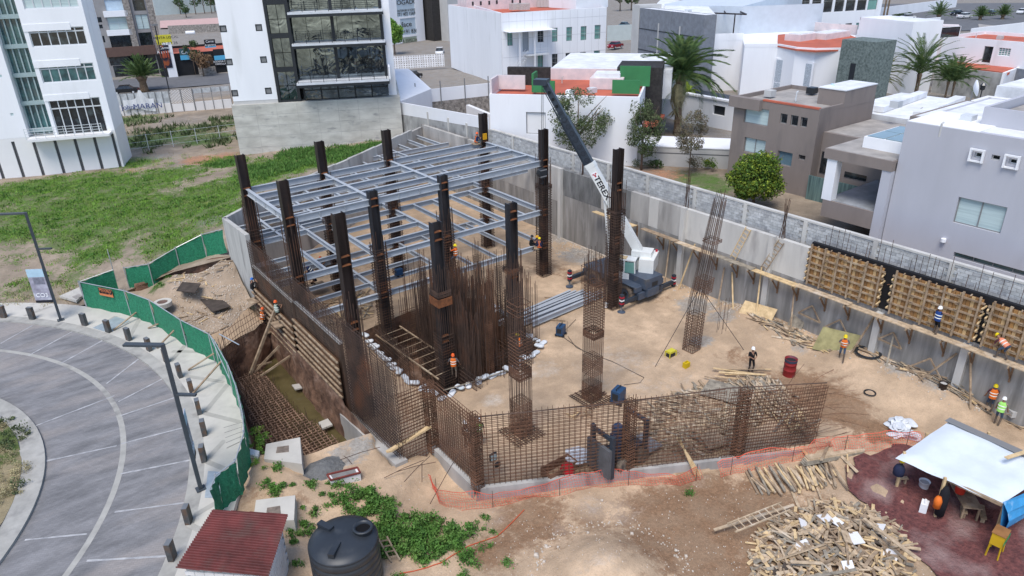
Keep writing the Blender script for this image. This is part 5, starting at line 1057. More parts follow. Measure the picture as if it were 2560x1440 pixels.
def text(par, f, u, z, o, size, s_, mat, sx=1., name='lettering', bold=0., label=None, align='CENTER'):
 cu = bpy.data.curves.new(name, 'FONT'); cu.body = s_; cu.size = size; cu.extrude = .012; cu.align_x = align; cu.align_y = 'CENTER'; cu.offset = bold
 ob = bpy.data.objects.new(name, cu); col.objects.link(ob); dg = bpy.context.evaluated_depsgraph_get(); me = bpy.data.meshes.new_from_object(ob.evaluated_get(dg)); bpy.data.objects.remove(ob)
 me.materials.clear(); me.materials.append(mat); me.transform(Matrix.Diagonal((sx, 1, 1, 1)))
 n_ = f.n; d = f.d if (f.d.cross(V((0, 0, 1))).dot(n_) > 0) else -f.d
 c = f.P(u, z, o); Mx = Matrix(((d.x, 0, n_.x, c.x), (d.y, 0, n_.y, c.y), (0, 1, 0, c.z), (0, 0, 0, 1))); me.transform(Mx)
 off = V((0, 0, 0)); q = par
 while q is not None: off += q.location; q = q.parent
 me.transform(Matrix.Translation(-off)); o2 = bpy.data.objects.new(name, me); o2.parent = par; col.objects.link(o2); return o2
MBLKP = M('black_print', (.02, .02, .025), .6, 0); MWP = M('white_print', (.85, .85, .85), .6, 0); MSKY = M('light_blue_print', (.1, .42, .65), .6, 0); MYEL = M('yellow_banner', (.62, .55, .05), .7, .05)
def sign(par, f, r_, o, mat, name='sign_panel'): h = f.r2(*r_); b = MB(); f.box(b, *h, o, o+.06); s_ = b.build(name, mat, par); return s_, (h[0]+h[1])/2, (h[2]+h[3])/2, h
s_, u_, z_, h = sign(t9, f9, (397, 112, 432, 167), 1.25, M('dark_food_poster', (.02, .02, .035), .5, .3, 2, c3=(.3, .08, .03), s3=.9, t3=(.5, .6)), 'food_poster'); text(s_, f9, u_, h[3]-.9, 1.34, .75, 'Carne\nArgentina', MWP)
for k in range(4): b = MB(); f9.box(b, u_-1.0+.45*k, u_-.7+.45*k, z_-.2, z_+1.1, 1.32, 1.36); b.build('sausage_print', M('sausage_red', (.4, .08, .04), .5, .2, 3), s_)
s_, u_, z_, h = sign(t9, f9, (387, 87, 431, 109), 1.1, MYEL, 'yellow_banner'); text(s_, f9, u_, z_+.4, 1.19, .62, 'SE RENTA LOCAL', MBLKP, 1.15); text(s_, f9, u_, z_-.75, 1.19, .72, '771 153-87 28', MBLKP, 1.15)
s_, u_, z_, h = sign(t9, f9, (446, 121, 478, 148), .3, M('teal_banner', (.06, .12, .13), .6, .1), 'hanging_banner'); b = MB(); f9.box(b, h[0], h[1], h[2], h[2]+.9, .365, .38); b.build('banner_stripe', MSKY, s_); text(s_, f9, u_, z_+.3, .4, .9, 'CA', MWP)
s_, u_, z_, h = sign(t9, f9, (509, 99, 540, 116), .3, MBLKP, 'shop_sign'); text(s_, f9, u_, z_+.35, .4, .62, 'Carne', MWP); text(s_, f9, u_, z_-.35, .4, .55, 'Argentina', MWP); b = MB(); f9.box(b, h[0], h[1], h[2]-.12, h[2]+.12, .37, .39); b.build('sign_stripe', MSKY, s_)
s_, u_, z_, h = sign(t9, f9, (531, 123, 566, 162), .3, MBLKP, 'hanging_banner'); b = MB(); f9.box(b, h[0], h[1], h[2]+1.1, h[2]+2.0, .365, .38); b.build('banner_stripe', MSKY, s_); text(s_, f9, u_, h[2]+.55, .4, .5, 'BODEGA DE\nPARRILLA', MWP)
b = MB(); f9.box(b, f9.uv(516, 180)[0], f9.uv(528, 180)[0], ZS-.2, 5, .02, .5); b.build('stone_pier', MRUB, t9)
for k in range(6): b = MB(); f9.box(b, f9.uv(497, 180)[0], f9.uv(540, 180)[0], ZS-.2, ZS+1.6-.27*k, .5+.35*k, .85+.35*k); b.build('step', MRUB, t9)
p = G(475, 78, 7.6); MB().lathe([(.05, -1.2), (.45, -1.1), (.5, -.9), (.5, .9), (.45, 1.1), (.05, 1.2)], (0, 0, 0), 12).build('gas_tank', MBW, label='small white gas tank on red restaurant roof', cat='tank', smooth=True).matrix_world = Matrix.Translation((p.x, p.y, 7.2))@Matrix.Rotation(math.radians(90), 4, 'Y')@Matrix.Rotation(.4, 4, 'X')
oa, ob_ = fstreet(975, 118, 1064, 106); fo, to, qo = house('banner_office', 'white office with large window banners for lawyers behind the perforated fence', 'building', oa, ob_, 12, ZS-.3, 26, MBW, MROOF, .3, [(990, -2, 1039, 39, M('pale_banner', (.5, .58, .63), .5, .05), MFR, 1, 1), (1000, 47, 1042, 85, M('pale_banner', (.5, .58, .63), .5, .05), MFR, 1, 1), (1006, 94, 1044, 107, M('yellow_green_banner', (.5, .55, .4), .6, .05), MFR, 1, 1), (1000, 109, 1045, 136, MGL, MFRD, 2, 1)])
for (x, y, sz, tx, sx) in ((1013, 6, 1.05, 'ABOGADOS', 1.25), (1014, 26, .5, 'MONTERRUBIO & FLORES', .8), (1016, 35, .8, '771 402 1569', 1.0), (1017, 61, 1.2, 'face', 1.3), (1020, 79, .95, '771 191 8364', 1.1), (1025, 101, .8, 'LA ESPECIAL', 1.0)):
 u_, z_ = fo.uv(x, y); text(to, fo, u_, z_, -.02, sz*1.5, tx, MBLKP, sx*.95)
wallthing('grey_office', 'grey side building with small sign left of the banner office', G(955, 124, ZS), G(978, 117, ZS), ZS-.3, 22, MGREYW, 8, 'building')
da, db = fstreet(1066, 105, 1150, 96); fd, td, qd = house('carport_office', 'white office with open car bays next to the banner office', 'building', G(1052, 100, ZS), G(1092, 97, ZS), 10, ZS-.3, 24, MBW2, MROOF, .3, [(1053, 37, 1081, 62, M('dark_purple_banner', (.06, .05, .12), .5, .4, 2), MFR, 1, 1), (1052, 2, 1079, 25, MGREYW, MFRG, 1, 1), (1056, 78, 1082, 108, MGL, MFRD, 1, 1)])
wallthing('black_tower', 'black tiled tower block behind the white car', G(1086, 108, ZS), G(1126, 104, ZS), ZS-.3, 24, MSTONE, 8, 'building'); wallthing('pale_side_block', 'pale grey block between black tower and white clad office', G(1124, 108, ZS), G(1155, 104, ZS), ZS-.3, 24, MGREYW, 8, 'building')
fp = Face(G(965, 175, 3.2), G(1112, 166, 3.2)); tp = thing('perforated_fence', 'white perforated metal panel fence along the far street', 'fence', (fp.a.x, fp.a.y, 3.2)); zt_ = fp.uv(1000, 140)[1]
for k in range(8):
 for j in range(2):
  ua, ub_ = fp.L*k/8, fp.L*(k+1)/8; za, zb_ = 3.2+(zt_-3.2)*j/2, 3.2+(zt_-3.2)*(j+1)/2; hs = []
  for i in range(3):
   for q in range(3):
    cu, cz = ua+(ub_-ua)*(i+.5)/3, za+(zb_-za)*(q+.5)/3; hs.append((cu-.13, cu+.13, cz-.13, cz+.13))
  fp.wall(MB(), ua+.03, ub_-.03, za+.03, zb_-.03, hs, .05).build('perforated_panel', MBW, tp)
plateS = lambda nm, pts, z, th, mat: plate(nm, pts, z, th, mat, kind='structure')
MASP = M('street_asphalt', (.14, .14, .145), .9, .12, 1)
plateS('street', [(200, 238), (620, 205), (640, 178), (200, 205)], ZS+.12, .02, MASP); plateS('street', [(960, 178), (1190, 160), (1190, 135), (960, 150)], ZS+.12, .02, MASP); plateS('street', [(1180, 180), (1760, 140), (1780, 60), (1180, 110)], ZS+.12, .02, MASP); plateS('street', [(2200, 80), (2800, 70), (2800, 5), (2200, 10)], 3.6, .02, MASP); plateS('park_paving', [(400, 70), (560, 66), (590, 42), (400, 52)], 3.4, .02, M('pink_paving', (.55, .36, .32), .9, .1, 1))
plateS('grass_verge', [(1015, 184), (1152, 175), (1150, 168), (1015, 176)], ZS+.2, .05, M('verge_grass', (.13, .2, .04), .9, .2, 2)); wallthing('park_wall', 'pale wall closing the park at the top, above the restaurant', G(390, 38, 3.2), G(620, 22, 3.2), 2.5, 10, M('greenish_grey_wall', (.5, .55, .53), .8, .05, 1), .4)
wallthing('roof_wall', 'grey wall between park and red restaurant roof', G(420, 72, 4.5), G(560, 66, 4.5), 2.5, 5.4, MRUB, .4)
wallthing('graffiti_wall', 'grey site wall with scrawled letters beyond the white clad office', G(1518, 100, 3), G(1600, 96, 3), 2.5, 6.5, M('greenish_grey_wall', (.5, .55, .53), .8, .05, 1), .3)
ff = Face(G(294, 289, 2.6), G(432, 280, 2.6)); tf = thing('lot_fence', 'pale sheet and mesh fence with torn hanging banner at the back of the lot', 'fence', (ff.a.x, ff.a.y, 2.6))
zf_ = ff.uv(360, 232)[1]; b = MB(); ff.box(b, 0, ff.L, 2.4, 4.0, -.2, 0); b.build('fence_wall', MBW2, tf); MTR = M('cloudy_sheet', (.5, .53, .55), .5, .25, 1.2); b = MB(); ff.box(b, 0, ff.L, 4.0, zf_, -.12, -.06); b.build('sheet_panel', MTR, tf)
for k in range(9): b = MB(); ff.box(b, ff.L*k/8-.04, ff.L*k/8+.04, 2.5, zf_+.1, .0, .07); b.build('fence_post', MFRG, tf)
hb = ff.r2(305, 243, 390, 272); b = MB(); vs_ = []; nn_ = 14
for i in range(nn_+1):
 t_ = i/nn_; zt2 = hb[2]+1.6+1.5*math.exp(-((t_-.6)/.12)**2); o_ = .25+.12*math.sin(t_*21)
 vs_ += [ff.P(hb[0]+(hb[1]-hb[0])*t_, zt2, .1), ff.P(hb[0]+(hb[1]-hb[0])*t_, hb[2]+.3*math.sin(t_*5), o_)]
b.add(vs_, [(2*i, 2*i+1, 2*i+3, 2*i+2) for i in range(nn_)]); bo = b.build('torn_banner', M('torn_banner_cloth', (.66, .68, .7), .8, .08, 1), tf); MNAVY = M('navy_print', (.03, .06, .22), .6, 0)
text(bo, ff, hb[0]+(hb[1]-hb[0])*.78, hb[2]+.55, .42, 1.1, 'MARAN', MNAVY, 1.1); text(bo, ff, hb[0]+(hb[1]-hb[0])*.12, hb[2]+.55, .42, 1.0, 'John', MNAVY)
fg2 = Face(G(432, 280, 2.6), G(490, 276, 2.6)); tg = thing('slatted_gate', 'white double gate of diagonal slats with white foot panel', 'gate', (fg2.a.x, fg2.a.y, 2.6)); zg = fg2.uv(460, 224)[1]
for s0, s1 in ((.0, .5), (.5, 1.)):
 w_ = fg2.L*.5; k = -12
 while k < 13:
  u0_, z0_ = (k*.42, 3.9); u1_, z1_ = (k*.42+3.4, 3.9+(2.4));
  pts_ = []
  for t_ in np.linspace(0, 1, 24):
   uu_ = u0_+(u1_-u0_)*t_; zz = z0_+(zg-3.9)*t_
   if 0 <= uu_ <= w_: pts_.append((uu_, zz))
  if len(pts_) > 1:
   a_, c_ = pts_[0], pts_[-1]; mi = (lambda u: fg2.L*s0+u) if s0 else (lambda u: w_-u); MB().beam(fg2.P(mi(a_[0]), a_[1]), fg2.P(mi(c_[0]), c_[1]), .1, .06).build('slat', MBW2, tg)
  k += 1
 b = MB(); fg2.box(b, fg2.L*s0+.05, fg2.L*s1-.05, 2.6, 3.85, -.04, 0); b.build('foot_panel', MBW2, tg)
for u_ in (0, .5, 1): b = MB(); fg2.box(b, fg2.L*u_-.09, fg2.L*u_+.09, 2.5, zg+.1, -.1, .05); b.build('gate_post', MFRG, tg)
ff2 = Face(G(490, 276, 2.6), G(582, 268, 2.6)); tf2 = thing('lot_fence', 'white braced sheet fence right of the slatted gate', 'fence', (ff2.a.x, ff2.a.y, 2.6)); b = MB(); ff2.box(b, 0, ff2.L, 2.4, 3.9, -.2, 0); b.build('fence_wall', MBW2, tf2); b = MB(); ff2.box(b, 0, ff2.L, 5.2, zg, -.12, -.06); b.build('sheet_panel', MTR, tf2)
for k in range(5): b = MB(); ff2.box(b, ff2.L*k/4-.05, ff2.L*k/4+.05, 2.5, zg+.1, 0, .07); b.build('fence_post', MFRG, tf2)
fx = Face(G(311, 385, 2.9), G(608, 345, 3)); tw = thing('wire_fence', 'thin wire fence between lot and field running to the concrete base', 'fence', (fx.a.x, fx.a.y, 2.9))
for k in range(6): MB().beam(fx.P(fx.L*k/5, 2.7), fx.P(fx.L*k/5, 5.0), .06, .06).build('fence_post', MFR, tw)
b = MB()
for z in (4.9, 4.1, 3.4): b.beam(fx.P(0, z), fx.P(fx.L, z), .025, .025)
b.build('wires', MFR, tw)
rr = random.Random(55)
for k, (x, y, z, m_) in enumerate(((1925, 235, 12, MGREYW), (1990, 245, 12, MFR), (2030, 228, 12, MFRD), (2350, 330, 13.6, MGREYW), (2420, 300, 13.6, MFR), (2300, 285, 10.3, MGREYW), (2240, 262, 11.7, MFR), (1405, 205, 11.1, MGREYW), (1480, 228, 11.1, MFR), (1660, 25, 15.4, MGREYW), (1720, 30, 15.4, MFR), (2010, 90, 11.5, MFR), (2500, 95, 11, MGREYW), (2440, 92, 11, MFR))):
 p = G(x, y, z)
 if k % 2: MB().tube([(p.x, p.y, z-.3), (p.x, p.y, z+.5), (p.x+.2, p.y, z+.55)], .06, 6).build('roof_vent', m_, label='small vent pipe on a rooftop, %s from the left among them' % ordn[k//2], cat='vent', group='roof vents')
 else: MB().box(p.x-.4, p.x+.4, p.y-.35, p.y+.35, z-.2, z+.35).build('roof_hatch', m_, label='small roof box on a flat roof, %s of its kind' % ordn[k//2], cat='roof box', group='roof boxes')
# ================================================================== PLANTS
def leafmat(name, c, c2, c3=None, sc=1.5, tr=.25):
 m = M(name, c, .7, .3, sc, c2=c2, c3=c3, s3=sc*.8, t3=(.5, .72), spec=.2); return m
LG = leafmat('olive_leaves', (.1, .135, .055), (.04, .06, .025), (.16, .17, .09)); LC = leafmat('citrus_leaves', (.09, .16, .025), (.025, .055, .012), (.26, .29, .03), 2.5)
LP = leafmat('palm_leaves', (.085, .14, .045), (.035, .065, .025), (.15, .2, .06)); LY = leafmat('yellow_green_leaves', (.3, .36, .04), (.14, .22, .03), None, 2); LB = leafmat('bright_green_leaves', (.16, .3, .05), (.07, .16, .03), (.28, .38, .06), 1.5)
LW = leafmat('weed_leaves', (.1, .21, .04), (.04, .1, .022), (.17, .27, .07), 2.2); LGR = leafmat('grass_blades', (.19, .33, .05), (.08, .17, .026), (.27, .33, .09), 1.3); LDRY = leafmat('dry_grass', (.42, .36, .2), (.25, .22, .12), None, 2); LBR = leafmat('brown_twigs', (.17, .14, .09), (.09, .075, .05), (.14, .16, .07), 2)
LRE = leafmat('russet_leaves', (.22, .13, .07), (.12, .08, .05), None, 2); BARK = M('bark', (.16, .12, .09), .95, .3, 4, bump=.5); PBARK = M('palm_bark', (.2, .14, .09), .95, .4, 6, bump=.6, c2=(.09, .065, .045))
MTUR = leafmat('turned_dark_green', (.06, .1, .035), (.03, .055, .02), (.1, .14, .05))
NP = np.random.default_rng(5)
def npmesh(name, verts, faces, mat):
 me = bpy.data.meshes.new(name); nf, k = faces.shape
 me.vertices.add(len(verts)); me.vertices.foreach_set('co', verts.astype('f').ravel()); me.loops.add(nf*k); me.loops.foreach_set('vertex_index', faces.astype('i').ravel())
 me.polygons.add(nf); me.polygons.foreach_set('loop_start', np.arange(0, nf*k, k, dtype='i')); me.polygons.foreach_set('loop_total', np.full(nf, k, dtype='i')); me.update(calc_edges=True); me.materials.append(mat); return me
def leaves(name, mat, C, size, asp=.5, up=.3, parent=None, kind=None, off=(0, 0, 0)):
 """one leaf-shaped quad at each point of C, random directions"""
 C = np.asarray(C, float); n = len(C); d = NP.normal(size=(n, 3)); d[:, 2] += up*1.5; d /= np.linalg.norm(d, axis=1)[:, None]
 e = np.cross(d, NP.normal(size=(n, 3))); e /= np.linalg.norm(e, axis=1)[:, None]; s = size*NP.uniform(.6, 1.4, (n, 1))
 v = np.stack([C-d*s*.5, C+e*s*asp*.5, C+d*s*.5, C-e*s*asp*.5], 1).reshape(-1, 3)-np.array(off)
 me = npmesh(name, v, np.arange(4*n).reshape(-1, 4), mat); o = bpy.data.objects.new(name, me); o.parent = parent; col.objects.link(o); return tag(o, kind=kind)
def lumps(c, rx, rz, k, n, shell=.75, sub=.38):
 """points gathered in clumps over an uneven crown"""
 c = np.array(c, float); P = []
 for i in range(k):
  d = NP.normal(size=3); d /= np.linalg.norm(d); r_ = NP.uniform(.35, 1.0)**.5*shell; cc = c+d*np.array([rx, rx, rz])*r_; rs = NP.uniform(.6, 1.25)*sub*rx; m_ = int(n/k*NP.uniform(.5, 1.5))
  q = NP.normal(size=(m_, 3)); q /= np.linalg.norm(q, axis=1)[:, None]; q *= NP.uniform(.45, 1.05, (m_, 1))**.7*rs; q[:, 2] *= .75*rz/rx if rz > rx else .8; P.append(cc+q)
 return np.concatenate(P)
def tree(name, lab, loc, h, rx, rz, n, size, mat, group=None, k=26, trunk=.12, cz=None, lean=0, bark=None, sub=.38, extra=None):
 loc = V(loc); t = thing(name, lab, 'tree', loc, group); cz = cz or h-rz; b = MB(); rr = random.Random(int(loc.x*100))
 b.tube([(0, 0, -.2), (lean*.3, 0, cz*.5), (lean, 0, cz+rz*.4)], [trunk, trunk*.75, trunk*.25], 7)
 for i in range(7):
  a = rr.uniform(0, 6.28); z = cz*rr.uniform(.5, 1.0); b.tube([(lean*.5, 0, z), (math.cos(a)*rx*.4, math.sin(a)*rx*.4, z+rz*.4), (math.cos(a)*rx*.8, math.sin(a)*rx*.8, z+rz*rr.uniform(.5, .9))], [trunk*.45, trunk*.3, trunk*.1], 5)
 b.build('trunk', bark or BARK, t, local=True, smooth=True); P = lumps((lean, 0, cz), rx, rz, k, n, sub=sub); leaves('crown', mat, P, size, parent=t)
 if extra: leaves('crown_tips', extra, P[::5]+NP.normal(size=P[::5].shape)*.08, size, parent=t)  # second set of leaves in another leaf colour, scattered through the crown
 return t
p = G(1448, 408, 4.5); p1 = V((p.x-.6, p.y-.4, 4.4)); tree('feathery_tree', 'large feathery olive green tree behind the crane boom', p1, 9.2, 3.5, 4.0, 9000, .2, LG, 'feathery garden trees', 40, .16, cz=4.9, sub=.28)
tree('feathery_tree', 'thin half bare tree right of the crane boom', G(1508, 400, 4.5), 7.0, 1.3, 3.0, 2200, .17, LBR, 'feathery garden trees', 22, .07, cz=3.1, sub=.3)
tree('feathery_tree', 'upright grey green tree before garden wall, right of the lone column', G(1603, 424, 4.5), 7.6, 2.0, 3.4, 5500, .18, LG, 'feathery garden trees', 36, .12, cz=4.0, sub=.3)
tree('feathery_tree', 'slender brownish tree before garden wall between feathery tree and citrus', G(1722, 440, 4.5), 7.4, 1.7, 2.6, 4200, .15, LBR, 'feathery garden trees', 26, .06, cz=4.2, sub=.3)
tree('citrus_tree', 'dense round dark green tree with yellowish tips in front of the taupe house', (49.3, 33.5, 4.4), 5.1, 2.35, 2.3, 13000, .2, LC, None, 60, .14, cz=2.7, sub=.34, extra=LY)
tree('street_tree', 'bright light green street tree by the banner office', G(988, 140, 2.4), 9, 2.6, 3.4, 3500, .5, LB, None, 22, .2)
tree('russet_tree', 'small russet brown tree before the grill restaurant steps', G(510, 192, 2.4), 5.2, 2.5, 1.9, 1500, .4, LRE, 'restaurant trees', 14, .15)
tree('russet_tree', 'grey green small tree left of the russet one', G(490, 188, 2.4), 7.5, 2, 2.2, 900, .4, LG, 'restaurant trees', 12, .12)
for k, (x, y, hh) in enumerate(((425, 34, 8), (452, 36, 7), (466, 44, 5.5), (490, 36, 9), (512, 34, 9), (530, 34, 8), (538, 30, 7), (545, 32, 9))): tree('pine_tree', 'dark pine in front of the park wall at the top left, %s from the left' % ordn[k], G(x, y, 3), hh, 2.4, hh*.36, 500, .6, MTUR, 'pines in the park', 12, .2)
for k, (x, y) in enumerate(((1550, 14), (1578, 12))): tree('park_tree', 'dark small tree beyond the gap beside the slate building, %s' % ('left one', 'right one')[k], G(x, y+14, 3), 8, 3.4, 3.2, 600, .7, MTUR, 'trees beyond the slate building', 12, .25)
def bush(name, lab, loc, rx, rz, n, size, mat, k=14, group=None, cat='bush', kind=None):
 loc = V(loc); q = lumps((loc.x, loc.y, loc.z+rz*.55), rx, rz*.6, k, n, sub=.45); q = q[q[:, 2] > loc.z-.05]; o = leaves(name, mat, q, size); return tag(o, lab, cat, group, kind)
bush('round_shrub', 'yellow green round shrub at the garden wall foot', G(1775, 425, 4.5), .8, 1.1, 900, .13, LC); bush('round_shrub', 'reddish brown low shrub left of the yellow green one', G(1738, 424, 4.5), .9, 1.3, 700, .13, LBR); bush('round_shrub', 'dark spiky plant below the upright feathery tree', G(1640, 420, 4.5), .8, .7, 400, .2, MTUR)
for k, (x, y) in enumerate(((1570, 410), (1590, 418), (1620, 418))): bush('small_shrub', 'small dull shrub at the garden wall foot, %s' % ordn[k], G(x, y, 4.5), .6, .7, 300, .12, LG)
for a_, c_, lab in ((G(1728, 292, 4.6), G(1835, 300, 4.6), 'long yellow green hedge under the white garden building'), (G(2232, 46, 3.7), G(2275, 40, 3.7), 'clipped dark green hedge at the top right street')):
 q = []
 for i in range(3000): t_ = NP.uniform(); c = a_.lerp(c_, t_); q.append((c.x+NP.uniform(-.5, .5), c.y+NP.uniform(-.5, .5), c.z+NP.uniform(0, 1.1)))
 tag(leaves('hedge', LY if 'yellow' in lab else MTUR, q, .22), lab, 'hedge')
def frond_mesh(L_, droop, mat, lf=.5, nl=26, wd=.035):
 vs = []; fs = []; pts = []
 for i in range(9): t_ = i/8; pts.append(V((L_*(t_-.12*droop*t_*t_), 0, L_*(.42*t_-droop*t_*t_*.75))))
 b = MB(); b.tube(pts, [.03, .028, .025, .022, .02, .016, .012, .01, .006], 4, False); vs, fs = b.v, b.f
 for i in range(nl):
  t_ = .12+.86*i/nl; j = min(7, int(t_*8)); p = pts[j].lerp(pts[j+1], t_*8-j); ll = lf*(1-abs(t_-.45)*1.15)
  for s_ in (-1, 1):
   e = p+V((ll*.5, s_*ll*.8, -ll*.35+.08*math.sin(i*7.))); n0 = len(vs); vs += [tuple(p+V((-wd, 0, 0))), tuple(p+V((wd, 0, 0))), tuple((p+e)/2+V((wd*1.2, 0, .03))), tuple(e)]; fs += [(n0, n0+1, n0+2), (n0, n0+2, n0+3)]
 me = bpy.data.meshes.new('frond'); me.from_pydata(vs, [], fs); me.materials.append(mat); return me
def palm(name, lab, loc, th, nf, L_, droop, mat, tr=.3, lf=.5, group=None, dead=0, tilt=(-.3, 1.25), nl=26, stems=1, spread=0.):
 t = thing(name, lab, 'palm', loc, group); rr = random.Random(int(loc[0]*10)); ms = [frond_mesh(L_, droop*k, mat, lf, nl) for k in (.7, 1., 1.3)]; md = frond_mesh(L_*.8, 1.5, LDRY, lf*.8, nl) if dead else None
 for s_ in range(stems):
  ox, oy = (rr.uniform(-spread, spread), rr.uniform(-spread, spread)) if stems > 1 else (0, 0)
  if th > .2: MB().lathe([(tr*1.25, -.3), (tr, th*.15), (tr*.8, th*.6), (tr*1.15, th*.85), (tr*1.5, th*.95), (tr*.6, th+.2)], (ox, oy, 0), 9).build('trunk', PBARK, t, local=True, smooth=True)
  for k in range(nf):
   a = k*2.399+rr.uniform(-.2, .2); el = tilt[0]+(tilt[1]-tilt[0])*(k/nf); place(ms[rr.randrange(3)], 'frond', (ox, oy, th), (0, -el+rr.uniform(-.1, .1), a), t)
  for k in range(dead): place(md, 'dry_frond', (ox, oy, th-.2), (0, 1.0+rr.uniform(-.1, .3), k*1.1), t)
 return t
pp = G(1692, 335, 4.5); palm('tall_palm', 'tall shaggy palm with drooping fronds beside the black stone tower', (pp.x, pp.y, 4.3), 6.6, 44, 5.6, 1.25, LP, .42, 1.2, None, 10, (-.2, 1.5), 60)
pp = G(1716, 292, 4.5); palm('young_palm', 'young thin palm with yellow green crown right of the tall palm', (pp.x, pp.y, 4.3), 3.3, 12, 1.6, .8, LY, .13, .4)
pp = G(362, 228, 2.4); palm('date_palm', 'short trunked date palm standing by the street behind the lot fence', (pp.x, pp.y, 2.4), 2.6, 60, 4.3, .45, LP, .75, .6, None, 0, (-.1, 1.4), 40)
for k, (x, y, s_) in enumerate(((2345, 50, 1.2), (2450, 48, .85), (2506, 46, .9))): pp = G(x, y, 3.8); palm('date_palm', 'date palm with spiky crown at the top right, %s from the left' % ordn[k], (pp.x, pp.y, 3.6), 1.2*s_, 40, 3.6*s_, .5, LP, .5, .6, 'date palms at the top right', 0, (-.1, 1.4))
for k, (x, y, s_, z_) in enumerate(((2095, 232, 1.1, 5), (2190, 236, 1.0, 5), (2290, 240, 1.4, 5), (2365, 236, 1.0, 5))): pp = G(x, y, z_); palm('areca_palm', 'bushy many stemmed palm behind the taupe house, %s from the left' % ordn[k], (pp.x, pp.y, 4.2), 2.6*s_, 26, 4.6*s_, .95, LP if k != 1 else leafmat('olive_palm_leaves', (.17, .18, .05), (.07, .09, .03), None), .14, .6, 'bushy palms behind the taupe house', 0, (.1, 1.4), 30, 2, .9)
for k, (x, y) in enumerate(((2208, 45), (2216, 45))): pp = G(x, y, 4); palm('street_palm', 'thin tall palm trunk at the top edge, %s' % ('left', 'right')[k], (pp.x, pp.y, 3.6), 12, 14, 3, .7, LP, .25, .5, 'thin street palms')
def scatter(name, lab, mat, fn, zf, box_, n, h, wd, seed, thr=.15, blades=5, kind='stuff', spread=.18, sel=None):
 r_ = np.random.default_rng(seed); X = r_.uniform(box_[0], box_[1], n); Y = r_.uniform(box_[2], box_[3], n); P = []
 for x, y in zip(X, Y):
  g_ = fn(x, y)+.8*(noise.noise(V((x*.9, y*.9, 7))))
  if g_ > thr+r_.uniform(0, .5) and (sel is None or sel(x, y)): P.append((x, y, zf(x, y)))
 P = np.array(P); m_ = len(P)*blades; B = np.repeat(P, blades, 0); B[:, :2] += r_.normal(size=(m_, 2))*spread; a = r_.uniform(0, 6.28, m_); hh = h*r_.uniform(.5, 1.5, m_); l = r_.normal(size=(m_, 2))*h*.55
 dx = np.stack([np.cos(a), np.sin(a), np.zeros(m_)], 1)*wd; tip = B+np.stack([l[:, 0], l[:, 1], hh], 1); B[:, 2] -= .04
 v = np.stack([B-dx, B+dx, tip], 1).reshape(-1, 3); o = bpy.data.objects.new(name, npmesh(name, v, np.arange(3*m_).reshape(-1, 3), mat)); col.objects.link(o); tag(o, lab, None, None, kind); return o
notwall = lambda x, y: inpoly(x, y, far)
scatter('field_grass', 'patchy bright green grass and weeds on the vacant field', LGR, grassf, zout, (-14, 42, 57, 92), 46000, .1, .045, 1, .34, 7, spread=.22, sel=notwall)
scatter('field_weeds', 'low broad leaved weeds in patches on the vacant field', LW, grassf, zout, (-14, 42, 57, 92), 9000, .16, .1, 2, .75, 9, spread=.3, sel=notwall)
bf = blobs([(820, 385, 4.4, 3.2, 1.1), (700, 405, 4.2, 3, 1.1), (920, 362, 4.2, 2.5, 1.1), (560, 408, 3.1, 1.6, 1.2), (640, 412, 3.8, 2, 1), (760, 370, 4, 3, 1.1), (860, 372, 4, 3, 1.1), (1640, 440, 4.5, 1, 0)])
scatter('tall_weeds', 'thick tall weeds along the foot of the concrete base', LW, bf, zout, (18, 41, 60, 84), 9000, .28, .08, 3, .4, 9, spread=.35, sel=notwall)
dryf = blobs([(60, 735, 1.2, 2.2, 1), (150, 742, 1.2, 1.8, 1), (20, 745, 1.1, 1.6, 1), (400, 400, 3, 2.5, .7), (390, 330, 2.8, 4, .6), (540, 330, 2.8, 4, .6), (220, 735, 1.2, 1, .8)])
scatter('dry_grass', 'dry yellow grass along the pavement edge and lot', LDRY, dryf, zout, (-10, 30, 56, 120), 12000, .25, .03, 4, .4, 6, spread=.25, sel=notwall)
lotf = blobs([(350, 300, 2.6, 5, 1), (400, 330, 2.6, 6, 1), (460, 330, 2.7, 5, .9), (520, 320, 2.7, 5, 1), (570, 300, 2.7, 4, 1), (340, 350, 2.8, 4, 1), (560, 360, 2.9, 4, 1), (480, 370, 2.9, 4, .7), (380, 370, 2.9, 4, .9)])
scatter('lot_weeds', 'scrubby grey green weeds and saplings in the lot behind the wire fence', LG, lotf, zout, (8, 42, 92, 128), 2600, .55, .12, 5, .75, 9, spread=.4, sel=lambda x, y: y > 91)
def weedbed(name, lab, spots, n, size, mat, zf, stems=True, kind='stuff', hz=.5):
 P = []
 for x, y, z, r_, wt in spots:
  c = G(x, y, z)
  for i in range(max(3, int(r_*r_*17*wt))):
   a = NP.uniform(0, 6.28); q = r_*NP.uniform()**.5; cx, cy = c.x+q*math.cos(a), c.y+q*math.sin(a); hh = hz*NP.uniform(.4, 1.2)*(1.1-.6*q/r_); m_ = int(n*NP.uniform(.6, 1.4)); g0 = zf(cx, cy)
   pt = NP.normal(size=(m_, 3))*np.array([.13, .13, 0])*(hh/.4)**.5; pt[:, 2] = NP.uniform(.02, 1, m_)*hh; P.append(pt+np.array([cx, cy, g0]))
 o = leaves(name, mat, np.concatenate(P), size, .6, .5); return tag(o, lab, None, None, kind)
zf_ = zfront
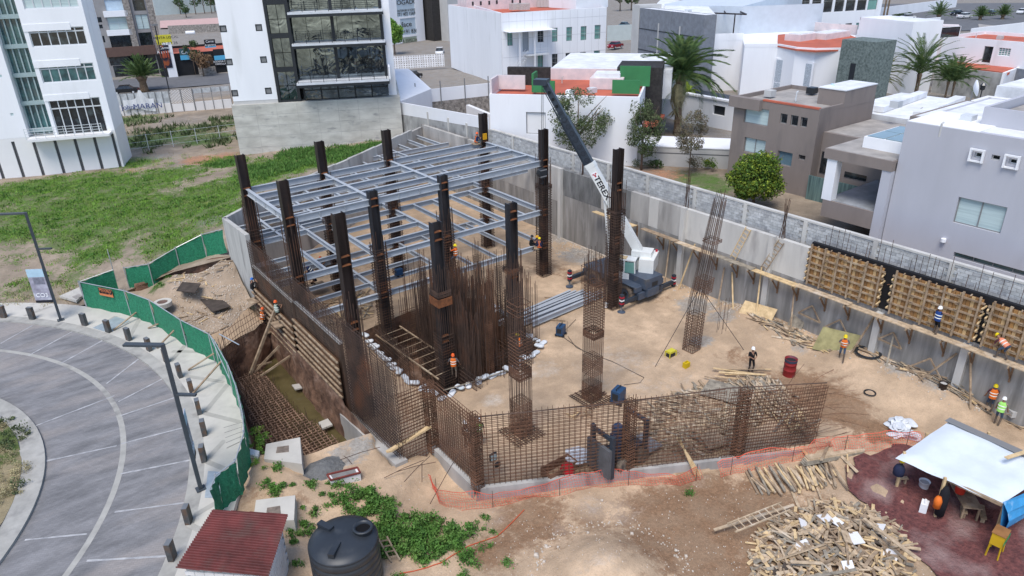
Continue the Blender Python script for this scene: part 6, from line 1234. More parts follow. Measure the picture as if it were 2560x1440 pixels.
weedbed('leafy_weeds', 'thick leafy green weeds growing behind the black water tank', [(900, 1265, .1, .9, 1), (960, 1290, 0, 1.1, 1), (1020, 1330, 0, 1.3, 1), (1090, 1330, 0, 1.2, 1), (1150, 1330, 0, .9, 1), (1170, 1380, 0, .6, .8), (960, 1350, .2, 1.1, 1), (1040, 1380, 0, .9, .9), (880, 1240, .2, .5, 1)], 170, .12, LW, zf_, hz=.8)
weedbed('leafy_weeds', 'low creeping green weeds between shed and earth bank', [(700, 1230, .8, .7, .8), (760, 1320, .5, .7, 1), (740, 1335, .5, .5, 1), (800, 1225, .3, .6, .9), (850, 1215, .3, .45, .9), (830, 1250, .3, .5, .8), (780, 1270, .4, .5, .8), (660, 1215, .9, .5, .7), (700, 1170, .9, .35, .6)], 120, .1, LW, zf_, hz=.35)
weedbed('leafy_weeds', 'scattered small weed tufts on the bare front ground', [(1110, 1390, 0, .5, .8), (1180, 1425, 0, .5, .9), (1160, 1440, 0, .5, .9), (1060, 1395, 0, .35, .8), (1215, 1280, 0, .25, .8), (1220, 1310, 0, .3, .8), (1190, 1300, 0, .35, .8), (1210, 1360, 0, .3, .8), (990, 1255, 0, .3, .8), (1270, 1405, 0, .2, .8), (1725, 1222, 0, .15, 1), (1060, 1275, 0, .2, .7), (750, 1420, .3, .3, .8), (1000, 1445, .2, .4, .8)], 60, .085, LW, zf_, hz=.38)
weedbed('grass_mound', 'soft bright green grass mound hanging over the pit corner', [(645, 1085, 1, .5, 1.6), (650, 1110, 1, .5, 1.6), (640, 1140, 1, .5, 1.4), (645, 1165, 1, .4, 1)], 90, .07, LB, lambda x, y: 1.0, hz=.3)
weedbed('leafy_weeds', 'rough weeds and dry stems on the island inside the drive', [(40, 1090, 1, .8, 1), (10, 1120, 1, .6, .9), (45, 1225, 1, .4, .8), (5, 1050, 1, .6, .7)], 70, .1, LG, lambda x, y: 1.05, hz=.55)
weedbed('dry_stems', 'straw coloured dry stems on the island inside the drive', [(0, 1150, 1, 1.0, 1), (20, 1190, 1, .9, 1), (5, 1250, 1, .9, 1), (-5, 1080, 1, .7, 1)], 110, .06, LDRY, lambda x, y: 1.05, hz=.45)
weedbed('ledge_weeds', 'thin green weeds on the ledge behind the green fence', [(430, 715, 1.4, .6, .8), (510, 670, 2, .7, .9), (400, 745, 1.2, .5, .7), (560, 650, 2.2, .4, .6), (480, 655, 2.2, .6, .7)], 40, .09, LW, zled, hz=.2)
# ================================================================== SITE OBJECTS
MDKP = M('dark_lamp_paint', (.055, .065, .075), .45, .1, 2, spec=.4)
for k, (px, py, tx, ty, lab, arm) in enumerate(((152, 800, 68, 530, 'far street lamp post carrying a portrait banner', 0), (502, 1222, 412, 857, 'near street lamp post on the pavement with edge-on banner', 1))):
 p = G(px, py, ZP); hh = ZA(p.x, p.y, tx, ty)-ZP; t = thing('street_lamp', lab, 'street lamp', (p.x, p.y, ZP), 'street lamps of the drive'); MB().box(-.09, .09, -.09, .09, 0, hh).build('pole', MDKP, t, local=True)
 q = V((-.83, .55, 0)) if k == 0 else V((-.75, .65, 0)); q.normalize()
 MB().beam((0, 0, hh-.06), tuple(q*1.75+V((0, 0, hh-.06))), .26, .1).build('lamp_arm', MDKP, t, local=True); MB().beam((0, 0, hh*.675), tuple(-q*.95+V((0, 0, hh*.675))), .16, .1).build('lower_arm', MDKP, t, local=True); MB().box(-.22, .22, -.22, .22, 0, .03).build('base_plate', MDKP, t, local=True)
 a = q if k == 0 else V((.3, .95, 0)).normalized()
 fb = Face(V((p.x, p.y, 0))+a*.12, V((p.x, p.y, 0))+a*1.25) if k == 0 else Face(V((p.x, p.y, 0))+a*.1, V((p.x, p.y, 0))+a*1.0)
 b = MB(); z0, z1 = ZP+1.45, ZP+4.0; fb.box(b, .0, fb.L, z0, z1, -.02, .02); s_ = b.build('banner', M('banner_print', (.38, .37, .42), .6, .3, 1.5, c2=(.25, .23, .28), c3=(.55, .55, .6), s3=1.2), t)
 b = MB(); fb.box(b, 0, fb.L, z0-.02, z0+.18, .021, .03); b.build('banner_foot', MBLKP, s_); b = MB(); fb.box(b, 0, fb.L, z1-.6, z1, .021, .028); b.build('banner_sky', M('banner_sky', (.45, .62, .72), .6, .1), s_)
 text(s_, fb, fb.L/2, z0+.55, .035, .42, 'CO3', MWP); b = MB(); fb.box(b, fb.L*.1, fb.L*.75, z1-1.15, z1-.65, .021, .03); b.build('banner_building', M('banner_building', (.2, .2, .24), .6, .3, 6), s_)
MBOL = M('rusty_bollard_steel', (.1, .1, .1), .6, .25, 2, metal=.3, c3=(.2, .11, .06), s3=1.5, t3=(.5, .7), c2=(.07, .07, .07))
bol = thing('bollard', 'x', 'bollard', (0, 0, 0), 'flat steel bollards along the drive'); MB().box(-.12, .12, -.2, .2, 0, .92).build('bollard_body', MBOL, bol, local=True); MB().box(-.115, .115, -.195, .195, .92, .925).build('bollard_top', M('bollard_top', (.16, .17, .18), .5, .1), bol, local=True)
BP = [(10, 793), (82, 797), (213, 813), (272, 830), (323, 850), (374, 876), (417, 905), (451, 942), (480, 982), (499, 1033), (512, 1086), (511, 1151), (473, 1305), (432, 1396)]
for k, (x, y) in enumerate(BP):
 p = G(x, y, ZP); a = math.atan2(p.y-PC.y, p.x-PC.x); o = bol if k == 0 else copy_tree(bol)
 o.location = (p.x, p.y, ZP); o.rotation_euler = (0, 0, a); o['label'] = 'flat rusty steel bollard, %s along the pavement counted from the left edge' % ordn[k]
MGRN = M('green_mesh_screen', (.025, .2, .1), .7, .2, 6, c2=(.015, .13, .07), c3=(.06, .3, .18), s3=14, t3=(.55, .7), stretch=(1, 1, 1)); MGAL = M('galvanised_steel', (.5, .52, .53), .4, .1, 3, metal=.5)
def screen(lab, pts, z, h, lean=0., name='screen_fence', jag=.06):
 t = thing(name, lab, 'fence', (*pts[0][:2], z[0]), 'green screened site fences'); n = len(pts)
 for i in range(n-1):
  a, c = V(pts[i][:2]), V(pts[i+1][:2]); d = (c-a).normalized(); nn = V((d.y, -d.x)); vs = []; m_ = 7
  for j in range(m_+1):
   f_ = j/m_; q = a+(c-a)*f_; zz = z[i]+(z[i+1]-z[i])*f_
   for k in range(4): g_ = k/3; w_ = nn*(lean*g_+.07*math.sin(j*2.1+k*1.7+i)); vs.append((q.x+w_.x, q.y+w_.y, zz+h*g_-(jag*abs(math.sin(j*1.3+i)) if k == 3 else 0)))
  fs = [(4*j+k, 4*j+k+4, 4*j+k+5, 4*j+k+1) for j in range(m_) for k in range(3)]; MB().add(vs, fs).build('screen_panel', MGRN, t, smooth=True)
  w_ = nn*(lean+.03); MB().tube([(a.x+w_.x, a.y+w_.y, z[i]+h+.02), (c.x+w_.x, c.y+w_.y, z[i+1]+h+.02)], .03, 6).build('top_rail', MGAL, t)
  w2 = nn*.04; MB().tube([(a.x+w2.x, a.y+w2.y, z[i]), (a.x+w_.x*1.0+w2.x, a.y+w_.y+w2.y, z[i]+h+.12)], .035, 6).build('fence_post', MGAL, t)
 return t
cur = [G(x, y, ZP) for x, y in ((217, 766), (330, 790), (392, 815), (470, 868), (540, 905), (558, 930))]
screen('green mesh screen fence curving along the pavement, upper stretch with the warning sign', cur, [ZP]*6, 2.0)
cur2 = [G(x, y, ZP) for x, y in ((553, 925), (585, 985), (608, 1048), (622, 1110), (627, 1160), (606, 1235), (560, 1272), (545, 1310))]
screen('green mesh screen fence curving along the pavement, lower stretch towards the shed', cur2, [ZP]*8, 1.95, -.05)
a_ = G(312, 745, 1.1); bk = [V((a_.x+.6, a_.y+.9)), G(385, 718, 1.6), G(452, 677, 2.2), G(518, 643, 2.9), V((12.45, 54.1))]
screen('straight green mesh screen fence running back to the turned concrete wall', bk, [1.2, 1.6, 2.2, 2.9, 3.65], 1.9)
screen('short green mesh screen panel behind the fence corner', [G(217, 766, ZP), G(300, 735, 1.3)], [ZP, 1.3], 2.0)
fs_ = Face(G(217, 766, ZP), G(330, 790, ZP)); h = fs_.r2(249, 717, 288, 742); b = MB(); fs_.box(b, *h, .12, .15); s_ = b.build('warning_sign', M('orange_sign', (.62, .2, .08), .6, .05), label='orange PELIGRO warning sign on the green fence', cat='sign'); b = MB(); fs_.box(b, h[0], h[1], h[3]-.32, h[3], .151, .158); b.build('sign_header', MBLKP, s_)
text(s_, fs_, (h[0]+h[1])/2, h[3]-.16, .165, .3, 'PELIGRO', M('orange_letters', (.62, .2, .08), .6, 0)); text(s_, fs_, (h[0]+h[1])/2-.15, h[2]+.3, .165, .14, 'PRECAUCION\nEXCAVACION', MBLKP); b = MB(); c_ = fs_.P(h[1]-.18, h[2]+.2, .16); b.add([c_-fs_.d*.13, c_+fs_.d*.13, c_+V((0, 0, .24))], [(0, 1, 2)]); b.build('triangle_mark', MBLKP, s_)
def pole(lab, pts, r_=.035, mat=None, name='pole', cat='pole', n=6, **k): return MB().tube(pts, r_, n).build(name, mat or MGAL, label=lab, cat=cat, **k)
pole('loose galvanised tube sticking out over the pit from the fence', [G(548, 835, 3.0), G(598, 862, 3.0)]); pole('loose tube leaning down on the green fence by the pit', [G(525, 838, 3.0), G(580, 960, 1.6)])
p = G(292, 708, 1.3); pole('tall bare galvanised post behind the fence corner', [p, (p.x, p.y, ZA(p.x, p.y, 263, 625))])
def board(lab, a, c, wd=.18, th=.05, mat=None, name='timber_board', cat='timber', group=None, **k): return MB().beam(a, c, wd, th).build(name, mat or MTIM, label=lab, cat=cat, group=group, **k)
for lab, a, c in (('board propped from pavement hatch to green fence', G(284, 825, ZP+.05), G(352, 772, 1.6)), ('dark board lying low by the fence', G(370, 820, ZP+.05), G(405, 805, ZP+.4)), ('two tone board leaning beneath the fence bend', G(392, 870, ZP+.05), G(436, 825, ZP+.7)), ('long pole propped against fence beside the near lamp', G(478, 988, ZP+.05), G(556, 900, 2.2)), ('thin lath leaning beside the long pole', G(470, 925, ZP+.05), G(540, 880, 1.8))): board(lab, a, c, .12, .06, MTIM)
plate('dark_plywood_sheet', [(441, 728), (456, 706), (502, 710), (488, 733)], zl(472, 718)+.07, .05, M('dark_plywood', (.07, .055, .045), .85, .3, 2), 'small dark plywood sheet on the ledge grass', 'plywood'); plate('dark_plywood_sheet', [(499, 748), (542, 738), (577, 767), (531, 781)], zl(538, 760)+.08, .05, M('dark_plywood', (.07, .055, .045), .85, .3, 2), 'larger dark plywood sheet on the ledge above the pit', 'plywood')
p = G(408, 762, zl(408, 762)); t = thing('manhole_ring', 'round pale concrete manhole with brown lid by the green fence', 'manhole', (p.x, p.y, p.z-.05)); MB().lathe([(.62, 0), (.62, .3), (.36, .3), (.36, .2)], (0, 0, 0), 24, False).build('ring', MPAVE, t, local=True); MB().lathe([(.36, .2), (.36, .25)], (0, 0, 0), 24).build('lid', M('brown_lid', (.16, .1, .08), .8, .2), t, local=True)
plate('concrete_slab', [(150, 745), (200, 723), (213, 738), (192, 757)], 1.12, .18, MPAVE, 'pale concrete slab with steel lid behind pavement, left of the fence corner', 'slab'); plate('slab_lid', [(180, 742), (198, 735), (207, 740), (190, 748)], 1.3, .02, MROOF, 'small steel lid in the pale slab by the fence corner', 'lid')
rr = random.Random(21)
for k in range(90):
 c = G(rr.uniform(455, 620), rr.uniform(690, 830), 1.2);
 if c.x > 12.2 or not inpoly(c.x, c.y, LED): continue
 z = zled(c.x, c.y)+.05; a = rr.uniform(0, 3.1); l = rr.uniform(.25, 1.1); board('splintered timber offcut on the ledge by the pit', (c.x, c.y, z), (c.x+math.cos(a)*l, c.y+math.sin(a)*l, z+rr.uniform(-.02, .1)), .1, .04, MTIMY if k % 3 == 0 else MTIM, 'timber_offcut', 'timber', 'timber offcuts on the ledge')
for k, (a, c, w_) in enumerate(((G(622, 945, -1.6), G(690, 768, 2.8), .17), (G(632, 935, -1.5), G(698, 865, .4), .14), (G(640, 948, -1.5), G(725, 890, -.2), .12), (G(640, 915, -1.5), G(680, 905, -1.3), .1))): board('round timber pole propped in the flooded pit, %s' % ordn[k], a, c, w_, w_, MTIM, 'timber_pole')
plate('foam_slab', [(796, 1060), (820, 1050), (832, 1065), (806, 1075)], -1.6, .12, MPAVE, 'pale slab scrap lying on the rebar grid in the pit', 'debris')
plate('pallet_scrap', [(730, 965), (748, 962), (756, 972), (738, 976)], -1.6, .1, MPAVE, 'small pale scrap on the rebar grid nearer the fence', 'debris')
def chamber(lab, top, z, zb, lid):
 P = [G(x, y, z) for x, y in top]; c = sum(P, V())/4; t = thing('concrete_chamber', lab, 'chamber', (c.x, c.y, zb), 'pale concrete chambers'); MB().prism([(p.x, p.y) for p in P], zb, z).build('chamber_body', MPAVE, t)
 q = [c+(G(x, y, z)-c) for x, y in lid]; MB().prism([(p.x, p.y) for p in q], z+.002, z+.02).build('chamber_lid', M('brown_grate', (.2, .16, .13), .8, .3, 4), t)
chamber('pale concrete chamber with brown grate, at the pit corner', [(660, 1147), (665, 1110), (750, 1093), (755, 1160)], 1.15, .0, [(690, 1133), (693, 1118), (722, 1114), (722, 1130)])
chamber('pale concrete chamber half hidden behind the corrugated shed roof', [(632, 1305), (640, 1250), (738, 1238), (735, 1300)], 1.1, .0, [(665, 1290), (668, 1270), (700, 1265), (702, 1285)])
plate('white_block', [(622, 1128), (650, 1135), (646, 1148), (620, 1143)], 1.0, .2, MBW2, 'white concrete block in grass by the green fence', 'block')
P = [G(x, y, .75) for x, y in ((817, 1183), (893, 1165), (900, 1178), (826, 1197))]; t = thing('open_trough', 'white concrete trough with dark red rim lying on the sand', 'trough', (P[0].x, P[0].y, .2)); MB().prism([(q.x, q.y) for q in P], .05, .62).build('trough_body', MBW2, t);
for i in range(4): a, c = P[i], P[(i+1) % 4]; MB().beam((a.x, a.y, .66), (c.x, c.y, .66), .08, .08).build('rim', M('dark_red_rim', (.2, .05, .04), .8, .2), t)
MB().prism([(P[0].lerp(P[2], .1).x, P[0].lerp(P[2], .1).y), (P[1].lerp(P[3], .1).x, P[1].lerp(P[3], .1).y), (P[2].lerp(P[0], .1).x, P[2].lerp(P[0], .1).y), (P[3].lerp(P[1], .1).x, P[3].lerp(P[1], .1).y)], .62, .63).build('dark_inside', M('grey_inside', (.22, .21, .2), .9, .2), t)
c = G(808, 1168, .4); vs = []; fs = []; nr, na = 9, 30
for i in range(nr+1):
 for j in range(na):
  r_ = i/nr; a = j/na*6.283; x = c.x+r_*1.15*math.cos(a); y = c.y+r_*.95*math.sin(a); vs.append((x, y, zfront(x, y)+.42*math.cos(r_*1.57)**1.2+.05*noise.noise(V((x*4, y*4, 0)))-.03))
fs = [(i*na+j, i*na+(j+1) % na, (i+1)*na+(j+1) % na, (i+1)*na+j) for i in range(nr) for j in range(na)]; MB().add(vs, fs).build('grey_sand_heap', M('grey_sand', (.17, .17, .165), .95, .2, 6, bump=.6), smooth=True, label='rounded heap of grey sand beside the pale chamber', cat='sand heap')
for k in range(3): d = V((.05*k, -.12*k, .07*k)); board('fresh beam lying over pit lip, %s of a bundle of three' % ordn[k], G(966, 1130, .75)+d, G(1068, 1068, 1.7)+d, .13, .1, MTIMY, 'timber_beam', group='bundle at the pit lip')
for k, (a, c) in enumerate(((G(850, 1150, .6), G(950, 1118, .65)), (G(990, 1180, .3), G(1090, 1155, .9)), (G(1010, 1205, .2), G(1075, 1140, .7)), (G(960, 1195, .3), G(1060, 1150, .4)), (G(860, 1140, .6), G(880, 1160, .7)), (G(1055, 1205, .1), G(1055, 1160, 1.0)), (G(1075, 1260, -.2), G(1155, 1120, 2.2)))): MB().tube([a, a.lerp(c, .5)+V((0, 0, .06)), c], .018, 5).build('loose_bar', MBAR, label='loose thin rebar on the front sand near the pit lip, %s' % ordn[k], cat='rebar')
MBRK = M('white_block_wall', (.7, .69, .67), .85, .08, 2); ROOFM = M('red_corrugated_sheet', (.14, .034, .032), .6, .25, 1.2, spec=.3, c2=(.085, .024, .022), c3=(.1, .06, .05), s3=1.0, t3=(.5, .75))
rz = (3.15, 3.0)
c00, c01, c10, c11 = G(440, 1420, 2.95), G(533, 1273, 3.1), G(668, 1445, 2.75), G(718, 1289, 2.95)
t = thing('shed', 'small white block shed under a dark red corrugated roof', 'shed', (3.5, 24, .4))
e1 = (c01-c00); e2 = (c11-c01)
for k in range(4):
 f0, f1 = k/4-.004, (k+1)/4+.012; vs = []; nu_ = 170
 for i in range(nu_+1):
  s_ = i/nu_
  for g_ in (f0, f1):
   a = c00.lerp(c01, s_); c = c10.lerp(c11, s_); q = a.lerp(c, g_); vs.append((q.x, q.y, q.z+.05*math.sin(s_*24*6.283+k*.4)+.012*k))
 o = MB(); o.add(vs, [(2*i, 2*i+1, 2*i+3, 2*i+2) for i in range(nu_)]); ob = o.build('roof_sheet', ROOFM, t, smooth=True)
def ins(p, q_, r_=.12): return p.lerp(q_, r_)
w00, w01, w11, w10 = [ins(a, c, .07) for a, c in ((c00, c11), (c01, c10), (c11, c00), (c10, c01))]
MB().prism([(p.x, p.y) for p in (w00, w01, w11, w10)], .1, [p.z-.16 for p in (w00, w01, w11, w10)]).build('mortar_core', MMOR, t)
bme = MB().box(-.19, .19, -.02, .02, -.09, .09).mesh('brick', MBRK)
for a, c in ((w10, w11), (w10, w00)):
 f = Face(a, c);
 for j in range(13):
  for i in range(int(f.L/.4)+1):
   uu_ = i*.4+.2+(.2 if j % 2 else 0)-.2; z = .2+.2*j+.1
   if uu_ > f.L-.1 or z > 2.62: continue
   q = f.P(uu_, z, .018); place(bme, 'brick', (q.x-3.5, q.y-24, z-.4), (0, 0, math.atan2(f.d.y, f.d.x)), t)
pt = G(860, 1362, 2.2); TZ0 = zfront(pt.x, pt.y); t = thing('water_tank', 'big black plastic water tank with open round hatch beside the shed', 'water tank', (pt.x, pt.y, TZ0)); MTK = M('black_plastic', (.028, .033, .04), .42, .15, 1.2, spec=.45, c3=(.06, .065, .07), s3=1.5, t3=(.55, .8)); RT = 1.42
prof = [(RT*.96, 0)]
for k in range(6): z = .15+.35*k; prof += [(RT, z), (RT, z+.25), (RT-.035, z+.29), (RT-.035, z+.32)]
prof += [(RT, 2.25), (RT*.97, 2.32), (RT*.75, 2.45), (RT*.4, 2.53), (.02, 2.56)]
MB().lathe(prof, n=64).build('tank_body', MTK, t, local=True, smooth=True)
hx = V((.66, -.42)) ; hd = (G(908, 1325, 2.7)-V((pt.x, pt.y, 0))); o = MB().lathe([(.36, 2.35), (.38, 2.62), (.42, 2.64), (.42, 2.7), (.32, 2.71), (.3, 2.5)], (hd.x, hd.y, 0), 28, False).build('hatch_collar', MTK, t, local=True, smooth=True); MB().lathe([(.31, 2.55), (.31, 2.56)], (hd.x, hd.y, 0), 28).build('hatch_opening', M('deep_black', (.004, .004, .005), .9, 0), t, local=True)
for a in (G(815, 1322, 2.6), G(838, 1385, 2.5)):
 q = a-V((pt.x, pt.y, 0)); q.z = 0; d = q.normalized(); MB().obox((q.x, q.y, 2.5), d*.36, V((-d.y, d.x, 0))*.13, V((-d.x*.0, 0, .14))).build('lifting_rib', MTK, t, local=True)
tt_ = thing('short_ladder', 'short broken timber ladder leaning by the tank', 'ladder', (pt.x+1.6, pt.y-.6, 0)); a1_, a2_ = G(945, 1345, .9), G(978, 1405, .1)
for s_ in (0, .35): MB().beam(a1_+V((s_, -s_*.4, 0)), a2_+V((s_, -s_*.4, 0)), .07, .05).build('rail', MTIM, tt_)
for k in range(4): q = a1_.lerp(a2_, .15+.22*k); MB().beam(q, q+V((.35, -.14, 0)), .06, .03).build('rung', MTIM, tt_)
MNET = M('orange_net', (.72, .12, .07), .7, .15, 3)
def net(lab, pts, h, z=None, sp=.09):
 t = thing('orange_net_fence', lab, 'net fence', (*pts[0][:2], 0), 'orange plastic net fences'); P = dens([(p.x, p.y) for p in pts], .13, False); b = MB(); top = []; n_ = len(P); rows_ = int(h/.13)+1; G_ = []
 for i, p in enumerate(P):
  z0 = zfront(p.x, p.y); sag = .75+.25*math.sin(i*.11)+.18*noise.noise(V((i*.15, 0, 0))); row = []
  for k in range(rows_): f_ = k/(rows_-1); o_ = .28*(1-f_)*noise.noise(V((i*.08, k*.25, 3)))+.12*noise.noise(V((i*.3, k*.6, 5))); row.append(V((p.x+o_, p.y-.9*(1-f_)*.35+o_*.5, z0+.03+h*f_*sag)))
  G_.append(row)
 for i in range(n_):
  b.tube(G_[i][::2]+[G_[i][-1]], .0075, 3, False)
 for k in range(rows_): b.tube([G_[i][k] for i in range(0, n_, 2)], .009 if k < rows_-1 else .02, 3, False)
 b.build('net', MNET, t, kind='stuff')
 for i in range(4, n_, 26): q = G_[i][0]; MB().tube([(q.x, q.y, q.z-.1), (q.x, q.y, q.z+h+.15)], .014, 5).build('stake', MBAR, t)
net('long orange net fence in front of the kerb corner, left stretch', [G(x, y, -.35) for x, y in ((1072, 1205), (1090, 1245), (1150, 1260), (1210, 1258), (1300, 1240), (1450, 1215), (1560, 1205), (1690, 1205), (1745, 1190))], .85)
net('orange net fence behind timber stacks, middle stretch', [G(x, y, -.3) for x, y in ((1790, 1185), (1880, 1165), (1990, 1150), (2070, 1140))], .95); net('orange net fence by the paper bags, right stretch', [G(x, y, 0.1) for x, y in ((2070, 1140), (2170, 1128), (2220, 1120), (2300, 1105))], .9)
hose = [G(x, y, -.05) for x, y in ((1310, 1262), (1240, 1330), (1170, 1360), (1100, 1405), (1000, 1440))]; MB().tube([V((p.x, p.y, zfront(p.x, p.y)+.04)) for p in [V((v.x, v.y, 0)) for v in dens([(q.x, q.y) for q in hose], .3, False)]], .025, 5).build('orange_hose', M('orange_hose', (.55, .1, .04), .6, .1), label='thin orange hose crossing the front ground through weeds', cat='hose')
tmesh = {}
def tm(mat, L_, w_, h_):
 key = (mat.name, L_, w_, h_)
 if key not in tmesh: tmesh[key] = MB().box(-L_/2, L_/2, -w_/2, w_/2, -h_/2, h_/2).mesh('timber', mat)
 return tmesh[key]
MCHIP = M('pale_timber', (.52, .4, .27), .85, .22, 3, c2=(.34, .25, .16), c3=(.62, .53, .42), s3=1.0); TMATS = [MTIM, MCHIP, MTIMY, MTIMG, MCHIP, MTIM]
def pile(lab, group, c, n, rx, ry, h, Ls, dirs, spread, seed, things=True, mats=TMATS, zf=None, name='timber', cat='timber', ws=(.08, .14)):
 r_ = random.Random(seed); out = MB() if not things else None; zf = zf or zfront; mats_l = mats
 if not things: parts = {m.name: (m, MB()) for m in mats}
 for k in range(n):
  a = r_.uniform(0, 6.28); q = r_.uniform(0, 1)**.55; x, y = c.x+rx*q*math.cos(a), c.y+ry*q*math.sin(a); hh = h*(1-q*q)*r_.uniform(.55, 1.05); z = zf(x, y)+.06+hh; d = r_.choice(dirs)+r_.gauss(0, spread); L_ = r_.choice(Ls); pt_ = r_.gauss(0, .1)-.0; w_ = r_.choice(ws); m_ = r_.choice(mats_l)
  if things: place(tm(m_, L_, w_, .04), name, (x, y, z), (r_.gauss(0, .3), pt_, d), None, ('short ' if L_ < .8 else 'medium long ' if L_ < 1.5 else 'long ')+{'weathered_timber': 'brown grey ', 'pale_timber': 'bleached ', 'fresh_timber': 'yellowish ', 'grey_timber': 'dark grey '}.get(m_.name, '')+lab, cat, group)
  else:
   M4 = Matrix.Translation((x, y, z))@Matrix.Rotation(d, 4, 'Z')@Matrix.Rotation(pt_, 4, 'Y')@Matrix.Rotation(r_.gauss(0, .3), 4, 'X'); b_ = parts[m_.name][1]; v8 = [M4@V((sx*L_/2, sy*w_/2, sz*.02)) for sz in (-1, 1) for sx, sy in ((-1, -1), (1, -1), (1, 1), (-1, 1))]
   b_.add(v8, [(0, 3, 2, 1), (4, 5, 6, 7), (0, 1, 5, 4), (1, 2, 6, 5), (2, 3, 7, 6), (3, 0, 4, 7)])
 if not things:
  for m_, b_ in parts.values():
   if b_.v: b_.build('timber_heap_filling', m_, label=lab if len(lab) > 3 else 'small timber scraps strewn along the ground', kind='stuff')
pc_ = G(2085, 1375, .3)
pile('broken timber and plank offcuts filling the inside of the front heap', None, pc_, 900, 4.2, 3.0, .5, (.3, .5, .8), (0, .6, 1.2, 2, 2.6), .5, 31, False)
pile('timber offcut in the big heap at the bottom of the picture', 'timber offcuts in the big front heap', pc_, 105, 4.0, 2.9, .62, (.4, .6, .9, 1.2, 1.7, 2.4), (0, .5, 1.0, 1.6, 2.2, 2.7), .4, 32)
pile('dark or white board scrap in the big front heap', 'board scraps in the big front heap', pc_, 26, 3.4, 2.5, .66, (.5, .7), (0, 1.5), .6, 33, mats=[M('dark_plywood', (.07, .055, .045), .85, .3, 2), MBW2, MCHIP], name='board_scrap', ws=(.35, .5))
for a, c, lab in ((G(2165, 1300, .6), G(2300, 1400, .9), 'long grey board sloping down the right side of the front heap'), (G(2160, 1296, .65), G(2290, 1396, .95), 'second long board beside the sloping grey one'), (G(1785, 1325, .1), G(1985, 1262, .2), 'long lath poking out left of the front heap')): board(lab, a, c, .14, .05, MCHIP)
def ladder(lab, a, c, w_, n, mat, up=(0, 0, 1), rs=.05, group=None):
 a, c = V(a), V(c); d = (c-a).normalized(); s_ = d.cross(V(up)).normalized()*w_; t = thing('timber_ladder', lab, 'ladder', tuple(a), group)
 for o_ in (V((0, 0, 0)), s_): MB().beam(a+o_, c+o_, rs, .07, up).build('rail', mat, t)
 for k in range(n): q = a.lerp(c, (k+.5)/n); MB().beam(q-s_*.04, q+s_*1.04, .05, .03, up).build('rung', mat, t)
 return t
ladder('timber ladder lying on top of the big front heap', G(1838, 1330, .5), G(1975, 1275, .6), -.55, 8, MCHIP)
sc_ = G(1935, 1185, 0)
for k in range(34): a = G(1865+6.0*k+rr.uniform(-4, 4), 1172+rr.uniform(-12, 14)-.15*k, .1); c = G(1905+5.6*k+rr.uniform(-8, 8), 1222+rr.uniform(-9, 12)-.5*k, .1); hh = .05+.32*math.sin(min(1, k/33)*3.1)*rr.uniform(.5, 1); board('short squared timber in the fan shaped stack, number %d from the left' % (k+1), (a.x, a.y, zfront(a.x, a.y)+hh+.05), (c.x, c.y, zfront(c.x, c.y)+hh*.7), .1, .09, rr.choice(TMATS), 'timber', 'timber', 'timbers in the fan shaped stack')
pile('flat board in the loose stack behind the timber fan', 'boards behind the timber fan', G(2060, 1175, 0), 22, 1.9, .9, .3, (1.2, 1.8, 2.4), (.75, .9, .6), .15, 34)
for k in range(5): a, c = G(2005+3*k, 1160-4*k, .3+.05*k), G(2150+2*k, 1132-3*k, .3+.05*k); board('wide grey plank on the slanting plank stack by the red gravel, %s from the bottom' % ordn[k], a, c, .34, .045, MTIMG if k < 3 else MCHIP, group='wide planks by the red gravel')
pile('timber offcut in the striped heap behind the front mesh', 'timbers in the heaps behind the front mesh', G(1735, 1035, .1), 60, 3.0, 1.8, .55, (1.4, 1.9, 2.4), (2.35, 2.5, 2.2), .12, 35, mats=[MTIM, MCHIP, MTIM, MTIMG]); pile('timber offcut in the right heap behind the front mesh', 'timbers in the right heap behind the front mesh', G(1895, 1000, .1), 20, 1.5, 1.7, .7, (1, 1.4), (1.0, 1.2, .8), .25, 36, mats=[MTIM, MCHIP, MTIMG]); pile('cut timber in the small heap near the kerb end', 'timbers near the kerb end', G(1985, 1070, 0), 20, 1.3, 1.0, .45, (1, 1.3, 1.6), (.75, .95, .3), .25, 37, mats=[MTIM, MTIMY, MTIMG])
pile('mixed timber scraps under the heaps behind the front mesh', None, G(1760, 1040, .1), 1100, 3.9, 2.3, .5, (.8, 1.4, 2.0), (2.4, 2.3, 2.55, 1.0), .28, 38, False, mats=[MTIM, MTIM, MCHIP, MTIMG]); pile('x', None, G(1895, 1000, .1), 350, 1.9, 1.8, .6, (.7, 1.2, 1.5), (1.0, .8, 1.3), .3, 58, False, mats=[MTIM, MCHIP, MTIMG]); pile('long fresh board beside grey plywood pile', 'long boards by the red drum', G(1850, 945, .1), 8, 1.1, .5, .25, (2.4, 3.0), (2.3, 2.2), .06, 39, mats=[MTIMY, MTIM]); pile('timber stick in the tiny firewood bunch by the middle cage', 'sticks by the middle cage', G(1455, 1033, 0), 10, .8, .6, .2, (.6, .9), (.6, 2.2), .5, 40, mats=[MTIM, MTIMY], ws=(.05, .07))
pile('timber scrap at the foot of the retaining wall', 'timber scraps at the wall foot', G(2330, 945, 1.0), 20, .9, 5.0, .12, (.8, 1.4, 2.2), (1.5, 1.35, 1.7), .25, 41, mats=[MTIM, MTIMG]); pile('timber scrap among rubble below the ladders', 'timber scraps below the ladders', G(1960, 835, .6), 15, .7, 3.2, .12, (.7, 1.2, 1.8), (1.5, 1.2, 1.8), .3, 42, mats=[MTIM, MTIMG, MCHIP]); pile('timber scrap on the floor under the steel deck', 'timber scraps under the deck', G(880, 770, 0), 15, 2.6, 2.4, .12, (1, 1.6, 2.4), (.8, 2.2), .4, 43, mats=[MTIM, MTIMG])
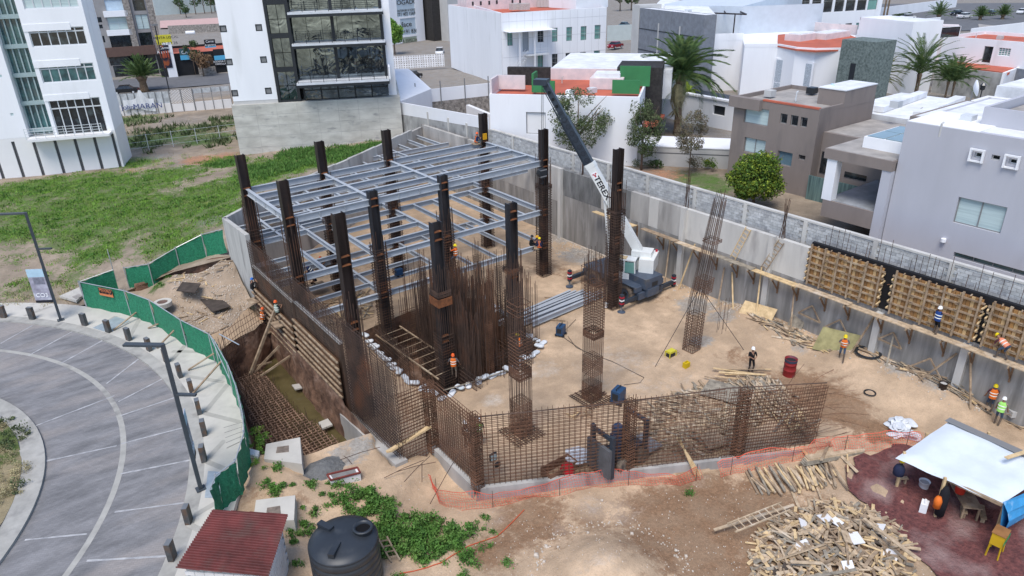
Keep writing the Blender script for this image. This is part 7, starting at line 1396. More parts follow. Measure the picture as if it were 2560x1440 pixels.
pile('x', None, G(2330, 945, 1.0), 90, .9, 5.5, .1, (.6, .9, 1.4), (1.5, 1.35, 1.7), .3, 51, False); pile('x', None, G(1960, 835, .6), 70, .7, 3.4, .1, (.5, .9), (1.5, 1.2, 1.8), .4, 52, False); pile('x', None, G(880, 770, 0), 90, 2.8, 2.6, .08, (.8, 1.4), (.8, 2.2), .5, 53, False)
for lab, pts, z, th_, mt in (('big grey plywood sheet on the timber heap before the red drum', [(1748, 985), (1775, 948), (1862, 972), (1845, 1012)], .7, .04, MTIMG), ('pale square pallet on the heap behind the front mesh', [(1750, 1095), (1780, 1068), (1822, 1110), (1772, 1125)], .4, .1, MTIM), ('long grey plank pair on sand right of the white helmet man', [(1925, 912), (2003, 887), (2010, 893), (1935, 922)], .1, .15, MTIMG), ('second dark plank beside the long grey pair', [(1940, 922), (2015, 897), (2030, 904), (1960, 928)], .1, .1, M('dark_plywood', (.07, .055, .045), .85, .3, 2))): plate('plywood_sheet' if 'sheet' in lab else 'plank', pts, z, th_, mt, lab, 'timber')
for k in range(3): a, c = G(1690+3*k, 1118, .9), G(1752-6*k, 1188+2*k, -.3); board('fresh prop board leaning out over the front kerb, %s of three' % ordn[k], a+V((0, 0, .6)), c, .1, .06, MTIMY, group='prop boards over the kerb')
MBAG = M('white_sandbag', (.68, .7, .72), .8, .12, 2, c2=(.5, .53, .56), c3=(.5, .6, .63), s3=.8, t3=(.62, .68)); bg_ = MB()
for i in range(7):
 pass
def bagmesh():
 vs = []; n_, m_ = 8, 10
 for i in range(n_+1):
  ph = math.pi*i/n_
  for j in range(m_): th = 2*math.pi*j/m_; cx, cy, cz = math.cos(ph), math.sin(ph)*math.cos(th), math.sin(ph)*math.sin(th); f_ = lambda t_, e: math.copysign(abs(t_)**e, t_); vs.append((.34*f_(cx, .55), .2*f_(cy, .7), .1*f_(cz, .8)+.015*math.sin(i*2+j)))
 return MB().add(vs, [(i*m_+j, i*m_+(j+1) % m_, (i+1)*m_+(j+1) % m_, (i+1)*m_+j) for i in range(n_) for j in range(m_)]).mesh('sandbag', MBAG, smooth=True)
bme2 = bagmesh(); r_ = random.Random(3); SB = dens([(17.55, 41.6), (17.3, 38), (17.2, 34.9), (18.0, 32.2), (20.5, 31.9), (23.1, 31.7), (25.3, 32.2), (26.4, 32.9), (26.1, 35), (26.9, 38), (27.2, 41.4)], .52, False)
for k, p in enumerate(SB): place(bme2, 'sandbag', (p.x+r_.uniform(-.06, .06), p.y+r_.uniform(-.06, .06), zfront(p.x, p.y)+.1+(.16 if k % 3 == 0 else 0)), (0, r_.gauss(0, .1), r_.uniform(0, 3)), None, 'white sandbag %s rim of the core pit%s' % ('on the left' if p.x < 17.9 else 'on the right' if p.y > 32.9 else 'on the near', ', raised on the row' if k % 3 == 0 else ''), 'sandbag', 'sandbags round the core pit')
for k in range(26): q = G(r_.uniform(2225, 2285), r_.uniform(1062, 1098), .3); place(bme2, 'paper_bag', (q.x, q.y, zfront(q.x, q.y)+r_.uniform(.08, .45)), (r_.gauss(0, .3), r_.gauss(0, .3), r_.uniform(0, 3)), None, 'torn white paper bag in the heap beside the tent', 'bag', 'paper bags beside the tent', scale=(1.1, 1.3, .5))
for k in range(9): q = G(1440+r_.uniform(-12, 50), 1160+r_.uniform(-22, 10), 0); place(bme2, 'white_sack', (q.x, q.y, .1+r_.uniform(0, .3)), (0, 0, r_.uniform(0, 3)), None, 'white sack in the pile inside the front mesh', 'bag', 'white sacks inside the front mesh', scale=(1.5, 1.8, .8))
ladder('long timber frame laid like a ladder beside the core pit', (17.9, 40.6, .35), (18.3, 33.0, .35), -1.9, 9, MTIM, rs=.09)
strip('board_edge', [(18.1, 32.15), (20.5, 31.75), (23.1, 31.5)], .12, .06, MTIMG)
b = MB(); r_ = random.Random(8)
def stone(b, x, y, z, s_):
 v = [V((math.cos(a)*math.cos(e)*s_*r_.uniform(.7, 1.2), math.sin(a)*math.cos(e)*s_*r_.uniform(.7, 1.2), math.sin(e)*s_*.7)) for e in (-.6, .6) for a in (0, 1.57, 3.14, 4.71)]+[V((0, 0, s_*.75))]
 b.add([(q.x+x, q.y+y, q.z+z) for q in v], [(0, 1, 5, 4), (1, 2, 6, 5), (2, 3, 7, 6), (3, 0, 4, 7), (4, 5, 8), (5, 6, 8), (6, 7, 8), (7, 4, 8)])
MST = M('pale_stones', (.55, .48, .4), .95, .2, 3)
for k in range(900):
 x, y = G(r_.uniform(950, 2450), r_.uniform(1150, 1440), 0)[:2]; stone(b, x, y, zfront(x, y)+.01, r_.choice((.02, .025, .03, .04)))
for k in range(500): x, y = G(r_.uniform(1340, 1700), r_.uniform(570, 640), 0)[:2]; stone(b, min(x, 40), y, zfront(x, y)+.01, r_.uniform(.04, .11))
for k in range(500): y = r_.uniform(11, 44); x = 40.1-abs(r_.gauss(0, .7)); stone(b, x, y, zfront(x, y)+.01, r_.uniform(.03, .1))
for k in range(300): a = r_.uniform(0, 6.28); x, y = MOUND.x+3.3*math.cos(a)*r_.uniform(.9, 1.1), MOUND.y+3.3*math.sin(a)*r_.uniform(.9, 1.1); stone(b, x, y, zfront(x, y)+.01, r_.uniform(.03, .07))
for k in range(1500):
 q = G(r_.uniform(440, 640), r_.uniform(670, 850), 1.1)
 if inpoly(q.x, q.y, LED) and q.x < 12.3: stone(b, q.x, q.y, zled(q.x, q.y)+.02, r_.uniform(.03, .08))
b.build('loose_stones', MST, label='small pale stones strewn over the site and front ground', kind='stuff')
for k, (x, y, s_) in enumerate(((1340, 1382, .2), (1365, 1362, .14), (1395, 1370, .1), (1470, 1333, .1), (1580, 1335, .13), (1360, 1400, .12), (1715, 1385, .12), (1505, 1240, .1), (1690, 1375, .1))):
 q = G(x, y, -.1); b = MB(); stone(b, q.x, q.y, zfront(q.x, q.y)+.05, s_); b.build('stone', MST, label='larger pale stone round the sand mound', cat='stone', group='larger pale stones')
# ================================================================== CRANE
MCW = M('crane_white', (.74, .75, .72), .4, .06, 1.5, spec=.4); MCB = M('crane_blue_grey', (.065, .085, .12), .45, .15, 2, spec=.4, c3=(.12, .12, .12), s3=1.5); MCD = M('boom_dark', (.035, .045, .06), .4, .15, 1); MTYR = M('dusty_tyre', (.2, .15, .11), .95, .3, 4, c2=(.06, .055, .05)); MRW = M('red_mark', (.45, .02, .04), .5, 0)
CX, CY = 36.5, 35.6
cr = thing('mobile_crane', 'white and blue rough terrain crane with raised telescopic boom and outriggers', 'crane', (CX, CY, 0))
def cbox(n, m, x0, x1, y0, y1, z0, z1, par=None): return MB().box(CX+x0, CX+x1, CY+y0, CY+y1, z0, z1).build(n, m, par or cr)
cbox('chassis', MCB, -.6, .6, -3.3, 3.1, .75, 1.35)
h_ = cbox('engine_hood', MCB, -.75, 1.0, -3.2, -1.35, 1.36, 2.15); cbox('hood_side', MFRD, -.1, .5, -3.215, -3.2, 1.45, 1.8, h_)
for k in range(4): cbox('vent_slot', MFRD, -.05, .95, -3.225, -3.205, .95+.1*k, 1.0+.1*k, h_)
cbox('deck', MCB, -1.2, 1.2, -1.2, 3.0, 1.36, 1.5)
for sx in (-1, 1):
 for sy in (-1.75, 1.75):
  w_ = thing('wheel', None, None); w_.parent = cr; w_.location = (sx*1.15, sy, .76)
  prof = [(.42, -.26), (.72, -.28), (.76, -.2), (.76, .2), (.72, .28), (.42, .26)]; o = MB(); o.lathe(prof, n=28, cap=False); ty = o.build('tyre', MTYR, w_, local=True, smooth=True); o = MB().lathe([(.42, -.2), (.42, .2)], n=18); rm = o.build('rim', MCB, w_, local=True); o = MB().lathe([(.16, -.27), (.16, .27)], n=12).build('hub', MFRD, w_, local=True)
  b = MB()
  for k in range(22): a = k*6.283/22; b.obox((math.cos(a)*.77, math.sin(a)*.77, 0), V((math.cos(a), math.sin(a), 0))*.03, V((-math.sin(a), math.cos(a), 0))*.05, V((0, 0, .24)))
  b.build('tyre_lugs', MTYR, w_, local=True, kind='stuff')
  w_.rotation_euler = (0, math.pi/2, 0)
  cbox('fender', MCB, sx*1.5 if sx < 0 else .75, -.75 if sx < 0 else 1.5, sy-.95, sy+.95, 1.56, 1.62); MB().prism([(CX+sx*.8, CY+sy-.95), (CX+sx*1.48, CY+sy-.95), (CX+sx*1.48, CY+sy-1.15), (CX+sx*.8, CY+sy-1.15)], 1.2, 1.6).build('fender_skirt', MCB, cr)
for y, ys_ in ((-2.85, -1), (2.9, 1)):
 cbox('outrigger_box', MCB, -1.25, 1.25, y-.22, y+.22, .62, 1.15); MB().beam((CX-2.85, CY+y, .8), (CX+2.75, CY+y, .92), .24, .28).build('outrigger_beam', MCD, cr)
 for x in (-2.8, 2.72):
  j = MB().lathe([(.07, .1), (.07, 1.3)], (CX+x, CY+y, 0), 10).build('outrigger_jack', MFRG, cr); MB().box(CX+x-.12, CX+x+.12, CY+y-.12, CY+y+.12, .55, 1.5).build('jack_sleeve', MCD, j); MB().lathe([(.3, .06), (.3, .12), (.1, .2)], (CX+x, CY+y, 0), 14).build('float_pad', MCB, j)
  for k in range(3): MB().box(CX+x-.135, CX+x+.135, CY+y-.135, CY+y+.135, .75+.24*k, .85+.24*k).build('warning_band', MRW if k % 2 == 0 else MWP, j)
 p = V((CX+2.72, CY+y, .03)); MB().obox(p, V((.6, .1, 0)), V((-.1, .55, 0)), V((0, 0, .03))).build('ground_board', MTIM, label='plywood board under the %s crane outrigger' % ('right front', 'right rear')[ys_ > 0], cat='board')
T0 = V((CX, CY, 1.5)); TIP = V((33.15, 40.9, 0)); TIP.z = ZA(33.15, 40.9, 1365, 203); hdv = (V((TIP.x, TIP.y, 0))-V((CX, CY, 0))).normalized(); sdv = V((hdv.y, -hdv.x, 0)); UP = V((0, 0, 1))
MB().lathe([(.75, 0), (.75, .2)], tuple(T0), 20).build('turntable', MFRD, cr)
MB().obox(T0+hdv*-.3+UP*.75, hdv*1.1, sdv*.42, UP*.55).build('turret', MCW, cr)
MB().obox(T0-hdv*2.0+UP*1.15, hdv*.55, sdv*1.05, UP*.55).build('counterweight', MCW, cr)
b = MB().obox(T0-hdv*1.5+UP*1.85, hdv*.75, sdv*.55, UP*.22).build('winch_cover', MCW, cr); MB().lathe([(.09, 0), (.09, .16)], tuple(T0-hdv*2.4+sdv*.85+UP*1.7), 8).build('beacon', MRW, cr)
cs = -sdv if (-sdv).dot(V((-1, -1, 0))) > 0 else sdv
cc = T0+cs*1.0-hdv*.35+UP*.5
cabn = MB().obox(cc+UP*-.35, hdv*.95, cs*.42, UP*.42).build('cab_body', MCW, cr)
for a_ in (-.92, -.1, .9):
 for c_ in (-.38, .38): MB().beam(cc+hdv*a_+cs*c_+UP*.05, cc+hdv*(a_*.94)+cs*c_+UP*1.1, .08, .08).build('cab_post', MCW, cabn)
MB().obox(cc+UP*1.13, hdv*.92, cs*.42, UP*.04).build('cab_roof', MCW, cabn); MB().obox(cc+UP*.58-hdv*.5+cs*.4, hdv*.36, cs*.012, UP*.42).build('door_glass', MGLG, cabn); MB().obox(cc+UP*.6+cs*.0+hdv*.88, hdv*.012, cs*.36, UP*.45).build('windscreen', MGLT, cabn); MB().obox(cc+UP*.28+hdv*.2, hdv*.28, cs*.25, UP*.06).build('seat', MFRD, cabn); MB().obox(cc+UP*.6+hdv*-.12, hdv*.06, cs*.25, UP*.32).build('seat_back', MFRD, cabn); MB().obox(cc+UP*1.19+hdv*.2, hdv*.4, cs*.3, UP*.02).build('roof_board', MTIMY, cabn)
B0 = T0-hdv*1.35+UP*1.7; bd = (TIP-B0); BL = bd.length; bd.normalize(); bs_ = bd.cross(UP).normalized(); bu = bs_.cross(bd)
def seg(n, m, f0, f1, w_, h2, off=0.): return MB().obox(B0+bd*BL*(f0+f1)/2+bu*off, bd*BL*(f1-f0)/2, bs_*w_/2, bu*h2/2).build(n, m, cr)
s1 = seg('boom_base_section', MCW, 0, .535, .56, .64); seg('boom_collar', MCW, .515, .54, .6, .7); s2 = seg('boom_middle_section', MCD, .535, .79, .46, .54); seg('boom_collar', MCD, .68, .692, .52, .6); seg('boom_collar', MCD, .785, .8, .5, .58); s3_ = seg('boom_fly_section', MCD, .79, .985, .38, .44)
for k in range(3): seg('section_edge', MCD, .54, .97-.1*k, .06, .05, -.37-.05*k)
MB().obox(TIP-bd*.1+hdv*.25+UP*.05, bs_*.38, hdv*.5, UP*.2).build('boom_head', MCD, cr)
vw = -bs_ if bs_.dot(B0-V((0, 0, 24))) > 0 else bs_
MHOL = M('hole_dark', (.008, .01, .012), .6, 0)
for k in range(11):
 f = .56+.4*k/10.5 ; r_ = .16 if k < 7 else .11; wd = .23 if f < .79 else .19; c = B0+bd*BL*f+vw*(wd+.006); M4 = Matrix((( bd.x, bu.x, vw.x, c.x), (bd.y, bu.y, vw.y, c.y), (bd.z, bu.z, vw.z, c.z), (0, 0, 0, 1)))
 b = MB().lathe([(r_, 0), (r_, .012)], n=16); b.v = [tuple(M4@V(v)) for v in b.v]; b.build('boom_hole', MHOL if k > 7 else M('hole_plate', (.03, .037, .05), .5, 0), s2)
 b = MB().lathe([(r_, .0), (r_*1.12, .0), (r_*1.12, .02), (r_, .02)], n=16, cap=False); b.v = [tuple(M4@V(v)) for v in b.v]; b.build('hole_ring', MHOL, s2)
fbm = Face((0, 1), (1, 0)); fbm.n = vw; fbm.d = -bd; fbm.a = B0;
def btext(u_, o, size, s_, mat, sx=1.):
 cu = bpy.data.curves.new('lettering', 'FONT'); cu.body = s_; cu.size = size; cu.extrude = .006; cu.align_x = 'CENTER'; cu.align_y = 'CENTER'; cu.offset = .012; ob = bpy.data.objects.new('t', cu); col.objects.link(ob); me = bpy.data.meshes.new_from_object(ob.evaluated_get(bpy.context.evaluated_depsgraph_get())); bpy.data.objects.remove(ob)
 me.materials.clear(); me.materials.append(mat); X = -bd; Y = vw.cross(X); c = B0+bd*BL*u_+vw*(.28+.008)+Y*o; me.transform(Matrix(((X.x*sx, Y.x, vw.x, c.x), (X.y*sx, Y.y, vw.y, c.y), (X.z*sx, Y.z, vw.z, c.z), (0, 0, 0, 1)))); me.transform(Matrix.Translation(-cr.location)); o2 = bpy.data.objects.new('lettering', me); o2.parent = cr; col.objects.link(o2)
btext(.4, 0, .6, 'TEREX', MBLKP, 1.1); MB().obox(B0+bd*BL*.475+vw*.283, bd*.24, bu*.2, vw*.004).build('logo_plate', MWP, cr)
for a_, c_, e_ in ((-.1, .0, .05), (.08, .1, .05), (.08, -.1, .05), (0, .0, .05)): MB().obox(B0+bd*BL*.475+vw*.29+bd*a_+bu*c_, bd*e_, bu*.06, vw*.003).build('logo_mark', MRW, cr)
MB().tube([T0+hdv*.9+UP*.4, B0+bd*BL*.33-bu*.42], [.14, .12], 10).build('lift_cylinder', MCW, cr); MB().tube([B0+bd*BL*.28+vw*.3, B0+bd*BL*.28+vw*.42], .22, 14).build('boom_boss', MCW, cr)
HK = V((33.05, 41.05, ZA(33.05, 41.05, 1352, 432))); b = MB()
for dx in (-.09, -.04, .09): b.tube([TIP+V((dx, .15, 0)), HK+V((dx, 0, .4))], .012, 4)
b.build('hoist_rope', MFRD, cr); hk = thing('hook_block', None, None); hk.parent = cr; hk.location = HK-cr.location; b = MB().lathe([(.05, -.17), (.42, -.17), (.42, .17), (.05, .17)], n=10); b.v = [(x, z, y) for x, y, z in b.v]; b.build('pulley_block', MFRD, hk, local=True); MB().tube([(0, 0, -.4), (0, 0, -.6), (.12, 0, -.75), (.02, 0, -.88), (-.1, 0, -.78)], .04, 6).build('hook', MFRD, hk, local=True)
for z in (-.25, .25): MB().box(-.3, .3, -.19, .19, z-.04, z+.04).build('cheek_plate', MFRG, hk, local=True)
# ================================================================== FORMWORK, PLANK WALK AND PROPS ON THE RIGHT WALL
def rform(y0, y1, lab, x=40.12, z0=4.2, z1=6.75):
 t = thing('timber_formwork', lab, 'formwork', (x, y0, z0), 'timber formwork panels on the right wall'); MB().box(x+.0, x+.08, y0, y1, z0, z1).build('backing', MPLY, t)
 n_ = int((y1-y0)/.2)
 bm = [MB().box(-.02, .02, -.09, .09, -(z1-z0)/2, (z1-z0)/2).mesh('board', m_) for m_ in (MFORM, M('dark_form_board', (.28, .15, .06), .85, .25, 3), M('light_form_board', (.52, .35, .17), .8, .2, 3))]
 for k in range(n_): place(bm[(k*7) % 3], 'form_board', (-.02, .1+k*(y1-y0)/n_, (z1-z0)/2), parent=t)
 wm = MB().box(-.045, .045, -(y1-y0)/8-.12, (y1-y0)/8+.12, -.05, .05).mesh('waler', MTIM)
 for j in range(6):
  for q in range(4): place(wm, 'waler', (-.09, (y1-y0)*(q+.5)/4, .22+.42*j+.05*((q+j) % 2)), (random.Random(j*4+q).uniform(-.02, .02), 0, 0), t)
 m2 = int((y1-y0)/.85); vm = MB().box(-.04, .04, -.05, .05, -1.38, 1.38).mesh('stud', MTIM)
 for k in range(m2+1): place(vm, 'stud', (-.18, .12+k*(y1-y0-.24)/m2, (z1-z0)/2+.08), (.03*math.sin(k*2), 0, 0), t)
 rm = random.Random(int(y0)); b = MB()
 for e_ in (y0-.06, y1+.06):
  for j in range(5): MB().beam((x-.25, e_, z0+.3+.45*j), (x+.25, e_+rm.uniform(-.1, .1), z0+.42+.45*j), .08, .08).build('end_block', MTIMY, t)
 for k in range(int((y1-y0)/.45)): b.beam((x-.12, y0+.2+.45*k, z1+.03), (x+.35, y0+.2+.45*k+rm.uniform(-.15, .15), z1+.05), .07, .04)
 b.build('top_spacers', MTIM, t, kind='stuff')
rform(17.9, 22.6, 'timber formwork panel on the right wall, farthest of the three'); rform(12.5, 17.2, 'timber formwork panel behind the man in blue vest, middle of the three'); rform(6.0, 12.1, 'timber formwork panel at the right edge behind the bending man')
MB().box(40.25, 40.5, 4, 22.7, 4.2, 6.95).build('black_sheeting', M('black_sheeting', (.012, .012, .014), .6, .1), label='black plastic sheeting standing behind the timber formwork', cat='sheeting')
b = MB(); rr = random.Random(12); y = 22.5
while y > 4: y -= rr.uniform(.25, .6); b.tube([(40.75, y, 4.2), (40.75+rr.uniform(-.06, .06), y+rr.uniform(-.1, .1), rr.uniform(7.3, 8.4))], .016, 4, False)
b.build('wall_rebar', MBAR, label='row of thin rebar rising behind the timber formwork', cat='rebar', kind='stuff')
for k, (y, h2) in enumerate(((33.1, 9.2), (24.9, 9.0), (44.7, 9.3))):
 t = thing('rebar_post', 'bundle of rebar sticking up on the retaining wall, %s' % ('behind the leaning cage', 'between citrus tree and taupe house', 'right of the hanging hook column')[k], 'rebar', (40.4, y, 6.4)); b = MB()
 for q in range(8): b.tube([(rr.uniform(-.2, .2), rr.uniform(-.22, .22), 0), (rr.uniform(-.1, .25), rr.uniform(-.2, .2), h2-6.4+rr.uniform(-.7, .4))], .018, 4, False)
 b.build('rebar', MBAR, t, local=True, kind='stuff')
rr = random.Random(14)
for k, (y0, y1, m_) in enumerate(((42.2, 37.4, MTIMY), (36.6, 33.0, MTIM), (33.1, 29.4, MCHIP), (29.5, 26.2, MTIMG), (26.3, 22.8, MTIMY), (22.9, 19.2, MCHIP), (19.3, 15.4, MCHIP), (15.5, 12.0, MCHIP), (12.1, 8.6, MCHIP), (8.7, 5.2, MCHIP))):
 z = 4.02+.05*(k % 2)
 for q in (0, .27): MB().beam((39.72-q, y0, z+rr.uniform(-.02, .03)), (39.7-q, y1, z+rr.uniform(-.02, .03)), .25, .05).build('walk_plank', m_, label='plank of the walkway along the right wall, %s pair from the far end' % ordn[k], cat='plank', group='walkway planks')
 for y in ((y0+y1)/2, y1+.25):
  t = thing('timber_bracket', 'brown timber bracket carrying the plank walkway, near %s plank pair from the far end' % ordn[k], 'bracket', (39.9, y, 3.9), 'walkway brackets')
  MB().beam((40.15, y, 3.93), (39.2, y, 3.93), .06, .1).build('arm', MTIM, t); MB().beam((39.35, y, 3.88), (40.12, y, 2.95), .06, .09).build('brace', M('brown_timber', (.2, .12, .07), .85, .3, 3), t); MB().beam((40.12, y, 3.88), (40.12, y, 2.7), .08, .09).build('upright', M('brown_timber', (.2, .12, .07), .85, .3, 3), t)
for k, (a, c) in enumerate((((39.75, 27.9, 4.15), (40.15, 27.2, 6.5)), ((39.75, 25.4, 4.15), (40.15, 24.6, 6.3)))): ladder('thin timber ladder leaning on the pale upper wall, %s one' % ('left', 'right')[k], a, c, .42, 8, MTIMY if k == 0 else MTIM, up=(1, 0, 0), rs=.04, group='ladders on the wall')
for k, (y, dy, h2, m_) in enumerate(((33.6, .6, 3.3, MTIM), (32.2, -.4, 3.6, MTIMY), (28.5, .5, 2.7, MTIM), (27.2, 1.1, 2.2, MTIMY), (25.3, .7, 3.2, MTIMY), (22.6, .8, 3.2, MTIM), (18.4, -.5, 2.5, MTIM), (16.2, .4, 1.8, MTIMG), (11.4, 1., 2.6, MTIM), (14.3, -1.2, 2, MTIM))): z = zfront(39, y); board('prop leaning on the lower wall, %s from the far end' % ordn[k], (39.2, y, z), (40.15, y+dy, z+h2), .1, .07, m_, 'timber_prop', group='props on the lower wall')
def tri(lab, c, s_): t = thing('timber_triangle', lab, 'bracket', c, 'spare triangular brackets'); P = [V((0, -s_, 0)), V((0, s_, .1)), V((.15, 0, s_*1.1))]; [MB().beam(P[i]+V(c), P[(i+1) % 3]+V(c), .05, .09).build('side', MTIM, t) for i in range(3)]
tri('triangular timber bracket leaning on the wall above plywood', (39.95, 21.9, 1.9), .8); tri('triangular timber bracket left of the black plywood', (39.9, 19.9, 1.7), .8); tri('large timber triangle lying below wall at the right', (39.6, 14.2, 1.3), 1.1); tri('timber triangle hung near the second pilaster', (39.9, 16.6, 2.3), .7)
def panel(lab, quad, m_, name='plywood_sheet'):
 P = [V(p) for p in quad]; n_ = (P[1]-P[0]).cross(P[3]-P[0]).normalized()*.03; MB().add([*P, *[p+n_ for p in P]], [(0, 1, 2, 3), (7, 6, 5, 4), (0, 4, 5, 1), (1, 5, 6, 2), (2, 6, 7, 3), (3, 7, 4, 0)]).build(name, m_, label=lab, cat='plywood')
def lean(lab, px0, px1, h2, m_, z=.5, inx=.9, **k):
 a, c = G(*px0, z), G(*px1, z); o = V((inx, 0, h2)); panel(lab, (a, c, c+o, a+o), m_, **k)
lean('pale shuttering panel of joined boards leaning by the wall', (1838, 800), (1918, 824), 1.25, MTIMY, .4); lean('large mossy plywood sheet leaning behind the man in orange vest', (2030, 872), (2125, 896), 1.3, M('mossy_plywood', (.3, .27, .13), .9, .25, 2), .7); lean('black film faced sheet standing tall by the wall', (2052, 832), (2090, 845), 2.3, MGRV, .8, .5); lean('dark spotted sheet leaning at the far wall foot', (1822, 770), (1862, 782), 1.5, MFRG, .3); lean('black low sheet right of the mossy plywood', (2098, 850), (2140, 862), 1.2, MGRV, .9, .4); lean('small brownish board with a nailed slat by the wall', (1965, 822), (2000, 834), 1.2, MTIMG, .6, .5); lean('dark plank sheet leaning low at the right part of the wall', (2300, 925), (2348, 948), .9, MGRV, 1.1, .4)
board('thick upright plank pair before the black sheet', G(2080, 846, .8), V(G(2080, 846, .8))+V((.6, -.3, 2.2)), .35, .08, MTIMY)
# ================================================================== EQUIPMENT
MBLU = M('welder_blue', (.025, .065, .14), .45, .15, 2)
def welder(lab, c, s_, rz): t = thing('welder', lab, 'welder', c, 'blue welding machines', rz); MB().box(-.42*s_, .42*s_, -.3*s_, .3*s_, .12, .95*s_).build('housing', MBLU, t, local=True); MB().box(-.43*s_, -.42*s_, -.2*s_, .2*s_, .3, .8*s_).build('front_grille', MFRD, t, local=True); MB().tube([(-.3*s_, 0, .95*s_), (-.3*s_, 0, 1.08*s_), (.3*s_, 0, 1.08*s_), (.3*s_, 0, .95*s_)], .025, 5).build('handle', MFRD, t, local=True); [MB().lathe([(.1, -.04), (.1, .04)], (sx*.3*s_, sy*.32*s_, .1), 10).build('wheel', MFRD, t, local=True) for sx in (-1, 1) for sy in (-1, 1)]
welder('blue welding machine alone on sand before the beam stack', tuple(G(1402, 838)), .8, .5); welder('blue welding machine behind the front mesh wall', tuple(G(1545, 1005)), .95, .3); welder('small blue box on the steel deck behind the dense rebar', tuple(G(998, 690, 2.8)), .6, 0)
p = G(1560, 1150); fk = thing('telehandler', 'dark and blue mast type loader parked behind the front mesh', 'loader', (p.x, p.y, 0))
for nm, m_, b6 in (('body', MCD, (-1.0, .9, -.5, .5, .45, 1.0)), ('engine_cover', MBLU, (-.8, -.25, -.3, .3, 1.0, 1.9)), ('blue_cap', MBLU, (-.75, -.3, -.25, .25, 1.9, 2.4)), ('mast_side', MCD, (-1.7, -1.5, -.8, -.6, 0.1, 2.6)), ('mast_side', MCD, (-1.7, -1.5, .6, .8, .1, 2.6)), ('mast_bar', MCD, (-1.68, -1.52, -.6, .6, 2.3, 2.5)), ('frame_post', MCD, (.7, .9, -.75, -.55, .3, 2.4)), ('frame_post', MCD, (.7, .9, .55, .75, .3, 2.4)), ('frame_top', MCD, (.7, .9, -.75, .75, 2.4, 2.55)), ('deck_plate', MFRG, (.9, 2.1, -.7, .7, .3, .4)), ('grille_plate', MGRV, (-1.9, -1.72, -.8, .8, .2, 1.9))): MB().box(*b6).build(nm, m_, fk, local=True)
for sx in (-.7, .6):
 for sy in (-.65, .65): b = MB().lathe([(.15, -.14), (.42, -.14), (.42, .14), (.15, .14)], n=18); b.v = [(x+sx, z+sy, y+.42) for x, y, z in b.v]; b.build('wheel', MTYR, fk, local=True)
p = G(1970, 948); t = thing('steel_drum', 'red steel drum with dark open top behind the mesh', 'drum', (p.x, p.y, zfront(p.x, p.y))); MRD = M('drum_red', (.28, .025, .025), .6, .15, 2, c3=(.06, .06, .09), s3=1); MB().lathe([(.36, 0), (.36, .4), (.38, .42), (.36, .44), (.36, .8), (.38, .82), (.36, .84), (.36, 1.15), (.38, 1.17), (.34, 1.17), (.34, .8)], n=24, cap=False).build('drum_body', MRD, t, local=True, smooth=True); MB().lathe([(.375, 1.0), (.375, 1.16)], n=24, cap=False).build('dark_band', M('drum_navy', (.04, .05, .08), .6, 0), t, local=True); MB().lathe([(.34, 1.0), (.34, 1.02)], n=20).build('dark_inside', MFRD, t, local=True)
def coil(lab, c, r_, n_, rr_, m_=None): b = MB(); [b.tube([(c.x+(r_+.03*k)*math.cos(a*.3), c.y+(r_+.03*k)*math.sin(a*.3), c.z+.05+.03*(k % 3)) for a in range(22)], rr_, 5) for k in range(n_)]; b.build('cable_coil', m_ or MFRD, label=lab, cat='coil')
p = G(2160, 928); p.z = zfront(p.x, p.y); coil('large flat black coil of hose on sand by the retaining wall', p, .62, 5, .035); p = G(2168, 1012); p.z = zfront(p.x, p.y); coil('small black coil on sand near the dug brown trench', p, .28, 2, .03); MB().lathe([(.28, 0), (.22, .3), (.05, .45)], tuple(G(2192, 1018)), 9).build('black_bag', MFRD, label='crumpled black bag beside the small coil', cat='bag')
for k, (x, y, lab, m_) in enumerate(((1676, 893, 'yellow portable generator on sand beside the leaning cage', MYEL), (1715, 920, 'bright yellow jerrycan in front of the leaning cage', M('jerry_yellow', (.6, .42, .01), .5, .05)))):
 p = G(x, y); t = thing(('generator', 'jerrycan')[k], lab, ('generator', 'jerrycan')[k], (p.x, p.y, 0))
 if k == 0:
  for a in ((-.3, -.2), (.3, -.2), (-.3, .2), (.3, .2)): MB().beam((*a, 0), (*a, .5), .05, .05).build('frame_bar', m_, t, local=True)
  MB().box(-.24, .24, -.16, .16, .06, .38).build('motor', MFRD, t, local=True); MB().box(-.28, .28, -.19, .19, .39, .52).build('fuel_tank', m_, t, local=True)
 else: MB().box(-.2, .2, -.14, .14, 0, .42).build('can_body', m_, t, local=True); MB().lathe([(.05, .42), (.05, .5)], (.1, 0, 0), 8).build('cap', m_, t, local=True); MB().beam((-.12, 0, .5), (.06, 0, .5), .04, .04).build('handle', m_, t, local=True)
def pail(lab, c, r_, h2, m_, z=0, **k): t = thing('bucket', lab, 'bucket', (c[0], c[1], z)); MB().lathe([(r_*.85, 0), (r_, h2), (r_*1.06, h2), (r_*1.06, h2-.03), (r_*.9, h2-.03), (r_*.8, .05)], n=18, cap=False).build('pail', m_, t, local=True, smooth=True); MB().lathe([(r_*.85, h2*.8), (r_*.85, h2*.82)], n=16).build('contents', MGREYW, t, local=True)
p = G(1515, 772); pail('white bucket hanging low at the foot of the lone column', p, .16, .35, MWP, .15); p = G(2350, 993, .6); pail('dark rusty bucket alone on sand near the right edge', p, .22, .42, MSTC, zfront(p.x, p.y)); p = G(2307, 1222, .1); pail('white bucket under the tent beside the posts', p, .24, .45, MWP, zfront(p.x, p.y))
p = G(1398, 1180); t = thing('open_box', 'brown open timber crate with red cloth by the white sacks', 'crate', (p.x, p.y, 0)); MBX = M('brown_box', (.2, .1, .06), .8, .2, 3)
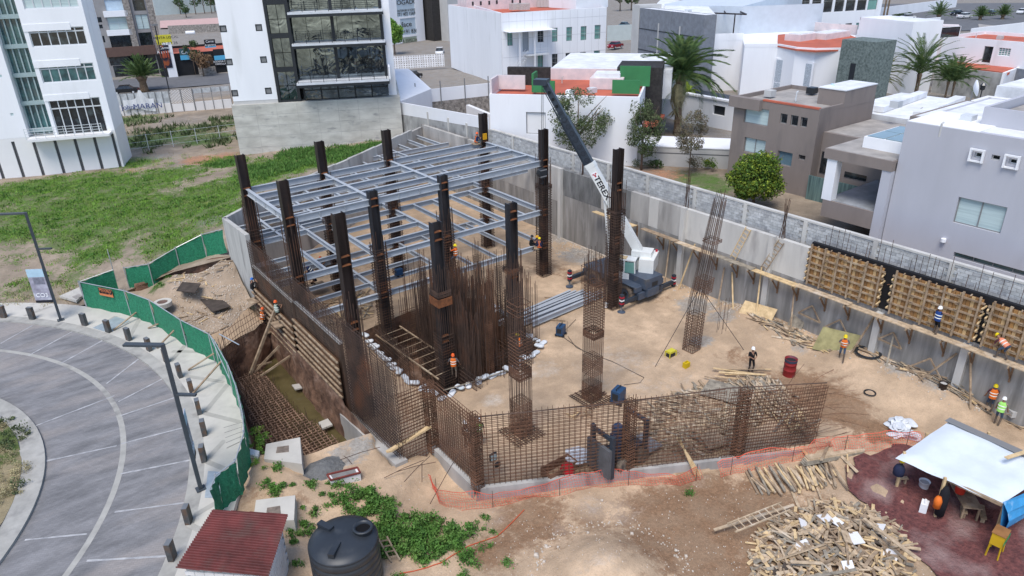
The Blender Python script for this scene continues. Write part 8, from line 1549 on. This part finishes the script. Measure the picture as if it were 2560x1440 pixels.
for b6 in ((-.9, .9, -.4, -.36, 0, .5), (-.9, .9, .36, .4, 0, .5), (-.9, -.86, -.36, .36, 0, .5), (.86, .9, -.36, .36, 0, .5)): MB().box(*b6).build('box_side', MBX, t, local=True)
p = G(1418, 1183); MB().lathe([(.4, 0), (.3, .3), (.05, .45)], tuple(p+V((0, 0, .2))), 9).build('red_cloth', M('bright_red', (.6, .01, .02), .8, .1), label='bright red cloth heap beside the brown crate', cat='cloth')
p = G(1235, 1195); t = thing('work_light', 'twin floodlight on thin stand inside the kerb corner', 'floodlight', (p.x, p.y, 0)); MB().beam((0, 0, 0), (0, 0, 1.3), .05, .05).build('stand', MFRD, t, local=True); MB().box(-.2, .2, -.05, .05, 1.1, 1.55).build('lamp_head', MFRD, t, local=True); MB().box(-.17, .17, -.06, -.05, 1.14, 1.5).build('lamp_glass', MGLB, t, local=True); MB().box(.1, .4, -.05, .05, .6, .85).build('lamp_head', MFRD, t, local=True)
for k, pts in enumerate((((1410, 845), (1460, 880), (1530, 905), (1610, 945), (1600, 958), (1560, 962)), ((1440, 800), (1410, 830)), ((1420, 842), (1440, 868), (1500, 900), (1460, 940)))): MB().tube([V((q.x, q.y, zfront(q.x, q.y)+.03)) for q in [G(*p) for p in pts]], .016, 4).build('power_cable', MFRD, label='thin dark cable on sand, %s' % ordn[k], cat='cable')
for k, (a, c) in enumerate(((G(1637, 918), V((33.6, 25.9, 4.6))), (G(1870, 890), V((33.6, 25.9, 4.6))), (G(1590, 700), V((33.6, 25.9, 4.4))))):
 if k < 2: MB().tube([a, c], .018, 4).build('guy_wire', MFRD, label='guy wire of the leaning rebar cage, %s' % ('left', 'right')[k], cat='wire')
p = G(1238, 352, 9.7); MB().box(33.4, 33.75, 49.28, 49.4, 9.85, 10.35).build('yellow_clamp', M('clamp_yellow', (.65, .32, .01), .5, .05), label='yellow tool box fixed on the far right column', cat='tool box')
# ================================================================== TENT AND ITS TABLE
MTARP = M('white_tarpaulin', (.66, .71, .75), .6, .05, .8, c2=(.6, .65, .7), bump=.05); MBT = M('blue_tarpaulin', (.05, .3, .6), .5, .2, 1.2, c3=(.3, .5, .7), s3=2)
tn = thing('tent', 'large pale tarpaulin shelter on timber posts over red gravel', 'tent', (33, 9, 0)); q4_ = [G(2240, 1138, 2.3), G(2375, 1046, 2.75), G(2640, 1165, 2.9), G(2508, 1253, 2.4)]
vs = []; n_ = 16
for i in range(n_+1):
 for j in range(n_+1):
  s_, t_ = i/n_, j/n_; p = q4_[0].lerp(q4_[3], s_).lerp(q4_[1].lerp(q4_[2], s_), t_); e_ = -.18*(1-min(1, 8*min(s_, t_, 1-s_, 1-t_))); vs.append((p.x, p.y, p.z-.16*math.sin(s_*3.14)*math.sin(t_*3.14)+.05*noise.noise(V((s_*4, t_*4, 1)))+.03*math.sin(s_*14)*(1-t_)+e_))
MB().add(vs, [(i*(n_+1)+j, i*(n_+1)+j+1, (i+1)*(n_+1)+j+1, (i+1)*(n_+1)+j) for i in range(n_) for j in range(n_)]).build('tent_roof', MTARP, tn, smooth=True)
MB().beam(q4_[1]+V((0, .1, -.1)), q4_[2]+V((0, .1, -.1)), .45, .03).build('dark_edge_flap', MFRG, tn)
for k, (x, y, h2) in enumerate(((2238, 1228, 2.3), (2292, 1185, 2.45), (2336, 1295, 2.3), (2490, 1330, 2.3), (2440, 1190, 2.6))): p = G(x, y); zz = zfront(p.x, p.y); MB().beam((p.x, p.y, zz), (p.x+.05, p.y+.05, h2), .11, .11).build('tent_post', MTIMY, tn)
MB().beam(q4_[0]-V((-.3, 0, .25)), q4_[3]-V((0, 0, .2)), .1, .14).build('edge_beam', MTIM, tn); MB().beam(G(2515, 1145, 3.0), G(2600, 1118, 3.0), .18, .05).build('roof_plank', MTIMY, tn)
P = [G(2508, 1255, 2.35), G(2640, 1200, 2.5), G(2600, 1270, .5), G(2498, 1332, .6)]; b = MB().add([tuple(p) for p in (P[0], P[1], P[2], P[3])], [(0, 1, 2, 3)]); b.add([tuple(P[0].lerp(P[3], t_)+V((.0, -.3*math.sin(t_*3.1), 0))) for t_ in (0, .25, .5, .75, 1)]+[tuple(P[1].lerp(P[2], t_)+V((0, -.3*math.sin(t_*3.1), 0))) for t_ in (0, .25, .5, .75, 1)], [(k, k+1, k+6, k+5) for k in range(4)]); b.build('blue_side', MBT, tn)
def table(nm, lab, cat, c, L_, w_, h2, rz, m_=MTIM): t = thing(nm, lab, cat, (c.x, c.y, zfront(c.x, c.y)), None, rz); MB().box(-L_/2, L_/2, -w_/2, w_/2, h2-.05, h2).build('top', m_, t, local=True); [MB().box(sx*(L_/2-.1)-.04, sx*(L_/2-.1)+.04, sy*(w_/2-.08)-.04, sy*(w_/2-.08)+.04, 0, h2-.05).build('leg', m_, t, local=True) for sx in (-1, 1) for sy in (-1, 1)]; return t
table('work_table', 'rough timber table in shade under the tent', 'table', G(2400, 1262), 2.2, .8, .8, .75); table('bench', 'short timber bench under the tent near the blue sheet', 'bench', G(2452, 1292), 1.0, .25, .4, .5); table('bench', 'small timber stool right of the table legs', 'bench', G(2405, 1290), .5, .25, .45, .5); table('bench', 'small trestle seat at the left tent post', 'bench', G(2250, 1222), .5, .2, .45, -.6)
p = G(2397, 1236, .8); t = thing('water_cooler', 'red and white round water cooler on the table', 'cooler', (p.x, p.y, .92)); MB().lathe([(.2, 0), (.24, .42)], n=18).build('cooler_body', M('cooler_red', (.55, .04, .02), .5, .05), t, local=True); MB().lathe([(.25, .42), (.25, .52), (.2, .55)], n=18).build('cooler_lid', MWP, t, local=True)
p = G(2309, 1270, .2); t = thing('jerrycan', 'white plastic jerrycan on red gravel before the tent', 'jerrycan', (p.x, p.y, zfront(p.x, p.y)), None, .3); MB().box(-.22, .22, -.15, .15, 0, .5).build('can_body', MWP, t, local=True); MB().beam((-.12, 0, .58), (.12, 0, .58), .05, .05).build('handle', MWP, t, local=True); MB().lathe([(.05, .5), (.05, .58)], (.13, 0, 0), 8).build('cap', MWP, t, local=True)
p = G(2248, 1175, 1.5); t = thing('backpack', 'dark blue backpack hung on the left tent post', 'backpack', (p.x, p.y, 1.15)); MB().lathe([(.1, 0), (.24, .1), (.26, .4), (.18, .6), (.05, .66)], n=12).build('bag_body', M('navy_cloth', (.015, .02, .05), .8, .2), t, local=True, smooth=True); MB().tube([(.2, 0, .1), (.3, 0, .35), (.2, 0, .6)], .03, 5).build('strap', MFRD, t, local=True)
MHY = M('helmet_yellow', (.75, .58, .01), .4, 0)
MB().lathe([(.14, 0), (.13, .08), (.07, .14), (.01, .15)], (p.x+.1, p.y, 1.95), 14).build('spare_helmet', MHY, label='yellow helmet hung above the backpack', cat='helmet', smooth=True)
p = G(2355, 1260, .9); t = thing('hung_clothes', 'dark jacket and orange vest hung on the middle tent post', 'clothes', (p.x, p.y, .3)); MB().lathe([(.2, 0), (.22, .6), (.2, 1.3), (.08, 1.6)], n=9).build('jacket', M('dark_cloth', (.012, .012, .016), .9, .2), t, local=True, smooth=True); MB().lathe([(.16, 0), (.18, .4), (.1, .6)], (-.28, .1, .5), 8).build('orange_vest', M('vest_orange', (.72, .16, .02), .7, .05), t, local=True, smooth=True)
p = G(2484, 1385, 0); t = thing('letter_box', 'yellow box on four thin legs with green handwriting', 'box', (p.x, p.y, zfront(p.x, p.y)), None, .1); MYB = M('box_yellow', (.55, .34, .015), .6, .1); MB().box(-.32, .32, -.24, .24, .75, 1.35).build('box_body', MYB, t, local=True); MB().box(-.35, .35, -.27, .27, 1.35, 1.38).build('box_lid', M('lid_brown', (.3, .14, .05), .8, .2), t, local=True)
for sx in (-.29, .29):
 for sy in (-.2, .2): MB().beam((sx*1.15, sy*1.15, 0), (sx, sy, .75), .05, .05).build('leg', MYB, t, local=True)
fl4 = Face((p.x-.32+0, p.y-.25), (p.x+.32, p.y-.25)); text(t, fl4, .32, t.location.z+1.05, .02, .26, 'AVANCE', M('green_print', (.02, .2, .08), .6, 0), .9)
p = G(2533, 1048, .5); t = thing('wheelbarrow', 'dusty wheelbarrow pushed by the man in green vest', 'wheelbarrow', (p.x, p.y, zfront(p.x, p.y)), None, -.6); MB().prism([(-.4, -.3), (.4, -.22), (.4, .22), (-.4, .3)], .35, .7).build('tray', MGREYW, t, local=True); b = MB().lathe([(.05, -.05), (.2, -.05), (.2, .05), (.05, .05)], n=14); b.v = [(x+.62, z, y+.2) for x, y, z in b.v]; b.build('wheel', MTYR, t, local=True)
for s_ in (-.25, .25): MB().beam((.6, s_*.3, .25), (-1.0, s_, .65), .04, .04).build('handle', MTIM, t, local=True)
p = G(1860, 818, .4); t = thing('wheelbarrow', 'overturned pale wheelbarrow below the shuttering panel', 'wheelbarrow', (p.x, p.y, .4)); MB().prism([(-.3, -.25), (.3, -.35), (.3, .35), (-.3, .25)], 0, .35).build('tray', MGREYW, t, local=True); MB().beam((-.3, 0, .3), (-1.1, .2, .05), .04, .04).build('handle', MTIM, t, local=True)
def car(lab, c, rz, m_, L_=4.4, h2=1.45, roofk=1.):
 t = thing('parked_car', lab, 'car', c, None, rz); W_ = .88; prof = [(-L_/2, .3), (-L_/2, .75), (-L_*.44, .9), (-L_*.3, .95), (-L_*.16, h2), (L_*.18*roofk, h2), (L_*.34, .95), (L_*.47, .85), (L_/2, .6), (L_/2, .3)]
 low = prof[:4]+prof[6:]; vs = [(x, -W_, z) for x, z in low]+[(x, W_, z) for x, z in low]; n_ = len(low); MB().add(vs, [tuple(range(n_)), tuple(reversed(range(n_, 2*n_)))]+[(i, i+n_, (i+1) % n_+n_, (i+1) % n_) for i in range(n_)]).build('body', m_, t, local=True)
 gh = [prof[3], prof[4], prof[5], prof[6]]; vs = [(x, -W_*(.95 if z < 1 else .78), z) for x, z in gh]+[(x, W_*(.95 if z < 1 else .78), z) for x, z in gh]; MB().add(vs, [(0, 1, 2, 3), (7, 6, 5, 4), (0, 4, 5, 1), (1, 5, 6, 2), (2, 6, 7, 3)]).build('glasshouse', MGL, t, local=True)
 MB().box(prof[4][0]-.1, prof[5][0]+.1, -W_*.8, W_*.8, h2-.03, h2+.04).build('roof', m_, t, local=True)
 for sx in (-L_*.31, L_*.31):
  for sy in (-W_+.02, W_-.02): b = MB().lathe([(.32, -.1), (.32, .1)], n=14); b.v = [(x+sx, z+sy, y+.32) for x, y, z in b.v]; wq = b.build('wheel', MFRD, t, local=True); b = MB().lathe([(.18, -.11), (.18, .11)], n=10); b.v = [(x+sx, z+sy, y+.32) for x, y, z in b.v]; b.build('rim', MFR, wq, local=True)
 for sy in (-.6, .6): MB().box(L_/2-.02, L_/2+.02, sy-.15, sy+.15, .6, .75).build('headlight', MWP, t, local=True); MB().box(-L_/2-.02, -L_/2+.02, sy-.15, sy+.15, .65, .8).build('tail_light', MRW, t, local=True)
DCAR = M('black_car_paint', (.01, .012, .015), .2, 0, spec=.6); WCAR = M('white_car_paint', (.75, .75, .75), .3, 0, spec=.5)
p = G(316, 234, 2.5); ang = math.atan2((G(345, 232, 2.5)-G(285, 236, 2.5)).y, (G(345, 232, 2.5)-G(285, 236, 2.5)).x); car('dark saloon car parked by the date palm on the far street', (p.x, p.y, 2.5), ang+math.pi, DCAR)
p = G(1100, 135, 2.6); car('white car parked on the ramp before the banner office', (p.x, p.y, 2.5), -2.2, WCAR, 4.3, 1.6)
for k, (x, y, m_, lab) in enumerate(((2268, 48, WCAR, 'white car by the hedge at the top right'), (2410, 45, WCAR, 'white saloon beside the large date palm'), (2392, 38, DCAR, 'dark car behind the white saloon'), (2475, 38, DCAR, 'dark car between the two small date palms'), (2555, 34, WCAR, 'white car at the top right corner'), (2350, 140, WCAR, 'pale car behind the white annex'), (1538, 120, M('red_car_paint', (.25, .01, .02), .3, 0), 'red car between clad office and slate building'), (1560, 68, M('teal_pickup_paint', (.06, .12, .14), .3, 0), 'dark teal pickup beyond the graffiti wall'), (1030, 198, DCAR, 'dark car behind the perforated fence'))): p = G(x, y, 3.7 if x > 2000 else 3); car(lab, (p.x, p.y, 3.7 if x > 2000 else 3), ang+.1*k+(0 if k % 2 else 3.1), m_)
p = G(2222, 104, 10.7); b = MB().lathe([(.05, -1.1), (.42, -1.0), (.46, -.8), (.46, .8), (.42, 1.0), (.05, 1.1)], n=14); b.v = [(p.x+z*.8, p.y-z*.6, 11.1+y+x*.0) if 0 else (p.x+z*.8+x*.6, p.y-z*.6+x*.8, 11.0+y) for x, y, z in b.v]; b.build('gas_tank', MWP, smooth=True, label='white horizontal gas tank on the annex roof', cat='tank')
p = G(2214, 240, 5); t = None; p = G(2446, 262, 6); t = thing('lantern_post', 'black old style lantern post before the grey yard wall', 'street lamp', (p.x, p.y, 4.3)); MB().beam((0, 0, 0), (0, 0, 3.4), .1, .1).build('post', MFRD, t, local=True); MB().lathe([(.1, 3.4), (.25, 3.5), (.3, 4.0), (.34, 4.02), (.05, 4.3)], n=6).build('lantern', MGL, t, local=True)
for k in range(2): p = G(412+14*k, 240-8*k, 2.5) if k == 0 else G(1345, 0, 2.5);
p = G(425, 236, 2.5); t = thing('street_pole', 'thin dark pole with floodlights behind the slatted gate', 'pole', (p.x, p.y, 2.4)); hh = ZA(p.x, p.y, 393, 63)-2.4; MB().beam((0, 0, 0), (0, 0, hh), .16, .16).build('post', MFRD, t, local=True); MB().box(-.5, .5, -.12, .12, hh, hh+.3).build('lamp_head', MFRG, t, local=True)
# ================================================================== PEOPLE
SKIN = M('brown_skin', (.3, .16, .1), .6, .05); MBOOT = M('dusty_boots', (.12, .09, .07), .9, .2)
def cloth(n, c): return M(n, c, .9, .15, 6)
NAVY = cloth('navy_overalls', (.015, .03, .085)); ORV = M('vest_orange', (.72, .16, .02), .7, .05); REFL = M('reflective_band', (.75, .77, .7), .4, 0); GRV = cloth('green_vest', (.35, .72, .16)); JEAN = cloth('blue_jeans', (.06, .09, .14)); BLKC = cloth('black_cloth', (.012, .012, .014)); GREYC = cloth('grey_sweater', (.13, .13, .14)); KHA = cloth('khaki_cloth', (.25, .21, .16)); ORC = cloth('orange_coverall', (.62, .1, .015)); BLV = cloth('blue_vest', (.015, .05, .2)); MARO = cloth('maroon_cloth', (.1, .03, .04)); BLUEH = M('helmet_blue', (.01, .13, .5), .4, 0); HW = M('helmet_white', (.85, .85, .84), .35, 0); HO = M('helmet_orange', (.8, .13, .03), .4, 0)
def ik(a, c, l1, l2, bend):
 a, c = V(a), V(c); d = c-a; L_ = min(d.length, (l1+l2)*.995); d.normalize(); x = (l1*l1-l2*l2+L_*L_)/(2*L_); h2 = math.sqrt(max(0, l1*l1-x*x)); bn = V(bend); bn = (bn-d*bn.dot(d)).normalized(); return a+d*x+bn*h2, a+d*L_
def person(lab, loc, rz, shirt, pants, vest, helmet, pelvis=(0, 0, .95), lean=(0, 0), hands=((.25, .3, .95), (.2, -.3, .95)), feet=((.05, .1, 0), (-.05, -.1, 0)), head=(0, 0), harness=False, s=1.0, vest_bands=True):
 """x forward, y left; joints placed in metres, limbs solved from hand and foot positions"""
 t = thing('person', lab, 'person', loc, 'workers on the site', rz); t.scale = (s, s, s)
 P = V(pelvis); U_ = V((math.sin(lean[0])*math.cos(lean[1]), math.sin(lean[1]), math.cos(lean[0])*math.cos(lean[1]))).normalized(); C_ = P+U_*.3; N = P+U_*.52; hdp = N+(U_+V((head[0]*.7, head[1]*.7, .25))).normalized()*.13
 verts = [P, P+U_*.15, C_, N, N+(hdp-N)*.5, hdp, hdp+(hdp-N)*.75]; rad = [(.13, .16), (.12, .145), (.125, .17), (.065, .07), (.055, .06), (.085, .085), (.07, .075)]; E_ = [(0, 1), (1, 2), (2, 3), (3, 4), (4, 5), (5, 6)]; part = ['p', 's', 's', 'k', 'k', 'k', 'k']
 for sd, (hn, ft) in zip((1, -1), zip(hands, feet)):
  y = V((0, sd, 0)); sh = N+y*.19-U_*.05; el, wr = ik(sh, hn, .29, .26, (-.6, sd*.6, -.6)); n0 = len(verts); verts += [sh, el, wr]; rad += [(.062, .062), (.043, .043), (.03, .03)]; part += ['s', 's', 'k']; E_ += [(2, n0), (n0, n0+1), (n0+1, n0+2)]
  d = (wr-el).normalized(); verts.append(wr+d*.06); rad.append((.032, .02)); part.append('k'); E_.append((n0+2, n0+3)); sv = d.cross(V((0, 0, 1))); sv = (sv if sv.length > .1 else V((1, 0, 0))).normalized()
  for q in range(4): verts.append(wr+d*(.135-.012*abs(q-1.3))+sv*(.03*(q-1.5))+V((0, 0, -.02))); rad.append((.0095, .0095)); part.append('k'); E_.append((n0+3, len(verts)-1))
  verts.append(wr+d*.075+sv*sd*.055); rad.append((.011, .011)); part.append('k'); E_.append((n0+2, len(verts)-1))
  hp = P+y*.09-U_*.04; kn, an = ik(hp, V(ft)+V((0, 0, .09)), .44, .44, (1, sd*.15, .2)); n0 = len(verts); verts += [hp, kn, an, an+V((.16, 0, -.05))]; rad += [(.09, .095), (.062, .062), (.045, .045), (.045, .035)]; part += ['p', 'p', 'b', 'b']; E_ += [(0, n0), (n0, n0+1), (n0+1, n0+2), (n0+2, n0+3)]
 me = bpy.data.meshes.new('body'); me.from_pydata([tuple(v) for v in verts], E_, []); o = bpy.data.objects.new('body', me); col.objects.link(o); md = o.modifiers.new('s', 'SKIN'); md.use_smooth_shade = True
 sk = me.skin_vertices[0].data
 for i, r_ in enumerate(rad): sk[i].radius = r_
 sk[0].use_root = True; m2 = o.modifiers.new('u', 'SUBSURF'); m2.levels = 1
 dg = bpy.context.evaluated_depsgraph_get(); bm = bpy.data.meshes.new_from_object(o.evaluated_get(dg)); bpy.data.objects.remove(o)
 bm.materials.clear(); ms = {'s': shirt, 'p': pants, 'k': SKIN, 'b': MBOOT}; keys = list(ms); [bm.materials.append(ms[k]) for k in keys]
 segs = [(verts[a], verts[b], part[b]) for a, b in E_]
 for f in bm.polygons:
  c = f.center; best = (9, 's')
  for a, b, k in segs:
   d = b-a; u_ = max(0, min(1, (c-a).dot(d)/max(1e-6, d.dot(d)))); q = (c-a-d*u_).length; best = min(best, (q, k))
  k = best[1]
  if k == 'k' and (c-N).length < .06: k = 's'
  f.material_index = keys.index(k)
 o = bpy.data.objects.new('body', bm); o.parent = t; col.objects.link(o)
 X = U_.cross(V((0, 1, 0))).normalized()*-1 if 0 else V((0, 1, 0)).cross(U_).normalized(); Y = U_.cross(X)
 def ringm(name, m_, prof, base=P, ax=U_, bx=X, by=Y, n_=14, kind=None, par=t):
  b = MB(); vs = []
  for z, rx, ry in prof:
   for k in range(n_): a = 6.283*k/n_; vs.append(base+ax*z+bx*rx*math.cos(a)+by*ry*math.sin(a))
  b.add(vs, [(i*n_+k, i*n_+(k+1) % n_, (i+1)*n_+(k+1) % n_, (i+1)*n_+k) for i in range(len(prof)-1) for k in range(n_)]+[tuple(range((len(prof)-1)*n_, len(prof)*n_))]); return b.build(name, m_, par, local=True, smooth=True)
 if vest:
  v_ = ringm('vest', vest, [(-.06, .145, .185), (.1, .145, .18), (.3, .15, .2), (.42, .13, .2), (.5, .085, .11)])
  if vest_bands: ringm('reflective_band', REFL, [(.1, .15, .186), (.15, .151, .188)], par=v_); ringm('reflective_band', REFL, [(.27, .154, .203), (.32, .155, .205)], par=v_)
 if harness:
  for a, c in ((P+Y*.1+X*.15, N+Y*-.1+X*.08), (P-Y*.1+X*.15, N+Y*.1+X*.08), (P+Y*.1-X*.15, N-Y*.1-X*.1), (P-Y*.1-X*.15, N+Y*.1-X*.1)): MB().beam(a, c, .035, .02, X).build('harness_strap', ORV, t, local=True)
  ringm('harness_belt', ORV, [(-.01, .14, .18), (.03, .14, .18)])
 hx = (hdp-N).normalized()
 h_ = ringm('helmet', helmet, [(.03, .145, .115), (.035, .122, .108), (.1, .118, .104), (.15, .09, .08), (.175, .04, .035)], hdp+hx*.0, hx, X, Y)
 MB().obox(hdp+X*.095+hx*-.0, X*.02, Y*.012, hx*.025).build('nose', SKIN, t, local=True)
 return t
def at(px, py, z): p = G(px, py, z); return (p.x, p.y, z)
FA = math.atan2(-1, -1)
def gz(px, py, z0=0): p = G(px, py, z0); return (p.x, p.y, zfront(p.x, p.y)+.02)
person('man in white helmet and black shirt holding something, standing before the leaning rebar cage', gz(1874, 939), -2.2, BLKC, BLKC, None, HW, hands=((.3, .1, 1.15), (.3, -.1, 1.15)))
person('worker in yellow helmet and orange vest striding past the mossy plywood', gz(2098, 921, .3), -2.6, GREYC, JEAN, ORV, MHY, hands=((.25, .15, 1.1), (.2, -.12, 1.15)), feet=((.35, .1, 0), (-.25, -.1, .05)), lean=(.15, 0))
person('worker in orange vest and maroon sleeves at the right edge, back to the camera', gz(2470, 1030, .6), .5, MARO, JEAN, ORV, MHY, hands=((.2, .3, .9), (.3, -.25, .85)))
person('worker in green vest and white helmet pushing the wheelbarrow', gz(2492, 1056, .6), .1, KHA, JEAN, GRV, HW, hands=((.35, .3, .75), (.35, -.3, .75)), lean=(.12, 0))
person('worker in orange vest and orange helmet standing at the core pit edge', at(1136, 945, 0), 1.0, GREYC, KHA, ORV, HO, hands=((.2, .4, .9), (.1, -.4, .95)), feet=((.2, .1, 0), (-.1, -.12, 0)))
person('man in black jacket with pale bands behind the kerb corner', gz(1165, 1113), -1.2, BLKC, BLKC, BLKC, HW, hands=((.25, .1, 1.1), (.25, -.1, 1.1)), s=.97)
person('man in green vest beside the corner rebar post', gz(1200, 1108), -2.0, BLKC, BLKC, GRV, HW, hands=((.2, .25, .9), (.2, -.25, .9)), s=.95)
person('worker in orange vest half hidden behind the dark column over the sandbags', at(1301, 893, -.2), 2.0, GREYC, JEAN, ORV, MHY, lean=(.3, 0))
person('worker in orange vest with yellow helmet high on the core rebar', (25.0, 41.1, 3.35), 2.2, ORC, JEAN, ORV, MHY, hands=((.3, .2, 1.5), (.3, -.2, 1.2)), feet=((.2, .1, .1), (.1, -.1, 0)))
person('worker in blue vest and white helmet standing on the plank walkway', (39.62, 14.3, 4.08), -.3, BLKC, BLKC, BLV, HW, hands=((.35, -.35, 1.35), (.15, .3, .85)))
person('worker in pink orange vest bending down on the plank walkway at the right edge', (39.6, 10.9, 4.08), 1.3, MARO, JEAN, M('vest_pink_orange', (.75, .25, .14), .7, .05), MHY, lean=(1.15, 0), hands=((.55, .15, .45), (.5, -.15, .4)), pelvis=(-.15, 0, .85), feet=((.15, .12, 0), (-.3, -.12, 0)))
person('worker in orange coverall pointing right behind the far formwork panel', (40.95, 19.15, 4.75), -2.1, ORC, ORC, ORV, M('helmet_cream', (.8, .72, .35), .4, 0), hands=((.25, .62, 1.35), (.25, -.1, 1.1)))
person('worker in grey sleeves and orange vest leaning over the gap between formwork panels', (40.8, 17.4, 4.65), -3.0, GREYC, BLKC, ORV, MHY, lean=(.75, 0), hands=((.6, .2, 1.2), (.6, -.2, 1.2)))
SEAT = dict(pelvis=(0, 0, .0), feet=((.42, .12, -.45), (.42, -.12, -.45)), hands=((.4, .12, .3), (.4, -.12, .3)), lean=(.2, 0))
person('worker in navy with orange harness sitting on the top beam by the far right column', (32.75, 49.45, 9.75), .1, NAVY, M('grey_green_trousers', (.12, .15, .15), .9, .1), None, HO, harness=True, **SEAT)
person('worker in navy with yellow straps sitting low at the hook column', (32.6, 40.9, 2.95), .8, NAVY, NAVY, None, MHY, harness=True, **SEAT); person('worker in black behind the one with yellow straps', (32.5, 41.9, 2.9), -.4, BLKC, BLKC, None, M('dark_cap', (.03, .03, .035), .6, 0), **SEAT); person('worker in navy nearest the hook column, yellow orange helmet', (33.0, 41.5, 2.9), 3.0, NAVY, NAVY, None, M('helmet_amber', (.7, .35, .02), .4, 0), **SEAT)
CR = dict(pelvis=(0, 0, .42), feet=((.15, .14, 0), (-.1, -.14, 0)), hands=((.45, .12, .45), (.45, -.12, .4)), lean=(.7, 0))
person('worker in navy crouching under the deck with pale bands on the sleeves, right one', at(808, 668, 2.3), -2.2, NAVY, GREYC, NAVY, HO, **CR); person('worker in navy crouching under the deck, left one with pink helmet', at(782, 690, 2.3), 2.7, NAVY, NAVY, NAVY, M('helmet_pink', (.6, .2, .17), .4, 0), **CR); person('worker crouching low under the sloping girder with yellow helmet', at(790, 712, .8), -2.8, NAVY, BLKC, None, MHY, **CR)
person('worker in blue helmet climbing at the end of the turned wall', (12.3, 48.3, 1.9), .3, BLKC, BLKC, None, BLUEH, hands=((.4, .15, 1.3), (.35, -.15, 1.5)), feet=((.2, .1, .35), (0, -.1, 0)), lean=(.2, 0), s=.95)
person('worker in orange vest clinging to the rebar above the pit', (12.1, 46.4, .25), .3, BLKC, BLKC, ORV, HO, hands=((.45, .2, 1.2), (.4, -.2, 1.4)), feet=((.2, .15, .3), (0, -.1, 0)), lean=(.25, 0))
person('worker in red helmet and grey vest behind the left mesh wall', (12.35, 43.4, 2.0), .2, BLKC, BLKC, cloth('grey_green_vest', (.3, .36, .3)), HO, hands=((.35, .2, 1.2), (.3, -.2, 1.3)), s=.95)
b = MB()
for k, (y, zz) in enumerate(((46.4, .2), (43.4, 1.95), (48.3, 1.85))): MB().box(11.9, 12.5, y-.5, y+.5, zz-.06, zz).build('standing_plank', MTIM, label='short standing plank at the formwork, %s' % ordn[k], cat='plank')
MB().box(40.55, 41.35, 16.8, 19.8, 4.55, 4.62).build('standing_plank', MTIM, label='standing plank behind the formwork gap', cat='plank')
MB().beam((32.3, 40.9, 2.86), (33.4, 42.2, 2.86), .4, .05).build('standing_plank', MTIM, label='plank seat on the lower deck at the hook column', cat='plank')
for a, z in (((808, 668), 2.26), ((782, 690), 2.26), ((790, 712), .76)): q = at(*a, z); MB().box(q[0]-.7, q[0]+.7, q[1]-.5, q[1]+.5, z-.05, z).build('work_board', MTIM, label='work board under a crouching worker near pixel row of the deck'.replace(' near pixel row of the deck', ', %s' % {808: 'right one', 782: 'left one', 790: 'lowest one'}[a[0]]), cat='board')
MB().box(1*32.4, 32.95, 49.1, 49.8, 9.6, 9.64).build('work_board', MTIM, label='small board on the top beam under the sitting worker', cat='board')
